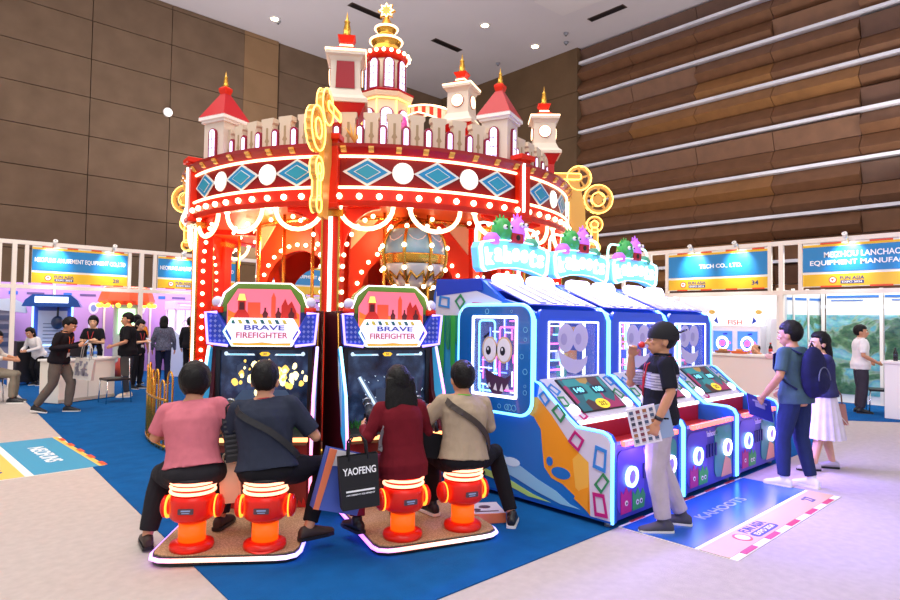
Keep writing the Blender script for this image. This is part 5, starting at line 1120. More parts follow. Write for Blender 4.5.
    # acrylic topper figures: abstract lit shapes
    m = MB()
    m.lathe([(.0, .0), (.1, .02), (.115, .1), (.1, .2), (.06, .25), (0, .26)], (W/2-.14, 1.62, 2.47), 16, 0); m.lathe([(0, 0), (.075, .02), (.09, .12), (.07, .26), (.03, .3), (0, .31)], (W/2+.11, 1.62, 2.46), 16, 1)
    m.box((W/2, 1.57, 2.52), (.18, .12, .1), 2); m.lathe([(0, 0), (.08, .02), (.09, .07), (.05, .13), (0, .14)], (W/2+.31, 1.6, 2.42), 14, 3); m.lathe([(0, 0), (.08, .02), (.09, .08), (.05, .13), (0, .14)], (W/2-.31, 1.6, 2.42), 14, 1)
    for k in range(6): q = rad(30+24*k); m.tube([(W/2-.14+.1*math.cos(q), 1.62, 2.6+.11*math.sin(q)), (W/2-.14+.15*math.cos(q), 1.62, 2.6+.17*math.sin(q))], [.02, .004], 6, 0)
    for k in range(3): q = rad(50+40*k); m.tube([(W/2+.11+.06*math.cos(q), 1.62, 2.7+.06*math.sin(q)), (W/2+.11+.1*math.cos(q), 1.62, 2.7+.12*math.sin(q))], [.02, .004], 6, 1)
    for px, pz in ((-.18, .15), (-.1, .15), (.08, .2), (.15, .2)): m.sphere((W/2+px, 1.53, 2.47+pz), .028, 10, 4); m.sphere((W/2+px, 1.505, 2.47+pz), .012, 8, 5)
    m.prism(ell(.03, .03), (W/2, 1.51, 2.525), X, Z, 0.006, 5)
    m.build('topper_shapes', [mat('top_green', '#3fae54', 0.3), glow('top_violet', '#b060e8', 0.8), mat('top_red', '#c0202c', 0.3), mat('top_teal', '#5ab88a', 0.3), white, black], t)
    m = MB(); m.ringprism(rrect(1.0, .34, .12, 6, W/2, 2.5), rrect(.96, .30, .11, 6, W/2, 2.5), (0, 1.64, 0), X, Z, -0.02); m.build('topper_rim', glow('top_rim', '#b8fff0', 2), t)
    return t
def side_art(t, xo, s):
    """printed graphics, frames and round cornered window on an exposed cabinet side (x = xo, outward -x)"""
    u, v = Y, Z; o = Vector((xo-0.002, 0, 0))
    def add(name, shapes, mats, d=0.003):
        m = MB()
        for k, (P, mi) in enumerate(shapes): m.prism(P, (xo-0.001-0.0012*k, 0, 0), Y, Z, -d, mi)
        return m.build(name, mats, t)
    low = [(0.02, .07), (2.14, .07), (2.14, 1.72), (1.75, 1.72), (1.75, .8), (0.78, .8), (0.76, .98), (0.40, .64), (0.22, .52), (0.02, .50)]
    org = [(0.20, .07), (0.20, .52), (0.42, .66), (0.75, .98), (1.05, .95), (.95, .84), (0.80, .80), (.72, .7), (.70, .52), (.68, .38), (.6, .30), (.48, .27), (.36, .2), (.26, .12)]
    shapes = [([(0.02, .07), (1.4, .07), (1.4, .84), (0.8, .84), (0.76, 1.0), (0.40, .64), (0.22, .52), (0.02, .5)], 0), ([(1.4, .07), (2.14, .07), (2.14, 1.70), (1.72, 1.70), (1.72, .84), (1.4, .84)], 1), (org, 2), ([(0.22, .18), (.35, .27), (.38, .5), (.3, .58), (.22, .5)], 7),
              (ell(.1, .05, 16, .5, .36), 0), (ell(.035, .04, 12, .62, .44), 0),
              ([(2.1, .34), (1.8, .40), (1.5, .44), (1.2, .42), (.95, .34), (.75, .26), (.55, .2), (.4, .12), (.3, .1), (.5, .1), (.75, .15), (1.0, .22), (1.25, .28), (1.5, .3), (1.8, .28), (2.1, .24)], 3),
              ([(1.7, .16), (1.4, .24), (1.1, .2), (.8, .12), (.6, .09), (.85, .09), (1.1, .14), (1.4, .18), (1.7, .12)], 4), ([(1.95, .12), (1.8, .3), (1.6, .2), (1.75, .14)], 8),
              (ell(.1, .04, 14, 1.05, .36), 6), ([(.22, .1), (.36, .18), (.3, .26), (.22, .3)], 2)]
    for k, (yy, ln) in enumerate(((2.1, .45), (2.02, .7), (1.93, .35), (1.85, .6), (1.78, .3))): shapes.append(([(yy-.035, 1.7), (yy+.04, 1.7), (yy+.035, 1.7-ln*.8), (yy+.01, 1.7-ln), (yy-.02, 1.7-ln), (yy-.03, 1.7-ln*.7)], 5 if k % 2 else 8))
    add('side_print', shapes, [seab, cyanb, orange, mat('art_pale', '#8fc8e8', 0.4), lime, slime, mat('art_foam', '#cfeeff', 0.4), mat('art_amber', '#f8b84a', 0.4), mat('art_dkgreen', '#1f8f6a', 0.4)])
    # white frames band following the sloping front and the hood end
    band = [(0.015, .07), (0.015, .68), (.04, .725), (.1, .75), (.34, .76), (.41, .81), (.74, 1.085), (.76, .98), (.6, .84), (.40, .62), (.22, .5), (.20, .07)]
    top = [(2.14, 1.70), (2.13, 1.95), (1.62, 1.97), (1.2, 1.83), (1.3, 1.66), (1.6, 1.70)]
    add('white_band', [(band, 0)], [slope], 0.008); add('white_top_panel', [(top, 0)], [slope], 0.008)
    m = MB()
    for P, mi in ((tilt(.11, .55, .12, .2, 5), 0), (tilt(.09, .36, .09, .15, 35), 1), (tilt(.11, .18, .12, .2, -10), 2), (tilt(.34, .66, .13, .13, 30), 2), (tilt(.52, .87, .14, .1, 40), 1), (tilt(.68, .98, .12, .08, 45), 0), (tilt(2.0, 1.84, .17, .12, 5), 0), (tilt(1.76, 1.84, .12, .12, 45), 1), (tilt(1.52, 1.78, .15, .1, 0), 2)):
        m = MB(); quadframe(m, P, (xo-0.010, 0, 0), Y, Z, -0.008, 0); m.build('printed_frame', [fr_b, fr_g, fr_m][mi], t)
    # round cornered window pod
    out = rrect(.92, .98, .13, 7, 1.26, 1.30); inn = rrect(.56, .74, .02, 7, 1.24, 1.32)
    m = MB(); m.ringprism(out, inn, (xo-0.012, 0, 0), Y, Z, -0.05); m.build('side_window_frame', mat('pod_blue', '#1668b8', 0.25, coat=0.5), t, bevel=0.012)
    m = MB(); m.tube([(xo-0.045, a, b) for a, b in rrect(.94, 1.0, .14, 7, 1.26, 1.30)], 0.016, 8, closed=True); m.build('pod_led', ledc, t)
    m = MB(); m.ringprism(rrect(.58, .76, .02, 7, 1.24, 1.32), rrect(.53, .71, .02, 7, 1.24, 1.32), (xo-0.062, 0, 0), Y, Z, -0.008); m.build('side_window_led', glow('win_led', '#f2f4ff', 2.2), t)
    m = MB(); m.box((xo-0.05, 1.24, 1.32), (.008, .54, .72)); g = m.build('side_window_glass', glassmat('mach_glass', '#cfe0ff', 0.1), t)
    MB().box((xo-0.018, 1.24, 1.32), (.006, .56, .74)).build('lightbox_back', mat('lb_back', '#28368c', 0.4), t)
    m = MB(); random.seed(77)
    for k in range(30):
        yy = random.uniform(1.0, 1.48); zz = random.uniform(.98, 1.66)
        if random.random() < .5: m.box((xo-0.03, yy, zz), (.008, random.uniform(.04, .2), .01), random.randrange(4))
        else: m.box((xo-0.03, yy, zz), (.008, .01, random.uniform(.06, .25)), random.randrange(4))
    m.ringprism(rrect(.22, .68, .04, 4, 1.36, 1.32), rrect(.19, .65, .03, 4, 1.36, 1.32), (xo-0.03, 0, 0), Y, Z, -0.008, 1); m.ringprism(rrect(.2, .6, .03, 4, 1.1, 1.3), rrect(.175, .57, .02, 4, 1.1, 1.3), (xo-0.03, 0, 0), Y, Z, -0.008, 2)
    m.build('interior_leds', [glow('int_w', '#e8f4ff', 2), ncyan, npink, nblue], t)
    # generic cartoon face decal: goggle eyes and open mouth
    m = MB(); O = xo-0.056
    def dc(P, k, mi): m.prism(P, (O-0.0015*k, 0, 0), Y, Z, -0.002, mi)
    for cy in (1.30, 1.12):
        dc(ell(.1, .125, 22, cy, 1.38), 0, 1); dc(ell(.082, .108, 22, cy, 1.38), 1, 0); dc(ell(.032, .042, 16, cy+.015, 1.37), 2, 2); dc(ell(.01, .014, 10, cy+.02, 1.385), 3, 0)
    dc([(1.36, 1.2), (1.24, 1.15), (1.1, 1.12), (1.03, 1.16), (1.07, 1.05), (1.15, .97), (1.25, .96), (1.33, 1.04)], 0, 3)
    for a in (1.33, 1.25, 1.17, 1.1): dc([(a, .99+abs(a-1.2)*.35), (a-.05, .98+abs(a-1.2)*.35), (a-.03, 1.07)], 1, 0)
    dc([(1.38, 1.5), (1.3, 1.55), (1.3, 1.53), (1.37, 1.48)], 1, 2)
    m.build('face_decal', [mat('eye_white', '#f0ecf4', 0.35), mat('eye_rim', '#d8b890', 0.4), black, mat('mouth_dark', '#4a2a48', 0.4)], g)
    m = MB(); random.seed(5)
    for k in range(14):
        side = k % 2; yy = random.choice([.86, .9, 1.6, 1.66]) if side else random.uniform(.9, 1.6); zz = random.uniform(.9, 1.7) if side else random.choice([.86, 1.74]); r = random.uniform(.01, .03)
        m.ringprism(ell(r, r, 14, yy, zz), ell(r*.8, r*.8, 14, yy, zz), (xo-0.062, 0, 0), Y, Z, -0.002)
    m.build('bubble_print', mat('bubble', '#6fc0e8', 0.3), t)
    m = MB()
    for yy, zz in ((1.40, .72), (1.40, .35), (1.40, .2)): m.box((xo-0.012, yy, zz), (.012, .04, .03), 0)
    m.box((xo-0.008, 1.40, .45), (.008, .012, .74), 1); m.cyl((xo, 1.36, .52), (xo-0.012, 1.36, .52), .018, n=12, m=0); m.build('door_hinges', [chrome, mat('gap_dk', '#123a6a', 0.4)], t)
m1 = monster_machine(0, 'nearest blue monster prize machine, its orange and blue side facing the stools')
side_art(m1, 0.0, -1)
m2 = monster_machine(1, 'middle blue monster prize machine, behind the man in the black cap')
m3 = monster_machine(2, 'farthest blue monster prize machine, in front of the man with the backpack')
m = MB()
for k in range(5): m.prism([(.2+.0*k, .1+.11*k), (.3, .15+.11*k), (.2, .2+.11*k), (.23, .15+.11*k)], (-0.002, 0, 0), Y, Z, -0.004)
m.build('arrow_lights', glow('arrow_red', '#ff5a6a', 2), m3)
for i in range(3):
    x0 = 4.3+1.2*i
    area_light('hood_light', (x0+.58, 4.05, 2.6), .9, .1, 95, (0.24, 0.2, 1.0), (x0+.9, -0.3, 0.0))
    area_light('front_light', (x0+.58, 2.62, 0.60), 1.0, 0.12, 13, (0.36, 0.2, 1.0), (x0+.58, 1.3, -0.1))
# box of goods on the floor by the beige shirt man
t = thing('carton', 'flat orange and white printed carton lying on the blue carpet', 'box', (3.72, 3.58, 0.008), rad(-32))
MB().box((0, 0, 0.04), (0.34, 0.3, 0.08)).build('body', mat('carton_orange', '#e07a4a', 0.5), t, bevel=0.004)
MB().box((0, 0, 0.082), (0.33, 0.29, 0.004)).build('lid_print', mat('carton_lid', '#d8cfe0', 0.45), t)
m = MB(); m.prism(ell(.05, .04), (0.03, .02, 0.085), X, Y, 0.002); m.prism(ell(.03, .03), (-.05, -.05, 0.085), X, Y, 0.002); m.box((0.02, -.1, .086), (.2, .02, .002)); m.build('logo_print', mat('carton_dark', '#5a3a50', 0.5), t)
# ---------------------------------------------------------------- people
skin = mat('skin', '#c98f6c', 0.5, var=0.05, vscale=20); skin_l = mat('skin_light', '#dba985', 0.5, var=0.05, vscale=20)
hairm = mat('hair_black', '#0b0807', 0.5, spec=0.25, bump=0.6, bscale=90)
def cloth(name, col, var=0.08): return mat('cloth_'+name, col, 0.9, spec=0.15, var=var, vscale=12, bump=0.25, bscale=220)
TS = [(-.12, .105, .09), (-.06, .155, .115), (0, .168, .12), (.06, .158, .112), (.14, .145, .10), (.24, .150, .105), (.34, .166, .112), (.40, .160, .102), (.445, .125, .082), (.475, .08, .066), (.50, .058, .057)]
def sec(s):
    if s <= TS[0][0]: return TS[0][1:]
    for a, b in zip(TS, TS[1:]):
        if s <= b[0]: q = (s-a[0])/(b[0]-a[0]); return (a[1]+(b[1]-a[1])*q, a[2]+(b[2]-a[2])*q)
    return TS[-1][1:]
def stackgeo(m, secs, n=22, mi=0):
    vs = []; fs = []
    for c, r, f, rx, ry in secs:
        for j in range(n): q = 2*PI*j/n; vs.append(c+r*(rx*math.cos(q))+f*(ry*math.sin(q)))
    for i in range(len(secs)-1):
        for j in range(n): fs.append((i*n+j, i*n+(j+1) % n, (i+1)*n+(j+1) % n, (i+1)*n+j))
    fs.append(list(range(n-1, -1, -1))); fs.append(list(range((len(secs)-1)*n, len(secs)*n)))
    m.add(vs, fs, mi, True)
def limb(m, pts, rs, ends=True, n=14):
    m.tube(pts, rs, n)
    for i, (p, r) in enumerate(zip(pts, rs)):
        if ends or 0 < i < len(pts)-1: m.sphere(p, r, 12)
def remeshed(m, name, mats, parent, vox, smooth=4, fold=0.0, fscale=9.0, colour=None, seed=0.0):
    o = m.build('tmp', mats); md = o.modifiers.new('r', 'REMESH'); md.mode = 'VOXEL'; md.voxel_size = vox
    sm = o.modifiers.new('s', 'SMOOTH'); sm.factor = 0.5; sm.iterations = smooth
    me = evaluated_mesh(o); old = o.data; bpy.data.objects.remove(o); bpy.data.meshes.remove(old)
    if fold > 0:
        me.calc_normals() if hasattr(me, 'calc_normals') else None
        nn = [v.normal.copy() for v in me.vertices]
        for v, nr in zip(me.vertices, nn):
            p = v.co; q = Vector((p.x*fscale+seed, p.y*fscale, p.z*fscale*0.55)); d = noise.noise(q)+0.5*abs(noise.noise(q*2.1+Vector((5, 1, 2))))*-1
            v.co = p+nr*d*fold
    for p in me.polygons: p.use_smooth = True
    if colour:
        for p in me.polygons: p.material_index = colour(p.center)
    me.name = name; ob = bpy.data.objects.new(name, me); COL.objects.link(ob); ob.parent = parent
    if not len(me.materials):
        for mm in (mats if isinstance(mats, (list, tuple)) else [mats]): me.materials.append(mm)
    return ob
class Fig: pass
def person(label, loc, face, H=1.70, pose=None, top=None, bottom=None, shoes=None, hair='short', sk=None, vox=0.013, fem=False, fingers=False, cat='person', group=None, build=1.0):
    pose = pose or {}; sk = sk or skin; k = H/1.70
    t = thing('person', label, cat, loc, rad(face-90), group); F = Fig(); F.t = t
    S = Matrix.Scale(k, 4)
    def V(key, d): return Vector(pose.get(key, d))
    pel = V('pel', (0, 0, .93)); lean = rad(pose.get('lean', 2)); side = rad(pose.get('side', 0)); tw = rad(pose.get('twist', 0))
    up = Vector((math.sin(side), math.sin(lean)*math.cos(side), math.cos(lean)*math.cos(side))).normalized()
    rt = Vector((math.cos(tw), math.sin(tw), 0)); rt = (rt-up*rt.dot(up)).normalized(); fw = up.cross(rt)
    prt = Vector((1, 0, 0)); pfw = Vector((0, 1, 0))
    curl = rad(pose.get('curl', 0))   # upper back rounding
    def spine(s):
        b = max(0, s-.15); return pel+up*s+fw*(math.tan(curl)*b*b*2.0)
    shw = (.155 if fem else .178)*pose.get('shw', 1.0); hw = .085
    neck = spine(.47); hy, hp = rad(pose.get('hy', 0)), rad(pose.get('hp', 0))
    base = Matrix((rt, fw, up)).transposed()
    HR = Matrix((Vector((1, 0, 0)), Vector((0, 1, 0)), Vector((0, 0, 1)))).transposed() @ Matrix.Rotation(tw+hy, 3, 'Z') @ Matrix.Rotation(-hp, 3, 'X')
    hc = neck+up*.045+fw*0.015+HR @ Vector((0, 0.0, .09)); hs = pose.get('hs', 1.13)
    def hscale(m, st=0):
        c = S @ hc
        for i in range(st, len(m.v)): m.v[i] = tuple(c+(Vector(m.v[i])-c)*hs)
        return m
    J = {}
    for sd, sx in (('L', -1), ('R', 1)):
        J[sd+'S'] = spine(.415)+rt*sx*shw
        J[sd+'H'] = pel+Vector((sx*hw, 0, -.02))
        J[sd+'K'] = V(sd+'K', (sx*.095, .02, .49)); J[sd+'A'] = V(sd+'A', (sx*.10, -.02, .085))
        J[sd+'E'] = V(sd+'E', (sx*.235, -.02, 1.10)); J[sd+'W'] = V(sd+'W', (sx*.25, .06, .85))
    F.J, F.hc, F.HR, F.spine, F.rt, F.fw, F.up, F.k, F.neck = J, hc, HR, spine, rt, fw, up, k, neck
    # --- body, one continuous surface
    b = MB(S)
    stackgeo(b, [(spine(s), rt, fw, rx*(.94 if fem else 1)*.95*build, ry*.95*build) for s, rx, ry in TS])
    limb(b, [spine(.45), neck+up*.03, hc+HR @ Vector((0, -.015, -.06))], [.058, .052, .05])
    for sx, sd in ((-1, 'L'), (1, 'R')):
        limb(b, [spine(.43)+rt*sx*.08, J[sd+'S']], [.055, .056])
        limb(b, [J[sd+'S'], J[sd+'S'].lerp(J[sd+'E'], .5), J[sd+'E'], J[sd+'E'].lerp(J[sd+'W'], .35), J[sd+'W']], [.052*build, .046*build, .038, .040, .027])
        limb(b, [J[sd+'H'], J[sd+'H'].lerp(J[sd+'K'], .4), J[sd+'K'], J[sd+'K'].lerp(J[sd+'A'], .35), J[sd+'A']], [.085*build, .078*build, .056, .056, .036])
        ty = rad(pose.get(sd+'T', sx*-8)); td = Vector((-math.sin(ty), math.cos(ty), 0)); A = J[sd+'A']; dz = pose.get(sd+'D', 0.0)
        limb(b, [A+Vector((0, 0, -.03))-td*.035, A+td*.05+Z*(-.045), A+td*.15+Z*(-.058-dz)], [.034, .036, .026])
        J[sd+'td'] = td
        # hand
        W_ = J[sd+'W']; d = Vector(pose.get(sd+'Hd', tuple((J[sd+'W']-J[sd+'E']).normalized()))).normalized()
        hint = Vector(pose.get(sd+'Th', (0, 0, 1) if abs(d.y) > .7 or abs(d.x) > .7 else (0, 1, 0))); lat = (hint-d*hint.dot(d)).normalized()
        pn = lat.cross(d)*sx; cu = pose.get(sd+'C', 0.45); J[sd+'palm'] = W_+d*.06+pn*.015; J[sd+'hd'] = (d, lat, pn)
        R3 = Matrix((lat, d, pn)).transposed(); b.sphere(W_+d*.048, (.038, .05, .016), 12, 0, R3)
        if fingers or vox < .0095:
            for fi, (off, ln) in enumerate(((.028, .068), (.009, .077), (-.010, .072), (-.028, .056))):
                p0 = W_+d*.08+lat*off; a1, a2, a3 = cu*.6, cu*1.5, cu*2.2
                pts = [W_+d*.05+lat*off*.8, p0]
                for aa, f in ((a1, .42), (a2, .32), (a3, .26)): pts.append(pts[-1]+(d*math.cos(aa)+pn*math.sin(aa))*ln*f)
                limb(b, pts, [.0095, .0095, .0088, .008, .007], n=8)
            pts = [W_+d*.02+lat*.022, W_+d*.05+lat*.048+pn*.012, W_+d*.078+lat*.055+pn*.024, W_+d*.098+lat*.05+pn*.032]; limb(b, pts, [.012, .0115, .0095, .0075], n=8)
        else: b.sphere(W_+d*.10+pn*.02*cu*2, (.034, .045, .014), 10, 0, R3); limb(b, [W_+d*.03+lat*.03, W_+d*.08+lat*.05+pn*.015], [.012, .01], n=8)
    def hv(x, y, z): return hc+HR @ Vector((x, y, z))
    st_ = len(b.v)
    b.sphere(hv(0, -.01, .018), (.074, .093, .098), 20, 0, HR); b.sphere(hv(0, .026, -.045), (.056, .06, .066), 16, 0, HR); b.sphere(hv(0, .05, -.088), (.026, .022, .02), 10, 0, HR)
    limb(b, [hv(0, .082, .012), hv(0, .098, -.018), hv(0, .103, -.03)], [.009, .012, .014], n=8)
    for sx in (-1, 1): b.sphere(hv(sx*.014, .088, -.036), .01, 8); b.sphere(hv(sx*.075, -.012, -.012), (.012, .022, .034), 12, 0, HR); b.sphere(hv(sx*.034, .058, -.02), (.025, .022, .022), 10, 0, HR)
    b.sphere(hv(0, .078, .024), (.05, .014, .012), 10, 0, HR); b.sphere(hv(0, .083, -.062), (.022, .01, .007), 10, 0, HR); b.sphere(hv(0, .08, -.073), (.02, .01, .008), 10, 0, HR)
    hscale(b, st_)
    remeshed(b, 'body', sk, t, vox*k, 3)
    # face details
    e = MB(S)
    for sx in (-1, 1): e.sphere(hv(sx*.031, .0745, .004), .0105, 10, 0); e.sphere(hv(sx*.031, .0805, .004), .0068, 8, 1)
    hscale(e).build('eyes', [mat('eyeball', '#efe8e0', 0.3), mat('iris', '#1c100a', 0.25)], t)
    e = MB(S)
    for sx in (-1, 1): e.tube([hv(sx*.014, .09, .024), hv(sx*.032, .09, .030), hv(sx*.05, .078, .024)], [.003, .0042, .002], 6)
    hscale(e).build('eyebrows', hairm, t)
    e = MB(S); e.tube([hv(-.022, .086, -.066), hv(0, .094, -.0675), hv(.022, .086, -.066)], [.0015, .0035, .0015], 6); hscale(e).build('mouth', mat('lips', '#a4605a', 0.5), t)
    # hair
    if hair != 'cap' or True:
        hm = MB(S); c0 = hc+HR @ Vector((0, -.014, .026)); n = 26; kk = 18; vs = []; fs = []; thick = {'short': 1.06, 'long': 1.07, 'bob': 1.14, 'bald': 1.0, 'cap': 1.0, 'shag': 1.17}[hair]
        for i in range(kk+1):
            th = PI*i/kk
            for j in range(n):
                q = 2*PI*j/n; p = Vector((math.sin(th)*math.cos(q), math.sin(th)*math.sin(q), math.cos(th))); y, z, x = p.y, p.z, p.x; sc = 1.0
                line = {'short': .28, 'long': .35, 'bob': .25, 'shag': .22, 'cap': .1, 'bald': 9}[hair]
                if y > .25 and z < line: sc = .80
                elif y > -.15 and z < -.28 and hair in ('short', 'cap', 'bald'): sc = .80
                elif z < -.9: sc = .8
                if hair == 'bald' and (z > .35 or y > .1): sc = .8
                nz = 1+.035*noise.noise(p*4+Vector((H*7, face, 0)))+.02*noise.noise(p*13)
                vs.append(c0+HR @ Vector((x*.083*sc*thick*nz, y*.101*sc*thick*nz, z*.103*sc*thick*nz)))
        for i in range(kk):
            for j in range(n): fs.append((i*n+j, (i+1)*n+j, (i+1)*n+(j+1) % n, i*n+(j+1) % n))
        hm.add(vs, fs, 0, True); hscale(hm)
        if hair == 'long':
            ln = pose.get('hairlen', .42); bk = -HR.col[1]; bk = Vector((bk.x, bk.y, 0)).normalized(); hr_ = Vector((-bk.y, bk.x, 0)); P = []
            for i in range(9):
                s = i/8; c = c0+bk*(.045+.035*math.sin(s*PI*.9)+pose.get('hairback', 0)*s)+Z*(.03-ln*s); P.append((c, hr_, bk, (.088+.022*math.sin(s*PI)-.035*s*s)*pose.get('hairw', 1.0), .05-.012*s))
            stackgeo(hm, P)
        if hair == 'bob': hm.sphere(hc+HR @ Vector((0, -.045, -.045)), (.082, .06, .06), 14, 0, HR)
        remeshed(hm, 'hair', hairm, t, max(.008, vox*.9)*k, 2, .004, 34)
    if hair == 'cap':
        c = MB(S); c0 = hc+HR @ Vector((0, -.012, .03)); vs = []; fs = []; n = 24; kk = 9
        for i in range(kk+1):
            th = PI*.56*i/kk
            for j in range(n): q = 2*PI*j/n; vs.append(c0+HR @ Vector((.092*math.sin(th)*math.cos(q), .112*math.sin(th)*math.sin(q), .112*math.cos(th)-.004)))
        for i in range(kk):
            for j in range(n): fs.append((i*n+j, (i+1)*n+j, (i+1)*n+(j+1) % n, i*n+(j+1) % n))
        c.add(vs, fs, 0, True); bs = pose.get('brim', -1)
        br = []
        for i in range(13): q = PI*i/12; br.append((.08*math.cos(q), (.085+.105*math.sin(q))))
        o = hc+HR @ Vector((0, 0, .008)); c.prism([(a, bs*b_) for a, b_ in br]+[(-.085, bs*.03), (.085, bs*.03)], o, HR.col[0], (HR.col[1]+HR.col[2]*(.45*bs*-1*-1 if bs < 0 else -.25)).normalized(), .008)
        hscale(c).build('cap', mat('cap_black', '#15151b', 0.85), t)
    # --- clothes
    if top:
        m = MB(S); th = top.get('loose', .014); hem = top.get('hem', -.10)
        ss = [hem]+[s for s, _, _ in TS if s > hem+.03 and s < .48]
        stackgeo(m, [(spine(s), rt, fw, max(.155 if s < .1 else 0, sec(s)[0])*build*(.95 if fem else 1)+th+(.012 if s < .05 else 0), max(.115 if s < .1 else 0, sec(s)[1])*build+th+(.018 if s < .05 else .006 if s < .2 else 0)) for s in ss])
        sl = top.get('sleeve', 'short')
        for sx, sd in ((-1, 'L'), (1, 'R')):
            limb(m, [spine(.425)+rt*sx*.06, J[sd+'S']], [.062, .066])
            A, E, W_ = J[sd+'S'], J[sd+'E'], J[sd+'W']
            if sl == 'short': limb(m, [A, A.lerp(E, .5), A.lerp(E, top.get('sl', .72))], [.066*build, .062*build, .06*build], ends=False); m.sphere(A, .066*build, 12)
            elif sl == 'long': limb(m, [A, A.lerp(E, .5), E, E.lerp(W_, .5), E.lerp(W_, .95)], [.066*build, .058*build, .052, .046, .038])
            elif sl == 'three': limb(m, [A, A.lerp(E, .5), E, E.lerp(W_, .4)], [.064, .058, .052, .046])
        cf = None
        if 'stripe' in top:
            s0, s1 = top['stripe']
            def cf(c, s0=s0, s1=s1):
                q = c/k-pel; s = q.dot(up); lat = abs((q-up*s).dot(rt))
                if s0 < s < s1 and lat < .19: return 1 if int((s-s0)/.011) % 2 == 0 else 2
                return 0
        remeshed(m, top.get('name', 'shirt'), top['mat'], t, vox*k, 2, top.get('fold', .007), top.get('fs', 9), cf, H*13+face)
        if top.get('collar'):
            m = MB(S); P = []
            for i in range(16):
                q = PI*.5+.25+(2*PI-.5)*i/15; P.append(spine(.475)+up*.012+rt*(.066*math.cos(q))+fw*(.064*math.sin(q)))
            m.tube(P, .012, 8); m.build('collar', top['mat'][0] if isinstance(top['mat'], list) else top['mat'], t)
    if bottom:
        kind = bottom.get('kind', 'trousers'); m = MB(S)
        if kind in ('trousers', 'shorts'):
            hi = bottom.get('waist', .12)
            if pel.z < .7 and bottom.get('seat', True): m.sphere(pel+Vector((0, -.02, -.01)), (.195, .145, .095), 20)
            stackgeo(m, [(spine(s) if s > 0 else pel+Z*s*.8, rt if s > 0 else prt, fw if s > 0 else pfw, max(.14, sec(s)[0])*build+.010, max(.105, sec(s)[1])*build+.012) for s in (-.10, -.05, 0, hi)])
            for sx, sd in ((-1, 'L'), (1, 'R')):
                a, kn, an = J[sd+'H'], J[sd+'K'], J[sd+'A']; w_ = bottom.get('w', 1.0)
                if kind == 'shorts': limb(m, [a, a.lerp(kn, .5), a.lerp(kn, .9)], [.098*build, .09*build, .082], ends=False); m.sphere(a, .098*build, 12)
                else: limb(m, [a, a.lerp(kn, .45), kn, kn.lerp(an, .4), kn.lerp(an, .93)], [.099*build, .09*build*w_, .072*w_, .068*w_, .056*w_], ends=False); m.sphere(a, .099*build, 12)
            remeshed(m, 'trousers' if kind == 'trousers' else 'shorts', bottom['mat'], t, vox*k, 2, .006, 10, None, face+3)
        else:
            ln = bottom.get('len', .60); n = 64; vs = []; fs = []; R_ = 14
            for i in range(R_+1):
                s = i/R_; pl = .5+.5*s
                for j in range(n):
                    q = 2*PI*j/n; w_ = 1+.07*math.sin(j*PI/2*1.0)*s; rx = (.15+.10*s)*w_; ry = (.112+.11*s)*w_
                    vs.append(spine(.08)*(1)+Vector((rx*math.cos(q), ry*math.sin(q), -ln*s)))
            for i in range(R_):
                for j in range(n): fs.append((i*n+j, i*n+(j+1) % n, (i+1)*n+(j+1) % n, (i+1)*n+j))
            m.add(vs, fs, 0, True); m.add(vs[:n], [list(range(n))], 0); m.build('skirt', bottom['mat'], t)
    if shoes:
        for sd in ('L', 'R'):
            m = MB(S); A, td = J[sd+'A'], J[sd+'td']; lt = Vector((td.y, -td.x, 0)); dz = pose.get(sd+'D', 0.0); 
            def sc_(y, z, rx, rz): return (A+td*y+Z*(z-(dz*max(0, y)/.15)), lt, (td*0+Z), rx, rz)
            stackgeo(m, [sc_(-.075, -.045, .026, .03), sc_(-.055, -.035, .036, .044), sc_(0, -.03, .04, .05), sc_(.06, -.04, .044, .04), sc_(.12, -.052, .047, .03), sc_(.165, -.058, .042, .024), sc_(.195, -.062, .022, .016)], 16)
            if shoes.get('high', True): limb(m, [A+Z*.01, A+Z*(-.03)], [.042, .042])
            o = remeshed(m, 'shoe', shoes['mat'], t, max(.007, vox*.7)*k, 2)
            m = MB(S); P = [(-.078, -.02), (-.07, -.036), (0, -.042), (.07, -.046), (.13, -.05), (.18, -.04), (.2, 0)]; P = P+[(a, -b) for a, b in reversed(P[:-1])]
            m.prism([(a, b) for a, b in P], A+Z*(-.085), td, lt, -.022); 
            if dz: 
                m.v = [(v[0], v[1], v[2]-dz*k*max(0, ((Vector(v)/k-A).dot(td)))/.15) for v in m.v]
            m.build('sole', shoes.get('sole', white), o)
    return F
def torso_path(F, path, off=.02, build=1.0):
    P = []
    for i in range(len(path)-1):
        (s0, q0), (s1, q1) = path[i], path[i+1]
        for j in range(6):
            f = j/6; s = s0+(s1-s0)*f; q = rad(q0+(q1-q0)*f); rx, ry = sec(s); P.append(F.spine(s)+F.rt*((max(rx, .15 if s < .1 else 0)*build+off)*math.cos(q))+F.fw*((max(ry, .11 if s < .1 else 0)*build+off)*math.sin(q)))
    return P
def band(m, pts, w, th, up=None):
    """flat strap through pts"""
    pts = [Vector(p) for p in pts]; cen = sum(pts, Vector())/len(pts); n = len(pts); vs = []; fs = []
    for i, p in enumerate(pts):
        t_ = (pts[min(i+1, n-1)]-pts[max(i-1, 0)]).normalized(); o = (p-cen); o = (o-t_*o.dot(t_)).normalized(); s_ = t_.cross(o)
        for a, b_ in ((-w/2, 0), (w/2, 0), (w/2, th), (-w/2, th)): vs.append(p+s_*a+o*b_)
    for i in range(n-1):
        for j in range(4): fs.append((i*4+j, i*4+(j+1) % 4, (i+1)*4+(j+1) % 4, (i+1)*4+j))
    fs += [(3, 2, 1, 0), tuple(range((n-1)*4, n*4))]; m.add(vs, fs)
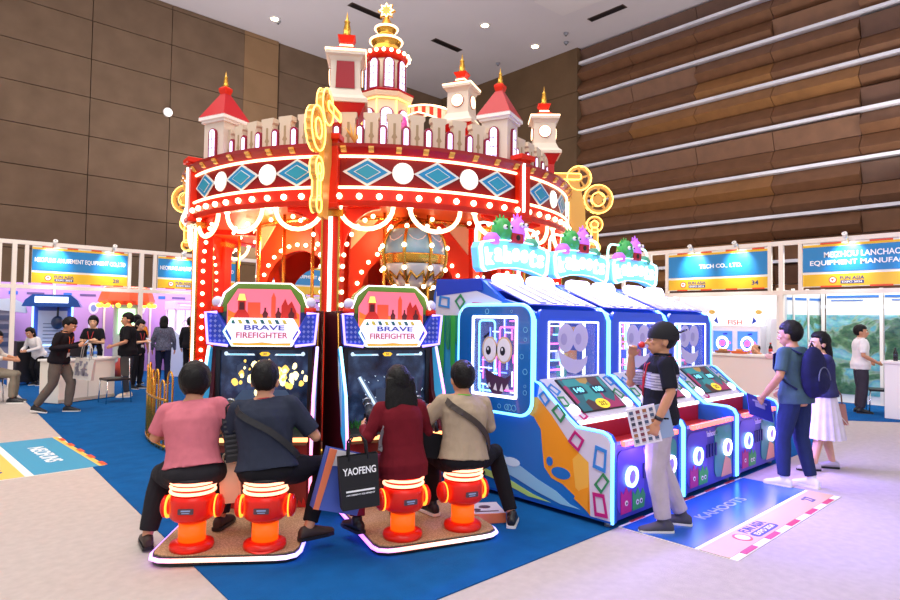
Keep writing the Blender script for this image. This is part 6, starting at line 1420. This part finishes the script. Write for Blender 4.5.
def lanyard(F, col='#b8282c'):
    m = MB(Matrix.Scale(F.k, 4)); a = F.spine(.47); c = F.spine(.14)+F.fw*.135
    for sx in (-1, 1): m.tube([a+F.rt*sx*.05-F.fw*.06, a+F.rt*sx*.07+up_(F, .01), F.spine(.40)+F.rt*sx*.06+F.fw*.12, F.spine(.28)+F.rt*sx*.03+F.fw*.135, c], .007, 6)
    m.build('lanyard', mat('lanyard'+col, col, 0.7), F.t); m = MB(Matrix.Scale(F.k, 4)); m.prism(rrect(.08, .11, .008), c-F.up*.06+F.fw*.005, F.rt, F.up, .004); m.build('badge', white, F.t)
def up_(F, d): return F.up*d
def held(F, key): return F.t.matrix_basis @ (F.J[key]*F.k)
# ======== seated players
SEAT = 0.078+0.50
def seated(label, O, A, x, y, H, **kw):
    p = mloc(O, A, x, y, 0); return person(label, p, math.degrees(A)+90, H, **kw)
dk_tr = cloth('charcoal', '#2a282c'); blk = cloth('black', '#1b1a1e'); navyc = cloth('navy', '#2e3342')
sandal = mat('sandal_brown', '#3a2a22', 0.6)
zp = 0.078
f1 = seated('person in a pink T-shirt with bushy black hair on the leftmost hydrant stool', O1, A1, -.25, .17, 1.70, hair='shag', vox=.0085, build=1.06,
    pose=dict(pel=(0, 0, .60), lean=13, side=-7, curl=14, hp=14, LK=(-.30, .28, .50), LA=(-.36, .20, .10), RK=(.12, .40, .55), RA=(.10, .36, .17), LE=(-.30, .12, .80), LW=(-.12, .42, .84), RE=(.27, .16, .79), RW=(.14, .46, .88), LT=25, RT=-10),
    top=dict(mat=cloth('pink', '#c9707c'), loose=.022, hem=.02, fold=.009, sl=.85), bottom=dict(mat=dk_tr, w=1.15), shoes=dict(mat=sandal, sole=black, high=False))
f2 = seated('person in a dark navy T-shirt with black cross body strap, at the left game', O1, A1, .245, .15, 1.72, hair='short', vox=.0085, build=1.10,
    pose=dict(pel=(0, 0, .60), lean=10, side=-6, curl=12, hp=10, LK=(-.13, .40, .55), LA=(-.12, .34, .17), RK=(.36, .30, .56), RA=(.28, .10, .17), LE=(-.30, .14, .80), LW=(-.12, .44, .86), RE=(.31, .14, .79), RW=(.15, .46, .86), LT=10, RT=-55),
    top=dict(mat=navyc, loose=.024, hem=.0, fold=.009, sl=.85), bottom=dict(mat=blk), shoes=dict(mat=sandal, sole=black, high=False))
m = MB(Matrix.Scale(f2.k, 4)); band(m, torso_path(f2, [(.46, 175), (.42, 215), (.25, 285), (.12, 330), (.05, 355)], .045, 1.1), .042, .005); m.build('strap', mat('strap_black', '#1c1c20', 0.6), f2.t)
m = MB(Matrix.Scale(f2.k, 4)); m.tube([f2.spine(.475)+f2.rt*(.068*math.cos(q))+f2.fw*(.066*math.sin(q)) for q in [PI+PI*i/10 for i in range(11)]], .006, 6); m.build('lanyard', mat('lanyard_red', '#c02030', 0.6), f2.t)
f3 = seated('woman with long black hair in a maroon top at the right game', O2, A2, -.245, .17, 1.62, hair='long', vox=.0085, fem=True,
    pose=dict(pel=(0, 0, .60*1.05), lean=7, curl=8, hp=6, side=-2, hairw=1.3, hairlen=.52, hairback=.03, LK=(-.26, .34, .56), LA=(-.30, .20, .18), RK=(.10, .42, .56), RA=(.1, .38, .18), LE=(-.27, .05, .84), LW=(-.22, .34, .86), RE=(.25, .14, .84), RW=(.12, .46, .90), LT=15, RT=-10),
    top=dict(mat=cloth('maroon', '#6a1722'), sleeve='long', loose=.026, hem=-.10, fold=.010), bottom=dict(mat=cloth('maroon_dark', '#7a2440'), w=1.1, seat=False), shoes=dict(mat=black, sole=black))
f4 = seated('man in a beige shirt with dark cross body strap on the rightmost stool', O2, A2, .245, .18, 1.70, hair='short', vox=.0085, build=1.04,
    pose=dict(pel=(0, 0, .60), lean=8, side=5, curl=12, hp=4, hy=-4, LK=(-.10, .40, .55), LA=(-.10, .36, .17), RK=(.42, .26, .56), RA=(.47, .06, .095), LE=(-.29, .16, .82), LW=(-.12, .46, .88), RE=(.29, .12, .80), RW=(.26, .38, .80), LT=10, RT=-35),
    top=dict(mat=cloth('beige', '#a8957e'), sleeve='long', loose=.026, hem=-.01, fold=.010), bottom=dict(mat=blk), shoes=dict(mat=black, sole=white))
m = MB(Matrix.Scale(f4.k, 4)); band(m, torso_path(f4, [(.46, 170), (.42, 210), (.25, 285), (.12, 335), (.04, 360)], .045, 1.04), .045, .005); m.build('strap', mat('strap_brown', '#33261f', 0.6), f4.t)
m = MB(Matrix.Scale(f4.k, 4)); m.tube([f4.spine(.475)+f4.rt*(.07*math.cos(q))+f4.fw*(.068*math.sin(q)) for q in [PI+PI*i/10 for i in range(11)]], .006, 6); m.build('lanyard', mat('lanyard_green', '#6fd040', 0.6), f4.t)
m = MB(Matrix.Scale(f3.k, 4)); band(m, torso_path(f3, [(.30, 215), (.20, 198), (.10, 190)], .05), .035, .005); m.build('strap', mat('strap_grey', '#7a7478', 0.6), f3.t)
# bags around the seated players
def bag(label, M, w, h, d, col, handle=True, name='tote_bag', flare=1.0, handle_h=.16, mats=None):
    t = thing(name, label, 'bag', M.to_translation(), 0); t.rotation_euler = M.to_euler()
    b = MB(); vs = [(-w/2*.96, -d/2, 0), (w/2*.96, -d/2, 0), (w/2*.96, d/2, 0), (-w/2*.96, d/2, 0), (-w/2*flare, -d*.3, h), (w/2*flare, -d*.3, h), (w/2*flare, d*.3, h), (-w/2*flare, d*.3, h)]
    b.add(vs, [(3, 2, 1, 0), (0, 1, 5, 4), (1, 2, 6, 5), (2, 3, 7, 6), (3, 0, 4, 7)]); o = b.build('bag_body', col, t)
    so = o.modifiers.new('s', 'SOLIDIFY'); so.thickness = .003
    if handle:
        for s in (-1, 1):
            m = MB(); P = [(-w*.25, s*d*.3, h-.03), (-w*.22, s*d*.3, h+handle_h*.7), (-w*.1, s*d*.2, h+handle_h), (w*.1, s*d*.2, h+handle_h), (w*.22, s*d*.3, h+handle_h*.7), (w*.25, s*d*.3, h-.03)]; m.tube(P, .007, 6); m.build('handle', col, t)
    return t
tb = mat('tote_black', '#1d1c1f', 0.8, bump=.3, bscale=200)
def bagM(p, rz, rx=0, ry=0): return Matrix.Translation(p) @ Matrix.Rotation(rz, 4, 'Z') @ Matrix.Rotation(rx, 4, 'X') @ Matrix.Rotation(ry, 4, 'Y')
bp = mloc(O2, A2, -.59, .10, .35)
t = bag('black YAOFENG tote bag hanging from the arm of the long haired woman', bagM(bp, rad(-22), 0, rad(-4)), .27, .36, .10, tb, True, 'tote_bag', 1.02, .13)
m = MB(); m.text('YAOFENG', (0.0, -.047, .26), X, Vector((0, .05, 1)).normalized(), .23, .05, .002); m.box((0.0, -.05, .125), (.2, .002, .012)); m.text('AMUSEMENT EQUIPMENT', (0.0, -.05, .10), X, Z, .2, .012, .002); m.build('lettering', whl, t)
t = bag('blue and white paper bag squeezed behind the black tote bag', bagM(mloc(O2, A2, -.74, .24, .30), rad(-14), 0, rad(16)), .34, .42, .10, mat('bag_blue', '#4a62b8', 0.5), False, 'paper_bag', 1.05)
m = MB(); m.prism([(-.15, .30), (.16, .34), (.165, .418), (-.165, .418)], (0, -.042, 0), X, Z, .003, 0); m.prism([(-.17, .0), (-.13, .0), (-.12, .418), (-.175, .418)], (0, -.055, 0), X, Z, .004, 1); m.build('bag_print', [mat('bag_white', '#e6e2e8', .5), mat('bag_coral', '#e87a50', .5)], t)
t = bag('black handbag hanging at the side of the beige shirt man', bagM(mloc(O2, A2, .02, .30, .60), rad(-20), 0, rad(12)), .22, .18, .10, blk, False, 'handbag')
t = bag('black bag with ribbed front between the pink and navy shirted players', bagM(mloc(O1, A1, .02, .30, .64), rad(-30), 0, rad(-8)), .16, .34, .14, black, True, 'shoulder_bag', .9, .06)
m = MB()
for i in range(8): m.box((0, -.075, .05+.034*i), (.12, .012, .014))
m.build('ribs', dkgrey, t)
t = bag('pale carrier bag hanging between the two left hydrant stools', bagM(mloc(O1, A1, -.02, .30, .34), rad(-30), 0, rad(-5)), .15, .30, .06, mat('bag_cream', '#e0c8a8', 0.5), True, 'carrier_bag', .9, .05)
# ======== standing visitors on the right
fm = person('man in a backwards black cap and striped black polo, red ball at his mouth', (4.66, 2.50, 0), 127, 1.70, hair='cap', vox=.0065, fingers=True,
    pose=dict(pel=(0, 0, .91), lean=-3, hy=2, hp=-4, brim=-1, RE=(.21, .20, 1.14), RW=(.085, .21, 1.37), RHd=(-.45, -.12, .88), RTh=(-.3, -1, 0), RC=.75, LE=(-.245, -.05, 1.12), LW=(-.225, .05, .875), LHd=(.1, .25, -.95), LTh=(0, 1, .3), LC=.9, LK=(-.10, .04, .49), LA=(-.12, -.02, .085), RK=(.10, -.03, .49), RA=(.10, -.20, .085), LT=8, RT=-10),
    top=dict(mat=[cloth('polo_black', '#20202a'), cloth('stripe_white', '#cfcbe0'), cloth('stripe_grey', '#8f8aa8')], loose=.024, hem=-.06, stripe=(.21, .34), collar=True, sl=.9, name='polo_shirt'), bottom=dict(mat=cloth('khaki', '#b9aeb8'), w=1.12), shoes=dict(mat=cloth('shoe_grey', '#55525c'), sole=white))
lanyard(fm, '#c82030')
m = MB(Matrix.Scale(fm.k, 4)); wq = fm.J['LW']; de = (fm.J['LW']-fm.J['LE']).normalized(); m.tube([wq-de*.055, wq-de*.025], .033, 14); m.build('wristwatch', mat('watch', '#3a3a44', .3, .6), fm.t)
pb = fm.hc+fm.HR @ Vector((.012, .15, -.055))
t = thing('ball', 'small red ball held to the mouth by the man in the black cap', 'ball', fm.t.matrix_basis @ (pb*fm.k)); MB().sphere((0, 0, 0), .027, 18).build('shell', mat('ball_red', '#e0302c', .35), t)
# catalogue in his right hand
pp = held(fm, 'Lpalm'); t = thing('catalogue', 'white product catalogue with rows of pictures held by the man in the black cap', 'catalogue', pp, 0)
t.rotation_euler = (rad(4), rad(-14), rad(-46))
m = MB(); m.box((-.07, 0.0, .05), (.22, .010, .30)); m.build('pages', mat('paper', '#e8e4ee', .5), t)
m = MB(); m.box((.075, .006, .05), (.14, .008, .27)); m.build('back_booklet', mat('paper_blue', '#8fa6c8', .5), t)
m = MB(); random.seed(4)
for i in range(4):
    for j in range(6): m.box((-.15+.052*i, -.006, -.06+.045*j), (.03, .003, .026), random.randrange(4)); m.box((-.15+.052*i, -.006, -.08+.045*j), (.034, .003, .005), 4)
m.build('picture_print', [mat('pic%d' % i, c, .5) for i, c in enumerate(['#7a3a4a', '#4a5a78', '#a06a4a', '#3a3a50', '#a8a4b4'])], t)
fr = person('man with a dark backpack and grey-blue T-shirt holding a blue brochure', (6.92, 2.20, 0), 80, 1.72, hair='short', vox=.0075, fingers=True,
    pose=dict(pel=(0, 0, .93), lean=4, hy=6, hp=6, LE=(-.26, .02, 1.12), LW=(-.25, .20, .89), LHd=(.1, .6, -.8), LC=.8, RE=(.24, -.02, 1.12), RW=(.2, .2, .95), LK=(-.10, .08, .49), LA=(-.12, .06, .085), RK=(.09, .0, .49), RA=(.10, -.1, .085), LT=10, RT=0),
    top=dict(mat=cloth('slate', '#48606f'), loose=.024, hem=-.09, sl=.8), bottom=dict(mat=cloth('denim', '#28335a'), w=1.05), shoes=dict(mat=mat('shoe_white', '#f0ecf2', .5), sole=white))
t = thing('brochure', 'dark blue brochure in the hand of the man with the backpack', 'brochure', held(fr, 'Lpalm')+Vector((0, 0, -.02)), 0); t.rotation_euler = (rad(-30), rad(18), rad(-30))
m = MB(); m.box((-.02, .0, -.06), (.30, .008, .24)); m.build('cover', mat('brochure_blue', '#2c2fa0', .35), t)
m = MB(); m.box((-.02, -.006, .0), (.18, .003, .02)); m.box((-.02, -.006, -.04), (.12, .003, .05)); m.build('cover_print', mat('brochure_print', '#8f86d8', .4), t)
t = thing('backpack', 'dark navy backpack worn by the man in the grey-blue T-shirt', 'backpack', fr.t.location, 0); t.rotation_euler = fr.t.rotation_euler
bm_ = cloth('pack', '#23254a'); S_ = Matrix.Scale(fr.k, 4); m = MB(S_); c = fr.spine(.20)-fr.fw*.19
m.sphere(c+fr.up*.02, (.16, .10, .26), 18); m.sphere(c-fr.up*.06, (.155, .10, .18), 18); m.sphere(c-fr.up*.08-fr.fw*.06, (.12, .07, .12), 16); remeshed(m, 'pack_body', bm_, t, .012, 2, .006, 12)
m = MB(S_); q0 = c-fr.fw*.10
m.tube([q0+fr.rt*(.11*math.cos(a))+fr.up*(-.06+.13*math.sin(a)) for a in [PI*i/12 for i in range(13)]], .006, 6); m.build('zip', mat('zip_grey', '#5a5f80', .5), t)
for sx in (-1, 1):
    m = MB(S_); P = [fr.spine(.40)-fr.fw*.13+fr.rt*sx*.09, fr.spine(.462)+fr.rt*sx*.105-fr.fw*.02, fr.spine(.40)+fr.fw*.125+fr.rt*sx*.11, fr.spine(.26)+fr.fw*.12+fr.rt*sx*.14, fr.spine(.13)+fr.rt*sx*.18, fr.spine(.06)-fr.fw*.1+fr.rt*sx*.15]; band(m, P, .05, .012); m.build('shoulder_strap', bm_, t)
m = MB(S_); m.tube([c+fr.up*.26+fr.rt*.04, c+fr.up*.31, c+fr.up*.26-fr.rt*.04], .009, 6); m.build('handle', black, t)
fw_ = person('woman with long dark hair in a pale pleated skirt, pointing with her left arm', (7.97, 2.24, 0), 125, 1.60, hair='long', vox=.009, fem=True, sk=skin_l,
    pose=dict(pel=(0, 0, .93), lean=3, hy=5, hp=4, hairlen=.42, LE=(-.18, .30, 1.30), LW=(-.15, .55, 1.36), LHd=(0, 1, .05), LC=.1, RE=(.23, -.10, 1.12), RW=(.16, -.12, .92), LK=(-.09, .07, .49), LA=(-.1, .15, .09), RK=(.09, -.03, .49), RA=(.09, -.12, .09), LT=5),
    top=dict(mat=cloth('blouse_dark', '#34365c'), sleeve='three', loose=.022, hem=-.04), bottom=dict(kind='skirt', mat=cloth('skirt_pale', '#d8cfdc'), len=.62), shoes=dict(mat=mat('flat_silver', '#b8b0b8', .4), sole=black, high=False))
hp_ = Vector((8.17, 2.20, .50))
t = bag('brownish pink handbag on the arm of the woman in the pleated skirt', bagM(hp_, rad(-45)), .30, .24, .10, mat('handbag_tan', '#a8726c', .4), False, 'handbag', .8)
m = MB(); m.tube([(-.1, 0, .22), (-.09, 0, .34), (-.03, 0, .43), (.03, 0, .43), (.09, 0, .34), (.1, 0, .22)], .008, 8); m.build('handle', mat('handbag_strap', '#7a4a48', .4), t); m = MB(); m.tube([(-.14, -.051, .0), (0, -.045, .17), (.14, -.051, 0)], .006, 6); m.build('piping', mat('handbag_white', '#e8dcd8', .4), t)
fp = person('man in a white polo shirt and dark trousers standing by the aerial view wall', (13.66, 3.22, 0), -62, 1.70, hair='short', vox=.012, build=1.04,
    pose=dict(lean=0, hy=-12, LE=(-.24, -.02, 1.12), LW=(-.22, .18, .98), RE=(.25, -.02, 1.10), RW=(.18, .22, .97), RHd=(-.4, .8, -.3)), top=dict(mat=cloth('polo_white', '#ece8e6'), loose=.026, hem=-.10, collar=True, sl=.85, name='polo_shirt'), bottom=dict(mat=cloth('trouser_grey', '#3f3a44'), w=1.1), shoes=dict(mat=black, sole=dkgrey))
person('bald man in white seated behind the pinkish counter, hand at his face', (14.15, 5.15, 0), 165, 1.66, hair='bald', vox=.013,
    pose=dict(pel=(0, 0, .58), lean=22, hp=18, curl=10, LK=(-.1, .36, .52), LA=(-.1, .34, .085), RK=(.1, .36, .52), RA=(.1, .34, .085), LE=(-.25, .34, .98), LW=(-.12, .42, 1.12), RE=(.27, .3, 1.0), RW=(.05, .46, 1.06)), top=dict(mat=cloth('shirt_white', '#e4dedc'), loose=.022, hem=-.08), bottom=dict(mat=blk), shoes=dict(mat=black))
person('person with short black hair bent over the right edge desk', (13.95, 2.25, 0), 170, 1.62, hair='shag', vox=.013,
    pose=dict(pel=(0, 0, .62), lean=30, hp=40, LK=(-.1, .36, .52), LA=(-.1, .34, .085), RK=(.1, .36, .52), RA=(.1, .34, .085), LE=(-.25, .36, 1.0), LW=(-.1, .5, 1.06), RE=(.25, .36, 1.0), RW=(.1, .5, 1.06)), top=dict(mat=cloth('shirt_pale', '#d8d4dc'), loose=.022, hem=-.08), bottom=dict(mat=blk), shoes=dict(mat=black))
# ======== visitors on the left
fwk = person('man in black walking while looking at his phone, carrying a printed tote bag', (2.24, 12.1, 0), -38, 1.69, hair='short', vox=.011,
    pose=dict(pel=(0, 0, .90), lean=8, hp=28, curl=8, LK=(-.1, .16, .50), LA=(-.1, .12, .085), RK=(.09, -.04, .50), RA=(.09, -.30, .12), RD=.02, LE=(-.26, .06, 1.12), LW=(-.10, .32, 1.18), LHd=(.3, .9, .2), RE=(.26, .02, 1.10), RW=(.08, .34, 1.14), RHd=(-.3, .9, .25)), top=dict(mat=cloth('jacket_black', '#1f1b20'), sleeve='long', loose=.026, hem=-.06, collar=True), bottom=dict(mat=cloth('trouser_taupe', '#6a6058'), w=1.1), shoes=dict(mat=mat('sneaker_black', '#1c1c20', .6), sole=white))
lanyard(fwk, '#e0603a')
t = thing('phone', 'phone in the hands of the walking man in black', 'phone', held(fwk, 'Rpalm')+Vector((.05, -.02, .03)), rad(-128)); m = MB(); m.prism(rrect(.07, .14, .01), (0, 0, 0), X, Vector((0, .6, .8)).normalized(), .009); m.build('body', black, t); m = MB(); m.prism(rrect(.062, .13, .008), (0, -.0005, 0), X, Vector((0, .6, .8)).normalized(), -.001); m.build('screen', glow('phone_scr', '#b8c8e0', .6), t)
tp = held(fwk, 'LW')+Vector((.02, -.06, -.62))
t = bag('white tote bag with a grey line drawing on the arm of the walking man', bagM(tp, rad(-48), 0, rad(6)), .34, .36, .08, mat('tote_white', '#cdc6bc', .8), True, 'tote_bag', 1.0, .26)
m = MB(); random.seed(9)
for i in range(26):
    x, z = random.uniform(-.12, .12), random.uniform(.08, .3); m.prism(rrect(random.uniform(.02, .06), random.uniform(.02, .07), .005, 2, x, z), (0, -.047, 0), X, Vector((0, .044, 1)).normalized(), .003)
m.build('drawing', mat('tote_ink', '#8c8690', .8), t)
fb = person('man in a black T-shirt with a red lanyard beside the white desk', (3.72, 13.62, 0), 160, 1.74, hair='short', vox=.012, build=1.15,
    pose=dict(lean=0, hp=4, hy=10, LE=(-.27, .02, 1.10), LW=(-.18, .25, 1.02), RE=(.28, -.1, 1.12), RW=(.2, -.02, .90), LK=(-.1, .02, .49), RK=(.1, .02, .49)), top=dict(mat=blk, loose=.03, hem=-.11, sl=.85), bottom=dict(mat=cloth('shorts_grey', '#3c4048'), w=1.15), shoes=dict(mat=mat('sneaker_cream', '#d8cdb8', .5), sole=white))
lanyard(fb)
fwm = person('woman in a black top with a red lanyard and folded arms behind the white desk', (3.35, 14.75, 0), -130, 1.66, hair='bob', vox=.012, fem=True, sk=skin_l,
    pose=dict(lean=2, hy=20, LE=(-.24, .06, 1.10), LW=(.06, .20, 1.12), RE=(.24, .06, 1.10), RW=(-.06, .22, 1.15), LHd=(1, .1, 0), RHd=(-1, .1, 0)), top=dict(mat=blk, loose=.024, hem=-.12), bottom=dict(mat=blk), shoes=dict(mat=black))
lanyard(fwm)
fo = person('person in an orange top and dark cap behind the man in the black T-shirt', (4.55, 16.0, 0), 60, 1.70, hair='cap', vox=.014, pose=dict(hy=0), top=dict(mat=cloth('orange_mustard', '#e0862c'), loose=.02, hem=-.08), bottom=dict(mat=blk), shoes=dict(mat=black))
fph = person('woman in black with a lanyard looking at a phone near the white post', (4.30, 15.0, 0), -60, 1.60, hair='long', vox=.013, fem=True, sk=skin_l, pose=dict(hp=25, hairlen=.25, LE=(-.24, .02, 1.12), LW=(-.06, .26, 1.12), RE=(.24, .02, 1.1), RW=(.06, .26, 1.14)), top=dict(mat=blk, loose=.022, hem=-.08, sleeve='short'), bottom=dict(mat=blk), shoes=dict(mat=black))
lanyard(fph)
t = thing('phone', 'phone held by the woman in black near the white post', 'phone', held(fph, 'Rpalm')+Vector((.02, 0, .02)), rad(30)); m = MB(); m.prism(rrect(.07, .14, .01), (0, 0, 0), X, Vector((0, .7, .7)), .009); m.build('body', mat('phone_white', '#d8dce8', .3), t)
person('person in a grey patterned shirt with long dark hair', (5.05, 15.6, 0), 70, 1.68, hair='long', vox=.014, fem=True, pose=dict(hairlen=.28), top=dict(mat=mat('cloth_pattern', '#56586a', .9, var=.6, vscale=38), sleeve='long', loose=.024, hem=-.1), bottom=dict(mat=cloth('navy_tr', '#20243c')), shoes=dict(mat=black))
person('person all in black with short hair standing at the first claw machine', (6.0, 16.5, 0), 50, 1.66, hair='bob', vox=.014, pose=dict(hp=8), top=dict(mat=blk, sleeve='long', loose=.03, hem=-.1), bottom=dict(mat=blk), shoes=dict(mat=black))
person('woman in an orange top with long black hair at the claw machines', (6.55, 15.6, 0), 60, 1.66, hair='long', vox=.013, fem=True, sk=skin_l, pose=dict(hairlen=.30), top=dict(mat=cloth('orange_bright', '#f0602a'), loose=.022, hem=-.02, sl=.8), bottom=dict(mat=cloth('trouser_sand', '#b8a890'), w=1.1), shoes=dict(mat=white))
person('person in a white shirt with long black hair working behind the white booth post', (2.75, 17.0, 0), -150, 1.55, hair='long', vox=.014, fem=True, pose=dict(pel=(0, 0, .80), lean=25, hp=25, hairlen=.3, LE=(-.24, .2, .96), LW=(-.1, .4, .9), RE=(.24, .2, .96), RW=(.1, .4, .9), LK=(-.1, .12, .45), RK=(.1, .12, .45)), top=dict(mat=cloth('shirt_white', '#e4dedc'), loose=.022, hem=-.08, sleeve='long'), bottom=dict(mat=blk), shoes=dict(mat=black))
fe = person('man in a pale shirt seated at the left edge of the view', (1.48, 14.05, 0), -20, 1.72, hair='short', vox=.013, pose=dict(pel=(0, 0, .60), lean=8, hp=15, LK=(-.1, .42, .52), LA=(-.1, .40, .085), RK=(.1, .42, .52), RA=(.1, .4, .085), LE=(-.26, .16, .86), LW=(-.1, .38, .82), RE=(.27, .14, .86), RW=(.14, .40, .80)), top=dict(mat=cloth('shirt_cream', '#d8d2c8'), sleeve='three', loose=.026, hem=-.08), bottom=dict(mat=cloth('khaki2', '#8a8070')), shoes=dict(mat=black))
metal_chair(1.48, 14.05, rad(-20-90), 'chair under the man seated at the left edge of the view')
